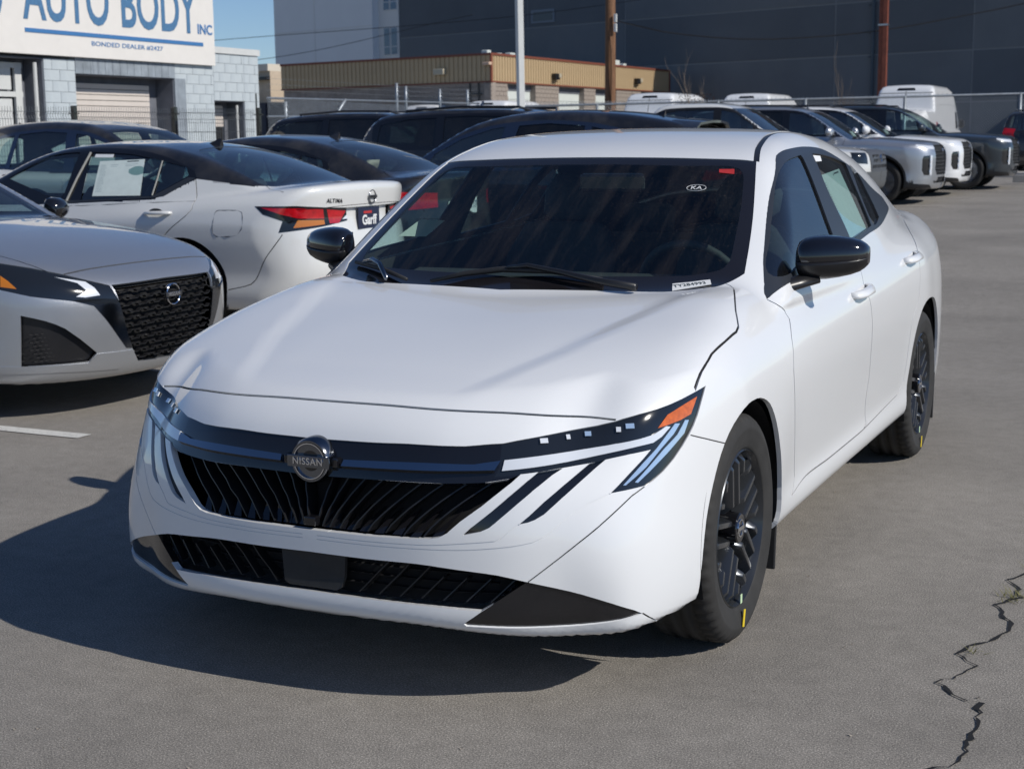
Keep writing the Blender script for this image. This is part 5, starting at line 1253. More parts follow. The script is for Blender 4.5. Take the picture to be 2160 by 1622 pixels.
fl = np.array(WF['fuel']); P = [(ray_x(fw_, y, z)+.0008, y, z) for y, z in smooth_line(fl, True, .03)]; MB().tube(P+[P[0]], .0032, 4, False).build('fuel_door_gap', frame_gray, white_car)
P = [(ray_x(fw_, y, z)+.0005, y, z) for y, z in smooth_line([(.60, .925), (1.7, .945), (2.35, .972), (2.9, .990)], False, .08)]; MB().tube(P, .003, 4, False).build('belt_crease', frame_gray, white_car)
P = [(ray_x(fw_, y, z)+.012, y, z) for y, z in ((1.705, .985), (1.74, 1.15), (1.79, 1.353))]; MB().tube(P, .009, 6).build('door_edge_strip', trim_light, white_car)
P = [(ray_x(fw_, y, z)+.006, y, z) for y, z in ((2.497, 1.03), (2.499, 1.15), (2.496, 1.285))]; MB().tube(P, .006, 6).build('quarter_divider', trim_light, white_car)
sheet_on(white_car, fw_, WF['sticker'], 1)
sheet_on(white_car, fw_, [(1.84, 1.338), (2.02, 1.336), (2.02, 1.312), (1.84, 1.314)], 1, 'window_label', pure_white, .004, blank=True)
def tail_y(f, x, z): 
    ys = np.linspace(5.2, 2.8, 400); v = f(np.stack([np.full(400, x), ys, np.full(400, z)], 1)); k = np.nonzero(v < 0)[0]; return ys[k[0]]
ring_badge(white_car, (0, tail_y(fw_, 0, 1.0)+.004, 1.0), math.pi, .052, mat=dark_chrome)
tm = text_mesh('model_lettering', 'ALTIMA', .042, .002, dark_chrome, bold=.0008, spacing=1.15); o = link('model_lettering', tm, white_car); x_ = .46; yy = tail_y(fw_, x_, .985); nn = Vector(fnormal(fw_, (x_, yy, .985))); ex = Vector((-1, 0, 0)); ex = (ex-nn*ex.dot(nn)).normalized(); frame(o, ex, nn.cross(ex), nn, Vector((x_, yy, .985))+nn*.003)
pl = link('number_plate', None, white_car, loc=(0, tail_y(fw_, 0, .84)-.012, .84), rot=(0, 0, math.pi))
mb = MB(); mb.box((0, 0, 0), (.31, .006, .16)); link('plate_panel', mb.mesh('plate_panel', simple('plate_navy', (.015, .02, .05), .4), bevel=.002), pl)
tm = text_mesh('plate_lettering', 'Garff', .10, .001, pure_white, bold=.003, squash=1.0); o = link('plate_lettering', tm, pl); o.rotation_euler = (HP, 0, 0); o.location = (0, -.0045, -.018)
mb = MB(); mb.box((-.02, -.0042, .043), (.12, .001, .018)); link('plate_band', mb.mesh('plate_band', red_tag), pl)
secs = [[Vector((math.sin(a)*.016*e, 2.52+d, 1.44+h+math.cos(a)*.0)) for a in [2*math.pi*k/10 for k in range(10)]] for d, h, e in ((0, 0, 1),)]
def fin(car, f, y, mat=gloss_black):
    z = ray_z(f, 0, y); mb = MB(); P = [(-.022, 0), (.022, 0), (.004, .06), (-.004, .06)]
    V = [Vector((-.024, y-.10, z-.01)), Vector((.024, y-.10, z-.01)), Vector((.030, y+.06, z-.012)), Vector((-.030, y+.06, z-.012)), Vector((-.004, y+.045, z+.050)), Vector((.004, y+.045, z+.050)), Vector((.004, y+.065, z+.048)), Vector((-.004, y+.065, z+.048))]
    mb.add(V, [(0, 1, 5, 4), (1, 2, 6, 5), (2, 3, 7, 6), (3, 0, 4, 7), (4, 5, 6, 7)]); mb.build('roof_fin', mat, car, angle=60)
fin(white_car, fw_, 2.50, satin_black)

# ---- dark sedan behind it
opt = dict(ws=((.36, .72), (1.20, .56)), rw=('plan', [(0, 2.62), (.40, 2.65), (.50, 2.78), (.60, 3.30), (.5, 3.40), (0, 3.46)]), rwm=glass_clear, glass=gl, dlo=dlo, dlo_c=(7, 8), gaps=gaps,
    ob=[('tail', -35, [(-1.30, .95), (-1.80, .93), (-1.80, .80), (-1.42, .78)]), ('lamp', 35, lampS)], front=[('grille', grp, 'f'), ('trimgap', strip(smooth_line([(-.74, .70), (-.3, .69), (.3, .69), (.74, .70)], False, .06), .0025).tolist(), 'b')],
    plancut=[('gap', [(.60, 3.35), (.70, 3.55), (.70, 3.76), (.62, 3.85)])],
    mats=[('tail', 'tail_lamp', red_lens, .003, .008), ('lamp', 'headlight', lamp_dark, -.004, .01), ('grille', 'grille_back', deep_black, -.02, .02), ('trimgap', 'trunk_gap', deep_black, -.004, 0)], mirror=(.66, .985), handles=[(1.5, .87), (2.55, .90)], handlem=navy_paint, mirrorm=navy_paint)
SEDAN_B = dict(ALTIMA); SEDAN_B['roof'] = [(y, z+.035 if .6 < y < 3.3 else z+.01) for y, z in ALTIMA['roof']]
dark_sedan, skd, fd = build_car('parked_car', 'dark charcoal sedan with pale headrests in its rear window and a number plate', 'car', SEDAN_B, (-8.35, 8.7, -HP), black_paint, res=(80, 130, 40), wb=2.825, R=.33, opt=opt, seatm=seat_tan)
for x in (-.38, .38):
    V, F = loft([[Vector((x+math.cos(a)*w_, 2.55+.12*z/.2+math.sin(a)*.05, 1.02+z)) for a in [2*math.pi*k/12 for k in range(12)]] for z, w_ in ((0, .10), (.04, .13), (.15, .13), (.20, .09))]); MB().add(V, F).build('headrest', seat_tan, dark_sedan, smooth=True)
mb = MB()
for k in range(9): mb.box((-.30+.035*k, 3.12, 1.05), (.018, .02, .05))
mb.build('yellow_ribbon', yellow_tape, dark_sedan, kind='stuff')
pl = link('number_plate', None, dark_sedan, loc=(0, tail_y(fd, 0, .80)+.012, .80), rot=(0, 0, math.pi)); mb = MB(); mb.box((0, 0, 0), (.31, .006, .155)); link('plate_panel', mb.mesh('plate_panel', pure_white, bevel=.002), pl)
tm = text_mesh('plate_lettering', 'SX717', .095, .001, simple('plate_blue', (.03, .06, .14), .5), bold=.0015, squash=.80); o = link('plate_lettering', tm, pl); o.rotation_euler = (HP, 0, 0); o.location = (.045, -.0045, 0)
mb = MB(); mb.box((-.11, -.0042, 0), (.055, .001, .11)); link('plate_picture', mb.mesh('plate_picture', red_tag), pl)
mb = MB(); mb.lathe([(0, .045), (.006, .040), (.006, .0)], 24, lambda a, r, t: (.33+r*math.cos(t), tail_y(fd, .33, .80)+a, .80+r*math.sin(t))); mb.build('round_sticker', paper, dark_sedan)
fin(dark_sedan, fd, 2.45, black_paint)

# ---- crossovers with a swept roof
cdlo = [(.42, 1.03), (.75, 1.20), (1.15, 1.40), (1.55, 1.52), (2.1, 1.565), (2.7, 1.53), (3.2, 1.42), (3.50, 1.31), (3.42, 1.20), (3.1, 1.10), (2.4, 1.06), (1.2, 1.03)]
cglass = [[(.80, 1.065), (.90, 1.22), (1.2, 1.375), (1.55, 1.48), (1.70, 1.50), (1.62, 1.06)], [(1.78, 1.065), (1.86, 1.51), (2.2, 1.53), (2.62, 1.50), (2.66, 1.09)], [(2.74, 1.10), (2.70, 1.49), (3.1, 1.41), (3.38, 1.31), (3.30, 1.20), (3.05, 1.125)]]
cgaps = [[(.60, 1.03), (.62, .8), (.56, .45), (.60, .32), (1.0, .31), (1.72, .31)], [(1.72, 1.03), (1.74, .7), (1.72, .31)], [(3.05, 1.08), (3.0, .95), (2.75, .75), (2.45, .45), (2.3, .33), (1.72, .31)]]
copt = dict(ws=((.33, .74), (1.28, .60)), rw=('rear', [(0, 1.50), (.50, 1.47), (.62, 1.30), (.66, 1.14), (0, 1.12)]), glass=cglass, dlo=cdlo, gaps=cgaps, dlom=simple('chrome_blue', (.12, .15, .2), .12, metal=.9), dark_rear=True, clad=.03, cladz=.34,
    ob=[('tail', -30, [(-1.35, 1.04), (-2.0, 1.02), (-2.0, .94), (-1.40, .93)]), ('lamp', 30, [(.05, .80), (.42, .86), (.42, .76), (.05, .70)])], front=[('grille', [(-.45, .50), (.45, .50), (.55, .76), (-.55, .76)], 'f')],
    mats=[('tail', 'tail_lamp', red_lens, .003, .008), ('lamp', 'headlight', lamp_dark, -.004, .01), ('grille', 'grille_back', deep_black, -.02, .02)], mirror=(.68, 1.06), mirrorm=gloss_black, handles=[(1.5, .95), (2.7, .98)])
bx, skb, fb = build_car('parked_car', 'black crossover with a blue-grey window arch and roof spoiler, behind the white sedan roof', 'car', COUPE_SUV, (-6.65, 11.3, -HP), black_paint, res=(90, 120, 40), wb=2.82, R=.36, opt=copt)
mb = MB(); V = []; 
for x in np.linspace(-.62, .62, 9):
    z0 = ray_z(fb, x, 3.52); V += [Vector((x, 3.50, z0+.012)), Vector((x, 3.86-.10*abs(x), z0-.015)), Vector((x, 3.86-.10*abs(x), z0-.04)), Vector((x, 3.50, z0-.03))]
mb.add(V, [(i*4+j, i*4+(j+1) % 4, i*4+4+(j+1) % 4, i*4+4+j) for i in range(8) for j in range(4)] + [(0, 1, 2, 3), (32, 33, 34, 35)]); mb.build('roof_spoiler', black_paint, bx, angle=40)
fin(bx, fb, 3.2)
copt2 = dict(copt); copt2['belt_line'] = [(.20, .98), (.5, 1.04), (1.2, 1.02), (2.4, 1.05), (3.1, 1.09), (3.45, 1.2), (3.6, 1.34), (3.8, 1.42), (3.95, 1.40)]; copt2['dark_rear'] = False
bw, skb2, fb2 = build_car('parked_car', 'white crossover with a black roof and a price sheet in its window, far left', 'car', COUPE_SUV, (-9.05, 11.2, HP), pearl_paint, black_paint, res=(80, 110, 36), wb=2.82, R=.36, opt=copt2)
sheet_on(bw, fb2, [(1.60, 1.36), (1.05, 1.36), (1.02, 1.12), (1.58, 1.12)], -1)
fin(bw, fb2, 3.2)

# ---- tall sport utility vehicles
sdlo = [(.55, 1.19), (.95, 1.42), (1.35, 1.60), (1.7, 1.655), (2.5, 1.665), (3.2, 1.64), (3.72, 1.56), (3.74, 1.30), (3.6, 1.22), (2.4, 1.20), (1.2, 1.18)]
sgl = [[(.98, 1.22), (1.05, 1.42), (1.4, 1.58), (1.66, 1.615), (1.64, 1.22)], [(1.76, 1.22), (1.80, 1.62), (2.35, 1.63), (2.68, 1.62), (2.66, 1.24)], [(2.78, 1.25), (2.80, 1.615), (3.2, 1.60), (3.64, 1.53), (3.66, 1.30)]]
sgaps = [[(.62, 1.18), (.66, .9), (.60, .5), (.62, .36), (1.0, .35), (1.72, .35)], [(1.72, 1.18), (1.74, .7), (1.72, .35)], [(2.74, 1.20), (2.76, 1.0), (2.62, .75), (2.48, .45), (2.35, .36), (1.72, .35)]]
def suv_opt(skid, mir): return dict(ws=((.28, .80), (1.36, .66)), rw=('rear', [(0, 1.62), (.58, 1.58), (.66, 1.35), (.70, 1.20), (0, 1.18)]), glass=sgl, dlo=sdlo, dlo_c=(7,), gaps=sgaps, dark_rear=True, clad=.035, cladz=.40,
    ob=[('hl', 30, [(.04, 1.0), (.25, 1.005), (.44, 1.03), (.46, 1.0), (.30, .955), (.05, .94)]), ('drl', 30, [(.165, .84), (.215, .84), (.215, .50), (.165, .50)]), ('pod', 30, [(.225, .84), (.36, .83), (.385, .78), (.385, .58), (.34, .50), (.225, .50)]), ('skid', 30, [(-.40, .36), (.05, .36), (.16, .46), (.50, .44), (.50, .36), (.2, .34), (.08, .27), (-.40, .26)]),
        ('tail', -30, [(-1.28, 1.25), (-1.55, 1.22), (-1.52, .75), (-1.30, .75)])],
    front=[('grille', [(-.44, .50), (.44, .50), (.55, .60), (.54, .94), (.46, 1.02), (-.46, 1.02), (-.54, .94), (-.55, .60)], 'f'), ('low', [(-.40, .37), (.40, .37), (.34, .46), (-.34, .46)], 'f')],
    mats=[('hl', 'headlight', lamp_white, .002, .006), ('drl', 'running_light', lamp_white, .006, .01), ('pod', 'lamp_pod', lamp_dark, -.01, .01), ('skid', 'skid_plate', skid, .008, .015), ('grille', 'grille_back', deep_black, -.03, .03), ('low', 'lower_grille', deep_black, -.03, .03), ('tail', 'tail_lamp', red_lens, .004, .01)],
    mirror=(.80, 1.24), mirrorm=mir, mh=1.15, handles=[(1.5, 1.08), (2.6, 1.09)])
suv, sks, fs = build_car('parked_car', 'silver sport utility vehicle with barred grille, between the pickup and the white one', 'car', SUV, (-3.43, 23.4, HP), silver_paint, res=(90, 120, 44), wb=2.9, R=.385, opt=suv_opt(silver_paint, silver_paint), group='tall sport utility vehicles nosed into the aisle')
for k in range(7):
    z = .545+.062*k; hw = np.interp(z, [.5, .6, .94, 1.02], [.43, .53, .53, .46]); mb = MB(); strip_plate(mb, [(x, ray_y(fs, x, z, -1.2)+.004, z) for x in np.linspace(-hw, hw, 21)], 0, .03, .024, None); mb.build('grille_bar', dark_chrome, suv)
mb = MB(); mb.lathe([(0, .05), (.008, .045), (.008, .036), (0, .034)], 24, lambda a, r, t: (1.35*r*math.cos(t), ray_y(fs, 0, .93, -1.2)-a-.01, .93+.75*r*math.sin(t))); mb.build('badge', chrome, suv)
for s in (1, -1):
    for k in range(3): 
        x_ = .72; y_ = ray_y(fs, s*x_, .76-.10*k, -1.2)
        MB().lathe([(0, .028), (-.006, .022), (0, 0)], 14, lambda a, r, t: (s*x_+r*math.cos(t), y_-.004+a, .76-.10*k+r*math.sin(t))).build('lamp_cell', lamp_blue, suv)
    P = [(s*(ray_x(fs, y, 1.69) or .66)*.97, y, 1.765+dz) for y, dz in ((1.6, -.09), (1.7, -.03), (2.5, -.015), (3.4, -.05), (3.5, -.10))]; MB().tube(P, .016, 8).build('roof_rail', satin_black, suv)
MB().box((.25, .75, 1.22), (.25, .02, .12), Matrix.Rotation(math.radians(-40), 3, 'X')).build('paper_sheet', paper, suv)
allp = lambda m: {'silver_paint': m}
def clone(root, loc, th, mats, label, group=None):
    c = copy_tree(root, None, mats); c.location = loc; c.rotation_euler = (0, 0, th); c['label'] = label
    if group: c['group'] = group
    elif 'group' in c: del c['group']
    return c
G = 'tall sport utility vehicles nosed into the aisle'
clone(suv, (-3.38, 26.1, zg(26.1)), HP, allp(MATS['white_paint']), 'white sport utility vehicle between the silver one and the dark one', G)
clone(suv, (-2.82, 28.8, zg(28.8)), HP, allp(slate_paint), 'dark slate sport utility vehicle, farthest right of the tall three', G)
b1 = clone(suv, (-4.40, 14.0, zg(14)), HP, allp(black_paint), 'tall black vehicle with large dark rear side glass, between the crossover and the railed vehicle')
b2 = clone(suv, (-7.85, 16.7, zg(16.7)), HP, allp(black_paint), 'black sport utility vehicle with a pale price sheet, just right of the wire fence end')
sheet_on(b2, fs, [(1.56, 1.50), (1.10, 1.50), (1.10, 1.26), (1.56, 1.26)], -1)
clone(suv, (-2.55, 41.6, zg(41)), math.pi, allp(black_paint), 'black sport utility vehicle seen from behind at the far right edge behind the fence')
clone(suv, (-19.0, 31.0, zg(31)), -HP*.8, allp(MATS['white_paint']), 'white vehicle half hidden behind the wire fence beside the white building')
clone(suv, (-10.4, 46.5, zg(41)+.25), math.pi, allp(MATS['white_paint']), 'white vehicle with roof rails showing only its roof left of the tall white van')

# ---- pickup
pgl = [[(.92, 1.17), (1.0, 1.42), (1.3, 1.62), (1.55, 1.67), (1.54, 1.17)], [(1.66, 1.17), (1.68, 1.675), (2.3, 1.67), (2.52, 1.63), (2.56, 1.19)]]
popt = dict(ws=((.30, .76), (1.36, .64)), rw=('rear', [(0, 1.62), (.5, 1.6), (.55, 1.25), (0, 1.22)]), glass=pgl, dlo=[(.60, 1.14), (.98, 1.46), (1.3, 1.66), (1.6, 1.715), (2.4, 1.71), (2.62, 1.64), (2.66, 1.15)], dlo_c=(6, 0), gaps=[[(.62, 1.14), (.64, .8), (.60, .48)], [(1.60, 1.14), (1.61, .48)], [(2.66, 1.14), (2.60, .8), (2.55, .48)]], dlom=satin_black, cladz=.42,
    ob=[('hl', 30, [(.15, .97), (.44, .97), (.46, .80), (.15, .78)]), ('bump', 30, [(-.45, .66), (.50, .66), (.56, .42), (.40, .38), (-.45, .38)])],
    front=[('grille', [(-.56, .66), (.56, .66), (.60, .95), (.55, 1.0), (-.55, 1.0), (-.60, .95)], 'f')],
    mats=[('hl', 'headlight', lamp_dark, -.004, .01), ('bump', 'front_bumper', simple('bumper_gray', (.09, .095, .10), .5), .02, .03), ('grille', 'grille_frame', simple('grille_gray', (.07, .075, .085), .45), .01, .03)], mirror=(.78, 1.20), mh=1.4, mirrorm=gloss_black, handles=[(1.42, 1.0), (2.4, 1.0)])
pk, skp, fp = build_car('parked_truck', 'cream white pickup truck with a grey honeycomb grille, nose out before the silver utility vehicle', 'pickup truck', PICKUP, (-3.97, 20.7, HP), pearl_paint, res=(80, 110, 36), wb=3.2, R=.39, opt=popt)
for r, (z, n) in enumerate(((.90, 9), (.83, 9), (.74, 10))):
    for k in range(n):
        x = (k-(n-1)/2)*.105 + (.03 if r % 2 else 0)
        if abs(x) < .09 and r < 2: continue
        y = ray_y(fp, x, z, -1.2) or -.88; MB().prism([(x-.04, z-.026), (x+.022, z-.026), (x+.042, z+.026), (x-.02, z+.026)], 0, .012, lambda u, v, w, y=y: Vector((u, y-.016+w, v))).build('grille_opening', deep_black, pk)
ring_badge(pk, (0, ray_y(fp, 0, .86, -1.2)-.03, .86), 0, .065)

# ---- white vans beyond the fence
vopt = dict(ws=((.05, .86), (.75, .80)), rw=None, glass=[[(.45, 1.32), (.75, 1.85), (1.35, 1.85), (1.35, 1.30)]], gaps=[[(1.45, 2.45), (1.45, .5)], [(2.75, 2.45), (2.75, .5)], [(1.0, 2.05), (2.7, 2.08), (4.6, 2.05)]], ob=[('tail', -20, [(-.80, 1.5), (-.70, 1.5), (-.70, 1.0), (-.80, 1.0)])],
    front=[('gap', [(-.012, .45), (.012, .45), (.012, 2.50), (-.012, 2.50)], 'b'), ('gap', strip(np.array([(-.86, 2.44), (.86, 2.44)]), .012).tolist(), 'b'), ('toplamp', [(-.30, 2.52), (.30, 2.52), (.26, 2.60), (-.26, 2.60)], 'b')],
    mats=[('tail', 'tail_lamp', red_lens, .004, .01), ('toplamp', 'high_brake_lamp', gloss_black, .006, .02)], mirror=(.35, 1.45), mh=2.2, mirrorm=satin_black, arch=.42)
del vopt['rw']; VAN['y1'] = 4.2; VAN['z1'] = 1.1
GV = 'white cargo vans parked beyond the fence'
van, skv, fv = build_car('parked_van', 'tall white cargo van seen from its rear doors behind the fence at the right', 'van', VAN, (-7.55, 51.1, math.pi), MATS['white_paint'], res=(70, 80, 26), wb=3.7, R=.36, opt=vopt, group=GV)
for (x, y, th, zs, lab) in ((-14.4, 56.1, math.pi, 1., 'white cargo van with ribbed flank, standing left of the bare tree before the tall van'),
        (-16.95, 52.6, math.pi, 1., 'white cargo van behind the leafless shrub, right of the wooden pole'),
        (-25.75, 57.1, math.pi, 1., 'white cargo van right behind the tall white lamp pole'),
        (-31.2, 61.4, math.pi, 1., 'white cargo van behind the barbed fence posts, leftmost of the vans')):
    c = clone(van, (x, y, zg(41)), th, None, lab, GV); c.scale = (1, 1, zs)

# ---------------------------------------------------------------- the lot
def asphalt():
    m, nt, b = nodes('asphalt')
    n = noise(nt, 210, 3, .75); c = ramp(nt, n, [(.34, (.112, .104, .094)), (.47, (.215, .199, .178)), (.58, (.32, .295, .262)), (.72, (.62, .58, .51))])
    n2 = noise(nt, .55, 7, .62); c2 = ramp(nt, n2, [(.3, .80), (.7, 1.14)]); cc = mixc(nt, 1., c, c2, 'MULTIPLY')
    n4 = noise(nt, 14, 5, .7); c4 = ramp(nt, n4, [(.3, .86), (.7, 1.1)]); cc = mixc(nt, 1., cc, c4, 'MULTIPLY')
    n5 = noise(nt, .9, 3, .5, stretch=(.12, 1.3, 1)); c5 = ramp(nt, n5, [(.55, 1.), (.72, .88)]); cc = mixc(nt, 1., cc, c5, 'MULTIPLY')
    nt.links.new(cc, b.inputs['Base Color']); setp(b, rough=.82, spec=.35)
    bump(nt, b, n, .55, .005); return m
ground_mat = asphalt()
ys = [-60, -12, -4, 2, 8]+[8+i*1.0 for i in range(1, 23)]+[34, 60, 420]; xs = [-420, -60, -20, -6, 0, 6, 20, 60, 420]
V = [(x, y, zg(y)) for y in ys for x in xs]; n = len(xs)
F = [(j*n+i, j*n+i+1, (j+1)*n+i+1, (j+1)*n+i) for j in range(len(ys)-1) for i in range(n-1)]
me = bpy.data.meshes.new('ground'); me.from_pydata(V, [], F); me.materials.append(ground_mat); link('ground', me, kind='structure')
def line_paint(name, base, wear):
    m, nt, b = nodes(name); n = noise(nt, 60, 5, .75); c = ramp(nt, n, [(.32, (.16, .15, .14)), (.32+wear, base)]); nt.links.new(c, b.inputs['Base Color']); setp(b, rough=.75); bump(nt, b, noise(nt, 210, 3), .4, .003); return m
lp = line_paint('line_paint', (.62, .61, .57), .14); lp2 = line_paint('line_paint_pale', (.42, .36, .31), .2)
def ground_line(x0, x1, y, w, lab, mat):
    N_ = 24; V = []; rr = random.Random(int(y*10))
    for i in range(N_+1):
        x = x0+(x1-x0)*i/N_; e = rr.uniform(-.006, .006)
        V += [(x, y-w/2+e, zg(y)+.004), (x, y+w/2+e, zg(y)+.004)]
    me = bpy.data.meshes.new('stall_line'); me.from_pydata(V, [], [(2*i, 2*i+2, 2*i+3, 2*i+1) for i in range(N_)]); me.materials.append(mat)
    link('stall_line', me, None, lab, 'painted line', 'painted stall lines')
ground_line(-9, -2.93, 1.615, .10, 'white painted stall line on the asphalt at the left, before the silver sedan', lp)
ground_line(-8, -2.24, 22.1, .10, 'pale stall line nearest of those by the silver utility vehicle', lp2)
ground_line(-8, -2.16, 24.75, .10, 'pale stall line between the silver and the white utility vehicle', lp2)
ground_line(-8, -2.11, 27.45, .10, 'pale stall line between the white and the dark utility vehicle', lp2)
ground_line(-8, -2.45, 19.4, .10, 'short worn stall line just beyond the white sedan shoulder', lp2)
# crack
pts = [(2160, 0)]
ck = [(1.60, 1.22), (1.555, 1.10), (1.52, .93), (1.50, .88), (1.545, .80), (1.555, .71), (1.50, .60), (1.53, .52), (1.575, .44), (1.555, .33), (1.50, .22), (1.47, .12), (1.52, .03), (1.495, -.07), (1.455, -.13), (1.50, -.20), (1.575, -.24), (1.58, -.33), (1.60, -.42), (1.575, -.50), (1.60, -.56), (1.56, -.66), (1.50, -.72)]
rr = random.Random(5); P = []
for (a, b), (c_, d) in zip(ck[:-1], ck[1:]):
    for t in (0, .33, .66): P.append((a+(c_-a)*t+rr.uniform(-.010, .010), b+(d-b)*t+rr.uniform(-.008, .008)))
V = []; 
for i, p in enumerate(P):
    w = rr.choice([.0012, .003, .005, .008, .0035]) ; V += [(p[0]-w, p[1]+rr.uniform(-.002, .002), .004), (p[0]+w, p[1], .004)]
me = bpy.data.meshes.new('crack'); me.from_pydata(V, [], [(2*i, 2*i+1, 2*i+3, 2*i+2) for i in range(len(P)-1)]); me.materials.append(deep_black); link('crack', me, kind='structure')
mb = MB(); weed = simple('weed', (.17, .16, .06), .8, var=.4, vs=50)
for (cx, cy, n_, r_) in ((1.535, .70, 60, .045), (1.56, 1.08, 40, .04), (1.50, .14, 16, .03)):
    for k in range(n_):
        a = rr.uniform(0, 6.28); q = rr.uniform(0, r_); x, y = cx+q*math.cos(a), cy+q*math.sin(a)*1.6; l = rr.uniform(.01, .045); a2 = rr.uniform(0, 6.28); dx, dy = math.cos(a2)*l, math.sin(a2)*l
        mb.add([(x, y, .002), (x+.003*dy/l, y-.003*dx/l, .002), (x+dx, y+dy, rr.uniform(.004, .03))], [(0, 1, 2)])
mb.build('weeds', weed, kind='stuff')
# loose stones and leaves scattered on the asphalt
mb = MB()
for k in range(420):
    x, y = rr.uniform(-3.5, 3.2), rr.uniform(-2.2, 9.); s_ = rr.uniform(.002, .006)
    mb.add([(x+s_*math.cos(a), y+s_*math.sin(a), .001+(s_*.7 if i % 2 else 0)) for i, a in enumerate([0, 1.2, 2.4, 3.6, 4.9])], [(0, 1, 2), (0, 2, 3), (0, 3, 4)])
mb.build('grit', simple('grit', (.28, .25, .21), .8, var=.5, vs=3), kind='stuff')

# ---------------------------------------------------------------- white block building at the left
def wall_mat(name, base, var, sc, stain=None, stretch=None, rough=.75):
    m, nt, b = nodes(name); n = noise(nt, sc, 6, .65, stretch=stretch); c = ramp(nt, n, [(.3, tuple(x*(1-var) for x in base)), (.7, tuple(min(1, x*(1+var*.5)) for x in base))])
    if stain:
        f = ramp(nt, noise(nt, stain[1], 6, .7, stretch=stain[3]), [(stain[2], 0.), (stain[2]+.2, stain[4])]); c = mixc(nt, f, c, stain[0])
    nt.links.new(c, b.inputs['Base Color']); setp(b, rough=rough, spec=.25); bump(nt, b, noise(nt, 60, 4), .15, .01); return m
block_white = wall_mat('block_white', (.50, .55, .575), .05, 4, ((.24, .28, .33), 1.1, .56, (1, 1.2, .55), .55))
sign_white = wall_mat('sign_white', (.74, .71, .67), .04, 3, ((.55, .52, .50), 2.2, .62, (1, .6, 2), .3))
weather_gray = wall_mat('weather_gray', (.30, .34, .38), .3, 3, ((.16, .18, .21), 5, .5, (1, 3.2, .25), .7))
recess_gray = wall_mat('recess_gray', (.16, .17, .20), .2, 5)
door_cream = wall_mat('door_cream', (.64, .58, .53), .04, 3); door_white = wall_mat('door_white', (.60, .61, .60), .06, 5)
sign_blue = wall_mat('sign_blue', (.085, .20, .36), .25, 22, ((.30, .38, .44), 30, .62, (1, 1, 1), .5)); bar_paint = wall_mat('bar_paint', (.06, .19, .42), .15, 22)
bld = thing('body_shop', 'white painted block building with blue sign lettering and roll-up doors at the left', 'building', (-17, 18, .3))
def part(mb, nm, mt, par, **k): 
    o = mb.build(nm, mt, par, **k); o.matrix_parent_inverse = par.matrix_world.inverted() if False else Matrix.Translation(-Vector(par.location)) if not par.rotation_euler.z else par.matrix_world.inverted(); return o
bpy.context.view_layer.update()
def wall_seg(mb, y0, y1, z0, z1, d=.3, x=-17.): mb.box((x-d/2, (y0+y1)/2, (z0+z1)/2), (d, y1-y0, z1-z0))
mb = MB()
for y0, y1, z0, z1 in ((8., 10.5, 0, 2.95), (16.80, 17.60, 0, 2.93), (20.45, 21.735, 0, 2.98), (22.80, 23.34, 0, 3.30), (21.735, 22.80, 2.28, 3.30), (17.60, 20.45, 2.69, 2.98), (8., 23.34, 2.98, 3.18), (21.735, 22.80, 0, .4)): wall_seg(mb, y0, y1, z0, z1, .30, -17.012)
mb.box((-21.5, 23.2, 1.6), (9, .28, 3.3)); mb.box((-21.5, 15.5, 3.1), (8.9, 15.2, .2)); part(mb, 'wall', block_white, bld)
# single blocks, running bond, painted
me_full = MB().box((0, 0, 0), (.04, .392, .186)).mesh('block', block_white, bevel=.004)
def blk(y0, y1, z0, z1, stag=0):
    r = 0; z = z1
    while z > z0+.05:
        h = min(.193, z-z0); off = 0 if (r+stag) % 2 else .2; y = y0-off
        while y < y1-.02:
            a, b_ = max(y, y0), min(y+.40, y1)
            if b_-a > .04:
                o = link('block', me_full, bld); o.location = (-16.99+random.uniform(-.0015, .0015)+17, (a+b_)/2-18, z-h/2-.3); o.scale = (1, (b_-a-.006)/.392, (h-.005)/.186)
            y += .40
        z -= .193; r += 1
blk(16.80, 17.60, 1.45, 2.93); blk(20.45, 21.735, 1.45, 2.98); blk(21.735, 22.80, 2.28, 3.24); blk(22.80, 23.34, 1.3, 3.24)
mb = MB().box((-16.99, 22.55, 3.31), (.10, 1.66, .13)); part(mb, 'coping', door_white, bld)
mb = MB(); 
for k in range(14): mb.box((-16.985, 17.70+.205*k, 2.835), (.05, .198, .285))
part(mb, 'lintel_boards', weather_gray, bld)
mb = MB().box((-16.985, 20.62, 2.0), (.052, .34, 1.38)); part(mb, 'stained_pier', weather_gray, bld)
# door recesses
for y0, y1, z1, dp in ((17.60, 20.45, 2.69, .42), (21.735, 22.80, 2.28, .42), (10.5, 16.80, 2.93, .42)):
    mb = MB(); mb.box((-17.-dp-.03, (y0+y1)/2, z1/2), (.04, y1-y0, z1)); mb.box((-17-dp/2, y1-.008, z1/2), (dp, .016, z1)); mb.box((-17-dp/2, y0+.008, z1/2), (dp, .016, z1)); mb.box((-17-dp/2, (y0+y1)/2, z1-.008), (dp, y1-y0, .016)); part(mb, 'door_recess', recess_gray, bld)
def rollup(y0, y1, z0, z1, h, mt, nm='rollup_door'):
    d = link(nm, None, bld); d.location = (0, 0, 0); z = z1; 
    me_ = MB().box((0, 0, 0), (.03, y1-y0, h-.012)).mesh('slat', mt, bevel=.004)
    while z > z0: o = link('slat', me_, d); o.location = (-.36, (y0+y1)/2-18, z-h/2-.3); z -= h
rollup(17.62, 20.12, 1.3, 2.55, .105, door_cream); rollup(21.75, 22.52, 1.77, 2.20, .075, door_cream)
mb = MB().box((-17.37, 22.13, 1.0), (.03, .76, 1.5)); part(mb, 'dark_opening', deep_black, bld)
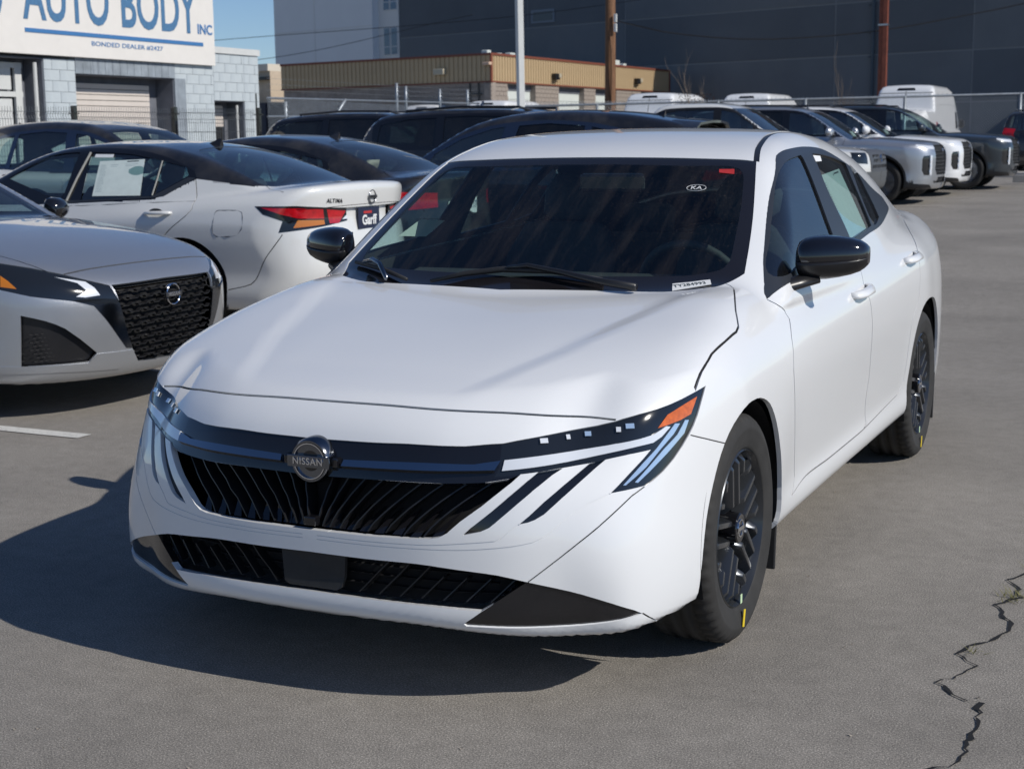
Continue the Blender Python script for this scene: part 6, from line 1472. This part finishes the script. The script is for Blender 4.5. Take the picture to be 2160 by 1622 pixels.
mb = MB(); mb.tube([(-17.05, 22.62, 2.2), (-17.05, 22.62, .3)], .03, 8); part(mb, 'downpipe', door_white, bld)
# left glazed door
dr_ = link('panel_door', None, bld)
for z0, z1 in ((2.38, 2.78), (1.70, 2.22), (1.0, 1.6)):
    mb = MB().box((-17.34+17, 14.2-18, (z0+z1)/2-.3), (.03, 4.3, z1-z0)); link('door_panel', mb.mesh('door_panel', door_white), dr_)
mb = MB()
for z in (2.80, 2.30, 1.65): mb.box((-.32, 14.25-18, z-.3), (.05, 4.7, .09))
mb.box((-.32, 16.50-18, 1.7-.3), (.055, .16, 2.3)); link('door_frame', mb.mesh('door_frame', door_white), dr_)
mb = MB(); mb.tube([(-17.05, 16.66, 2.85), (-17.05, 16.66, .3)], .035, 8); part(mb, 'downpipe', door_white, bld)
# sign wall
mb = MB().box((-16.95, 14.85, 4.1), (.14, 13.7, 2.24)); part(mb, 'sign_wall', sign_white, bld)
def wall_text(body, y0, y1, zc, size, mt, bold, nm):
    me = text_mesh(nm, body, size, .006, mt, 'LEFT', bold); co = [v.co.x for v in me.vertices]; a, b_ = min(co), max(co); sx = (y1-y0)/(b_-a)
    me.transform(Matrix.Translation((-a, 0, 0))); me.transform(Matrix.Diagonal((sx, 1, 1, 1))); zz = [v.co.y for v in me.vertices]; me.transform(Matrix.Translation((0, -min(zz), 0)))
    o = link(nm, me, bld); frame(o, (0, 1, 0), (0, 0, 1), (1, 0, 0), (.122, y0-18, zc-.3)); return o
wall_text('AUTO', 16.27, 18.50, 3.56, 1.22, sign_blue, .020, 'sign_lettering'); wall_text('BODY', 18.85, 21.14, 3.57, 1.22, sign_blue, .020, 'sign_lettering')
wall_text('INC', 21.15, 21.63, 3.585, .27, bar_paint, .006, 'sign_lettering'); wall_text('BONDED DEALER #2427', 17.98, 20.02, 3.19, .115, bar_paint, .0, 'sign_lettering')
mb = MB().box((-16.874, 18.8, 3.385), (.008, 5.02, .072)); part(mb, 'sign_bar', bar_paint, bld)
mb = MB(); mb.lathe([(0, 1.02), (.006, 1.02), (.006, .95), (0, .95)], 48, lambda a, r, t: (-16.878+a, 14.80+r*math.cos(t), 4.05+r*math.sin(t))); part(mb, 'sign_ring', sign_blue, bld)

# ---------------------------------------------------------------- buildings behind
def along(p0, d, n):   # local wall frame: u along the wall, v up, w out of it
    p0 = Vector(p0); d = Vector(d).normalized(); n = Vector(n).normalized(); return lambda u, v, w=0.: p0+d*u+n*w+Vector((0, 0, v-p0.z))
def wbox(mb, A, u0, u1, v0, v1, w0, w1): 
    V = [A(u, v, w) for w in (w0, w1) for v in (v0, v1) for u in (u0, u1)]; mb.add(V, [(0, 1, 3, 2), (4, 6, 7, 5), (0, 4, 5, 1), (2, 3, 7, 6), (0, 2, 6, 4), (1, 5, 7, 3)])
def free(root, mb, nm, mt, **k): o = mb.build(nm, mt, None, **k); o.parent = root; o.matrix_parent_inverse = Matrix.Translation(-Vector(root.location)); return o
dark_wall = wall_mat('dark_wall', (.150, .165, .18), .12, .25, ((.20, .20, .20), .35, .5, (1, 1, .6), .35), rough=.9); dark_wall2 = wall_mat('dark_wall_deep', (.120, .134, .150), .12, .25, ((.17, .172, .175), .35, .55, (1, 1, .5), .35), rough=.9); seam = simple('seam_gray', (.22, .235, .25), .8)
gray_face = wall_mat('gray_face', (.70, .72, .74), .04, .3, rough=.85); gray_side = wall_mat('gray_side', (.66, .66, .65), .04, .3)
tan_metal = simple('tan_metal', (.46, .34, .20), .55, var=.06, vs=1.5); rust_trim = simple('rust_trim', (.20, .06, .035), .6); cmu = wall_mat('cmu', (.34, .29, .25), .25, 3, ((.17, .15, .14), 2.5, .5, (1, 1, 2), .6)); door_pale = simple('door_pale', (.62, .66, .63), .6, var=.05)
win_blue = simple('win_blue', (.05, .09, .16), .08, spec=.8); lamp_tan = simple('lamp_tan', (.45, .40, .30), .5)
big = thing('warehouse', 'huge dark grey panel building filling the background behind the parked vehicles', 'building', (-20, 76, .3))
dw = Vector((-.9547608, .29737487, 0)); nw = Vector((-.29737487, -.9547608, 0)); A = along((-48.75, 85.43, 0), -dw, nw)   # u runs to the right
us = [0, 11.7, 19.4, 35.3, 41.3, 52.0]; rows = [(-1, 3.0), (3.0, 5.5), (5.5, 8.2), (8.2, 11.2), (11.2, 14.5)]
vs = lambda u: 0
L_ = 60.; cols = [0, 11.6, 19.3, 33.3, 41.0, 52., L_]
mb = MB(); wbox(mb, A, 0, L_, -1, 15, -20, -.10); free(big, mb, 'wall_core', dark_wall)
for i in range(len(cols)-1):
    for j, (v0, v1) in enumerate(rows):
        mb = MB(); wbox(mb, A, cols[i]+.04, cols[i+1]-.04, v0+.04, v1-.04, -.1, 0.); free(big, mb, 'wall_panel', dark_wall if (i*3+j*2) % 4 in (0, 3) else dark_wall2)
for v in (3.0, 5.5, 8.2, 11.2):
    mb = MB(); wbox(mb, A, 0, L_, v-.045, v+.045, -.09, -.03); free(big, mb, 'panel_joint', seam)
for u in cols[1:-1]:
    mb = MB(); wbox(mb, A, u-.06, u+.06, -1, 14.5, -.09, -.02); free(big, mb, 'panel_joint', seam)
w_ = MB(); wbox(w_, A, 11.95, 13.85, 8.45, 9.25, .0, .05); free(big, w_, 'window_frame', simple('frame_pale', (.16, .19, .23), .6)); w_ = MB(); wbox(w_, A, 12.1, 13.7, 8.58, 9.12, .045, .06); free(big, w_, 'window_pane', simple('pane_dark', (.03, .04, .06), .2))
mb = MB(); mb.tube([A(35.6, 0, .15), A(35.6, 11, .15)], .09, 8); 
for v in (3.2, 5.4, 6.6, 8.0): mb.tube([A(35.35, v, .14), A(35.6, v, .14)], .05, 6)
free(big, mb, 'wall_pipe', simple('pipe_dark', (.05, .07, .09), .6))
gb = thing('apartment_building', 'pale blue-grey building with narrow windows, left of the dark wall', 'building', (-55, 87, .3))
G_ = along((-48.75, 85.43, 0), dw, nw)
mb = MB(); wbox(mb, G_, 2.0, 12.55, -1, 18, -22, .6); free(gb, mb, 'wall', gray_face)
mb = MB(); wbox(mb, G_, .0, 2.0, -1, 18, -12, .05); free(gb, mb, 'window_bay', gray_side)
for v in (9.15, 12.5): mb = MB(); wbox(mb, G_, 2., 12.5, v-.03, v+.03, .6, .62); free(gb, mb, 'wall_seam', gray_side)
mb = MB(); wbox(mb, G_, 8.0, 8.05, -1, 18, .6, .62); free(gb, mb, 'wall_seam', gray_side)
wf = simple('frame_white', (.50, .53, .56), .5)
for v0, v1 in ((7.15, 8.95), (10.1, 11.9), (13., 14.8)):
    for u0, u1 in ((.12, .75), (.85, 1.45)):
        mb = MB(); wbox(mb, G_, u0, u1, v0, v1, .03, .09); f_o = free(gb, mb, 'window', wf)
        for a, b_ in ((v0+.05, v0+(v1-v0)*.28), (v0+(v1-v0)*.32, v1-.05)):
            mb = MB(); wbox(mb, G_, u0+.05, u1-.05, a, b_, .085, .10); o = mb.build('pane', win_blue, f_o); o.matrix_parent_inverse = Matrix.Translation(-Vector(gb.location)) if False else Matrix()
# low tan building
tb = thing('garage_building', 'low tan corrugated building with a brick-red roof edge and pale garage doors', 'building', (-27.75, 56.6, .3))
dl = Vector((-.97922281, .2027873, 0)); nl = Vector((-.2027873, -.97922281, 0)); Lf = along((-27.75, 56.6, 0), dl, nl); dr2 = Vector((.03315518, .99945022, 0)); nr2 = Vector((.99945022, -.03315518, 0)); Rf = along((-27.75, 56.6, 0), dr2, nr2)
mb = MB(); wbox(mb, Lf, .9, 13.1, -1, 5.0, -3.2, -.08); wbox(mb, Lf, 9., 13.1, -1, 5.0, -20, -.2); free(tb, mb, 'core', recess_gray)
me_rib = MB().box((0, 0, 0), (.19, .05, 1.16)).mesh('fascia_rib', tan_metal, bevel=.012)
for k in range(50):
    o = link('fascia_panel', me_rib, tb); p = Lf(.13+.262*k, 4.57, .0); o.location = p-Vector(tb.location); o.rotation_euler = (0, 0, math.atan2(dl.y, dl.x))
for k in range(82):
    o = link('fascia_panel', me_rib, tb); p = Rf(.13+.262*k, 4.57, .0); o.location = p-Vector(tb.location); o.rotation_euler = (0, 0, math.atan2(dr2.y, dr2.x))
mb = MB(); wbox(mb, Lf, 0, 13.2, 3.99, 5.15, -.1, -.01); wbox(mb, Rf, 0, 21.6, 3.99, 5.15, -.1, -.01); free(tb, mb, 'fascia_sheet', tan_metal)
for Q, L2 in ((Lf, 13.2), (Rf, 21.6)):
    mb = MB(); wbox(mb, Q, -.05, L2, 5.12, 5.22, -.15, .06); free(tb, mb, 'roof_edge', rust_trim); mb = MB(); wbox(mb, Q, -.03, L2, 3.94, 4.0, -.15, .05); free(tb, mb, 'fascia_foot', rust_trim)
mb = MB(); wbox(mb, Rf, -.06, .10, 3.98, 5.16, -.02, .05); free(tb, mb, 'corner_trim', rust_trim)
mb = MB(); wbox(mb, Rf, 21.5, 21.62, 3.98, 5.16, -.02, .05); free(tb, mb, 'corner_trim', rust_trim)
me_b = MB().box((0, 0, 0), (.39, .05, .185)).mesh('block', cmu, bevel=.006)
def blocks_on(Q, d, u0, u1, v0, v1, base):
    r = 0; v = v1
    while v > v0:
        u = u0-(.2 if r % 2 else 0)
        while u < u1-.05:
            a, b_ = max(u, u0), min(u+.4, u1)
            if b_-a > .06: o = link('block', me_b, tb); o.location = Q((a+b_)/2, v-.1, -.03)-Vector(tb.location); o.rotation_euler = (0, 0, math.atan2(d.y, d.x)); o.scale = ((b_-a-.008)/.39, 1, 1)
            u += .4
        v -= .2; r += 1
doors = [(1.66, 4.45), (7.0, 9.94), (11.35, 14.0), (17.4, 20.)]; edges = [0.]+[e for d_ in doors for e in d_]+[21.6]
for k in range(0, len(edges), 2): blocks_on(Rf, dr2, edges[k], edges[k+1], 2.5, 3.96, 0)
mb = MB(); wbox(mb, Rf, 0, 21.6, 3.9, 3.96, -.3, -.02); 
for k in range(0, len(edges), 2): wbox(mb, Rf, edges[k], edges[k+1], -1, 3.95, -.35, -.055)
wbox(mb, Lf, 0, 13.1, -1, 3.95, -.35, -.055); free(tb, mb, 'wall', cmu)
blocks_on(Lf, dl, 0., 6.6, 3.2, 3.96, 0)
for a, b_ in doors:
    d_ = link('garage_door', None, tb); me_ = MB().box((0, 0, 0), (b_-a, .04, .40)).mesh('door_panel', door_pale, bevel=.006)
    for k in range(5): o = link('door_panel', me_, d_); o.location = Rf((a+b_)/2, 3.45-.415*k, -.32)-Vector(tb.location); o.rotation_euler = (0, 0, math.atan2(dr2.y, dr2.x))
    mb = MB(); wbox(mb, Rf, a, b_, 3.64, 3.9, -.30, -.26); free(tb, mb, 'door_header', recess_gray)
for Q, u, v in ((Rf, 6.1, 4.35), (Rf, 16.3, 4.42)):
    mb = MB(); wbox(mb, Q, u, u+.45, v-.13, v+.17, .03, .28); free(tb, mb, 'wall_lamp', satin_black, bevel=.03); mb = MB(); wbox(mb, Q, u+.35, u+.62, v-.03, v+.17, .08, .30); free(tb, mb, 'lamp_hood', lamp_tan, bevel=.02)
mb = MB(); wbox(mb, Lf, 2.55, 3.15, 4.35, 4.62, .03, .25); free(tb, mb, 'wall_lamp', lamp_tan, bevel=.03)
mb = MB(); wbox(mb, Lf, -.1, .30, 4.68, 4.82, .02, .25); free(tb, mb, 'corner_lamp', simple('lamp_peach', (.6, .42, .30), .5), bevel=.03)
for Q, u, w, h in ((Rf, 1.6, .3, .10), (Rf, 2.7, .5, .16), (Rf, 14.4, 1.0, .32), (Rf, 15.9, .4, .18), (Lf, .5, .35, .18)):
    mb = MB(); wbox(mb, Q, u, u+w, 5.2, 5.2+h, -.7, -.4); free(tb, mb, 'roof_vent', door_pale, bevel=.04)
for u in (.65, 1.15): mb = MB(); wbox(mb, Lf, u, u+.06, 2.4, 3.95, .02, .05); free(tb, mb, 'wall_conduit', satin_black)
mb = MB(); wbox(mb, Lf, .5, 1.35, 3.42, 3.47, .02, .06); free(tb, mb, 'wall_conduit', satin_black)
# small cream building and stacked dark crates between them
cb = thing('distant_building', 'small cream parapet building glimpsed between the white block wall and the tan one', 'building', (-47, 63, .3))
D1 = along((-44.2, 61., 0), (-1, .2, 0), (-.2, -1, 0)); cream = simple('cream_wall', (.55, .45, .34), .8, var=.1); cream2 = simple('cream_light', (.66, .60, .50), .8)
mb = MB(); wbox(mb, D1, -2, 6, 3.3, 5.0, -6, 0); free(cb, mb, 'wall', cream); mb = MB(); wbox(mb, D1, -2, 6, 5.0, 5.35, -6, .15); free(cb, mb, 'parapet', cream2); mb = MB(); wbox(mb, D1, -2, 6, 4.55, 4.7, 0, .3); free(cb, mb, 'canopy', satin_black)
mb = MB(); wbox(mb, D1, -2, 6, -1, 3.4, -6, .4); free(cb, mb, 'base_wall', simple('base_navy', (.03, .035, .055), .7))
for k in range(7): mb = MB(); wbox(mb, D1, -1.4+.9*k, -1.15+.9*k, 3.0, 4.0, .4, .5); free(cb, mb, 'post', cream2)

# ---------------------------------------------------------------- poles and wires
lpo = thing('lamp_pole', 'tall white square lamp pole in front of the tan building', 'pole', (-15.20, 32.95, zg(33)))
mb = MB(); mb.box((0, 0, 4.5), (.17, .17, 9.), Matrix.Rotation(.9, 3, 'Z')); o = mb.build('pole_shaft', door_white, lpo, bevel=.01); o.rotation_euler = (0, -.010, 0)
MB().box((0, 0, .1), (.4, .4, .2)).build('pole_base', cmu, lpo)
wood = wall_mat('pole_wood', (.23, .12, .065), .5, 6, ((.05, .03, .02), 9, .5, (6, 6, .25), .8), (5, 5, .3))
up_ = thing('utility_pole', 'brown wooden utility pole behind the tan building corner, with small white boxes', 'pole', (-16.05, 41.5, zg(33)))
mb = MB(); mb.tube([(0, 0, 0), (-.02, .05, 2.5), (-.03, .1, 4.5), (-.05, .15, 9.5)], [.20, .175, .165, .13], 14); mb.build('pole_shaft', wood, up_, smooth=True)
for z in (5.02, 5.35-.63): MB().box((.20, -.05, z-.15), (.09, .09, .26)).build('pole_box', door_white, up_, bevel=.01)
mb = MB(); mb.tube([(.10, -.14, 2), (.12, -.15, 3.6), (.09, -.13, 3.95), (.05, -.10, 4.3)], .035, 6); mb.build('pole_cable', wood, up_)
rust = simple('rust_post', (.20, .055, .03), .65, var=.3, vs=3)
rp = thing('steel_post', 'tall rust-red steel post rising behind the tall white van', 'pole', (-10.75, 57.7, zg(33)))
mb = MB(); mb.box((.09, 0, 6), (.16, .26, 12.)); mb.box((-.09, .06, 6), (.18, .10, 12)); mb.box((.0, .1, 6), (.34, .03, 12)); mb.build('post_shaft', rust, rp); MB().box((0, 0, 5.45), (.38, .30, .07)).build('post_band', alloy, rp)
def wire(name, pts, r, lab):
    mb = MB(); mb.tube(smooth_line(pts, False, 1.).tolist(), r, 5); me = mb.mesh(name, satin_black, True); link(name, me, None, lab, 'wire')
wire('overhead_wire', [(-20.55, 53.47, 6.08), (-18.8, 54.23, 5.62), (-16.03, 55.49, 5.30), (-13.62, 56.65, 5.33), (-10.88, 58.01, 5.58), (-8.49, 59.23, 6.02), (-5.77, 60.63, 6.59), (0, 63.4, 8.2)], .028, 'black cable sagging across the dark wall between the wooden pole and the right edge')
def at3(px, py, D): return tuple(Vector((2.05938406, -3.95860156, 1.41350766)) + (F__ + R_*((px-1080)/3143.9) - U_*((py-811)/3143.9))*D)
wire('overhead_wire', [(-78.9, 74.2, 6.3), (-60.0, 83.6, 7.0), (-40.5, 80.0, 9.0)], .02, 'thin wire low across the blue sky patch beside the white building')
wire('overhead_wire', [(-80.0, 76.0, 7.2), (-58.6, 78.6, 8.1), (-37.0, 78.0, 8.6), (-20., 72, 9.2)], .02, 'thin wire higher across the blue sky patch and the pale grey building')

# ---------------------------------------------------------------- fences
def fence_mesh(p0, p1, z0, z1, step, r, kind='weld'):
    p0, p1 = Vector(p0), Vector(p1); L = (p1-p0).length; d = (p1-p0)/L; V = []; F = []
    def seg(a, b):
        t = (b-a).normalized(); s = t.orthogonal().normalized()*r; w = t.cross(s); n = len(V)
        for q in (a, b): V.extend([q+s, q-s*.5+w*.87, q-s*.5-w*.87])
        for k in range(3): F.append((n+k, n+(k+1) % 3, n+3+(k+1) % 3, n+3+k))
    nn = d.cross(Vector((0, 0, 1)))
    if kind == 'weld':
        k = 0
        while k*step < L:
            p = p0+d*k*step; a = Vector((p.x, p.y, z0)); 
            seg(a, Vector((p.x, p.y, z1-.20))); q = Vector((p.x, p.y, z1-.20)); q2 = Vector((p.x, p.y, z1-.14))-nn*.035; q3 = Vector((p.x, p.y, z1-.08)); seg(q, q2); seg(q2, q3); seg(q3, Vector((p.x, p.y, z1))); k += 1
        for z in (z1-.08, z1-.20, z1-.42, z1-.62, z1-.8, z1-.88): seg(Vector((p0.x, p0.y, z)), Vector((p1.x, p1.y, z)))
    else:
        H = z1-z0; k = -int(H/step)
        while k*step < L:
            for sgn in (1, -1):
                a, b = (k*step, k*step+H) if sgn > 0 else (k*step+H, k*step)
                za, zb_ = z0, z1
                lo, hi = min(a, b), max(a, b)
                if hi < 0 or lo > L: continue
                ta = 0.; tb_ = 1.
                f0 = (0-a)/(b-a); f1 = (L-a)/(b-a); t0, t1 = max(0, min(f0, f1)), min(1, max(f0, f1))
                if t1-t0 > .02: A_, B_ = p0+d*(a+(b-a)*t0), p0+d*(a+(b-a)*t1); seg(Vector((A_.x, A_.y, z0+H*t0)), Vector((B_.x, B_.y, z0+H*t1)))
            k += 1
    me = bpy.data.meshes.new('fence_mesh'); me.from_pydata([tuple(v) for v in V], [], F); return me
fm_black = simple('fence_black', (.05, .06, .07), .5); galv = simple('galvanised', (.30, .33, .36), .45, metal=.6, var=.2)
f1 = thing('mesh_fence', 'dark welded wire fence with black posts in front of the white block building', 'fence', (-15.9, 14.5, 0))
me = fence_mesh((-16.1, 13.6, 0), (-14.55, 19.7, 0), .3, 2.04, .05, .0045); me.materials.append(fm_black); o = link('wire_panel', me, f1); o.matrix_parent_inverse = Matrix.Translation(-Vector(f1.location)); o['kind'] = 'stuff'
for (x, y, h) in ((-15.50, 15.85, 2.06), (-14.98, 17.85, 2.06), (-14.50, 19.75, 2.06)):
    mb = MB().box((x, y, h/2), (.08, .08, h)); free(f1, mb, 'post', gloss_black, bevel=.006); mb = MB().box((x, y, h-.13), (.20, .05, .02)); free(f1, mb, 'post_clamp', gloss_black)
mb = MB().box((-14.52, 19.72, 2.15), (.022, .022, .35)); free(f1, mb, 'gate_stub', gloss_black)
f2 = thing('chain_fence', 'galvanised chain-link fence with barbed arms in front of the tan building', 'fence', (-16.5, 26, 0))
me = fence_mesh((-14.6, 20.2, 0), (-16.6, 33.2, 0), .3, 2.25, .07, .003, 'chain'); me.materials.append(galv); o = link('wire_panel', me, f2); o.matrix_parent_inverse = Matrix.Translation(-Vector(f2.location)); o['kind'] = 'stuff'
for y, h, t in ((21.0, 2.2, 0), (23.4, 2.3, .15), (27.0, 2.75, 0), (27.6, 2.7, 0), (30.0, 2.7, 0), (32.2, 2.75, 0), (33.0, 2.45, .12)):
    x = -14.6-2.0*(y-20.2)/13; mb = MB(); mb.tube([(x, y, 0), (x, y, h-.35), (x+.0+t, y+t*1.3, h)], .035, 8); free(f2, mb, 'post', galv, smooth=True)
    for k in range(3): mb = MB().box((x+.02, y, h-.30+.10*k), (.10, .03, .025)); free(f2, mb, 'wire_clip', galv)
for z in (2.25, 1.9): mb = MB(); mb.tube([(-14.6, 20.2, z), (-16.6, 33.2, z+.15)], .022, 6); free(f2, mb, 'rail', galv)
for k in range(3): mb = MB(); mb.tube([(-14.6, 20.2, 2.40+.11*k), (-16.6, 33.2, 2.52+.11*k)], .0025, 4); free(f2, mb, 'barbed_wire', galv)
f3 = thing('chain_fence', 'long chain-link fence with top rail in front of the white vans and far black vehicle', 'fence', (-6, 37, 0))
p0, p1 = (-15.4, 33.4), (3.4, 41.3); me = fence_mesh((*p0, 0), (*p1, 0), .3, 2.42, .075, .0030, 'chain'); me.materials.append(galv); o = link('wire_panel', me, f3); o.matrix_parent_inverse = Matrix.Translation(-Vector(f3.location)); o['kind'] = 'stuff'
mb = MB(); mb.tube([(*p0, 2.30), (*p1, 2.56)], .03, 8); free(f3, mb, 'rail', galv)
for t in (.10, .26, .375, .505, .655, .80, .95):
    x, y = p0[0]+(p1[0]-p0[0])*t, p0[1]+(p1[1]-p0[1])*t; mb = MB(); mb.tube([(x, y, 0), (x, y, 2.32+.25*t)], .042, 8); free(f3, mb, 'post', galv, smooth=True)
mb = MB()
for k in range(170):
    t = k/170; x, y = p0[0]+(p1[0]-p0[0])*t, p0[1]+(p1[1]-p0[1])*t; z = 2.30+.26*t; mb.add([(x, y, z), (x+.02, y, z), (x+.03, y, z+.09)], [(0, 1, 2)])
o = free(f3, mb, 'wire_barbs', galv); o['kind'] = 'stuff'
# bare shrubs
bark = simple('bark', (.22, .17, .13), .85, var=.3); leaf_red = simple('leaf_dry', (.10, .05, .035), .8, var=.4)
def bare_tree(x, y, z0, h, seed, lab, spread, leaves=0):
    t = thing('bare_tree', lab, 'tree', (x, y, z0)); r = random.Random(seed); mb = MB()
    def grow(p, d, l, rad, lev):
        pts = [p]; q = p.copy(); dd = d.copy()
        for i in range(4): dd = (dd+Vector((r.uniform(-.12, .12), r.uniform(-.12, .12), .06))).normalized(); q = q+dd*l/4; pts.append(q.copy())
        mb.tube(pts, [rad*(1-.17*i) for i in range(5)], 5)
        if lev: 
            for k in range(r.choice((2, 3, 3))): i = r.randint(1, 4); nd = (dd+Vector((r.uniform(-1, 1)*spread, r.uniform(-1, 1)*spread, r.uniform(.1, .6)))).normalized(); grow(pts[i], nd, l*r.uniform(.5, .75), rad*.55, lev-1)
    mb.tube([(0, 0, 0), (0, 0, h*.28)], [.045, .038], 8)
    for k in range(6): grow(Vector((0, 0, h*.26)), Vector((r.uniform(-spread, spread)*.6, r.uniform(-spread, spread)*.6, 1)).normalized(), h*r.uniform(.16, .30) if k else h*.42, .014, 3)
    mb.build('branches', bark, t)
    if leaves:
        m2 = MB()
        for k in range(leaves): p = Vector((r.uniform(-.5, .5), r.uniform(-.3, .3), h*r.uniform(.45, .75))); s_ = .035; m2.add([p, p+Vector((s_, 0, s_*.6)), p+Vector((0, r.uniform(-s_, s_), s_))], [(0, 1, 2)])
        m2.build('leaves', leaf_red, t, kind='stuff')
bare_tree(-10.95, 35.0, zg(33), 2.98, 3, 'bare shrub with one long upright twig and a few red-brown leaves, left of the two', .40, 260)
bare_tree(-7.35, 36.7, zg(33), 3.2, 8, 'bare upright shrub with many thin twigs, left of the tall white van', .32)
# pavement beyond the row
mb = MB().box((2.2, 38.2, zg(33)+.06), (13, 4.2, .12)); mb.build('pavement', simple('concrete', (.40, .38, .35), .8, var=.1, vs=2), kind='structure')
mb = MB().box((-.4, 30.6, zg(30)+.12), (3.6, .22, .16)); mb.build('kerb', simple('kerb_concrete', (.42, .40, .37), .8, var=.1), kind='structure')
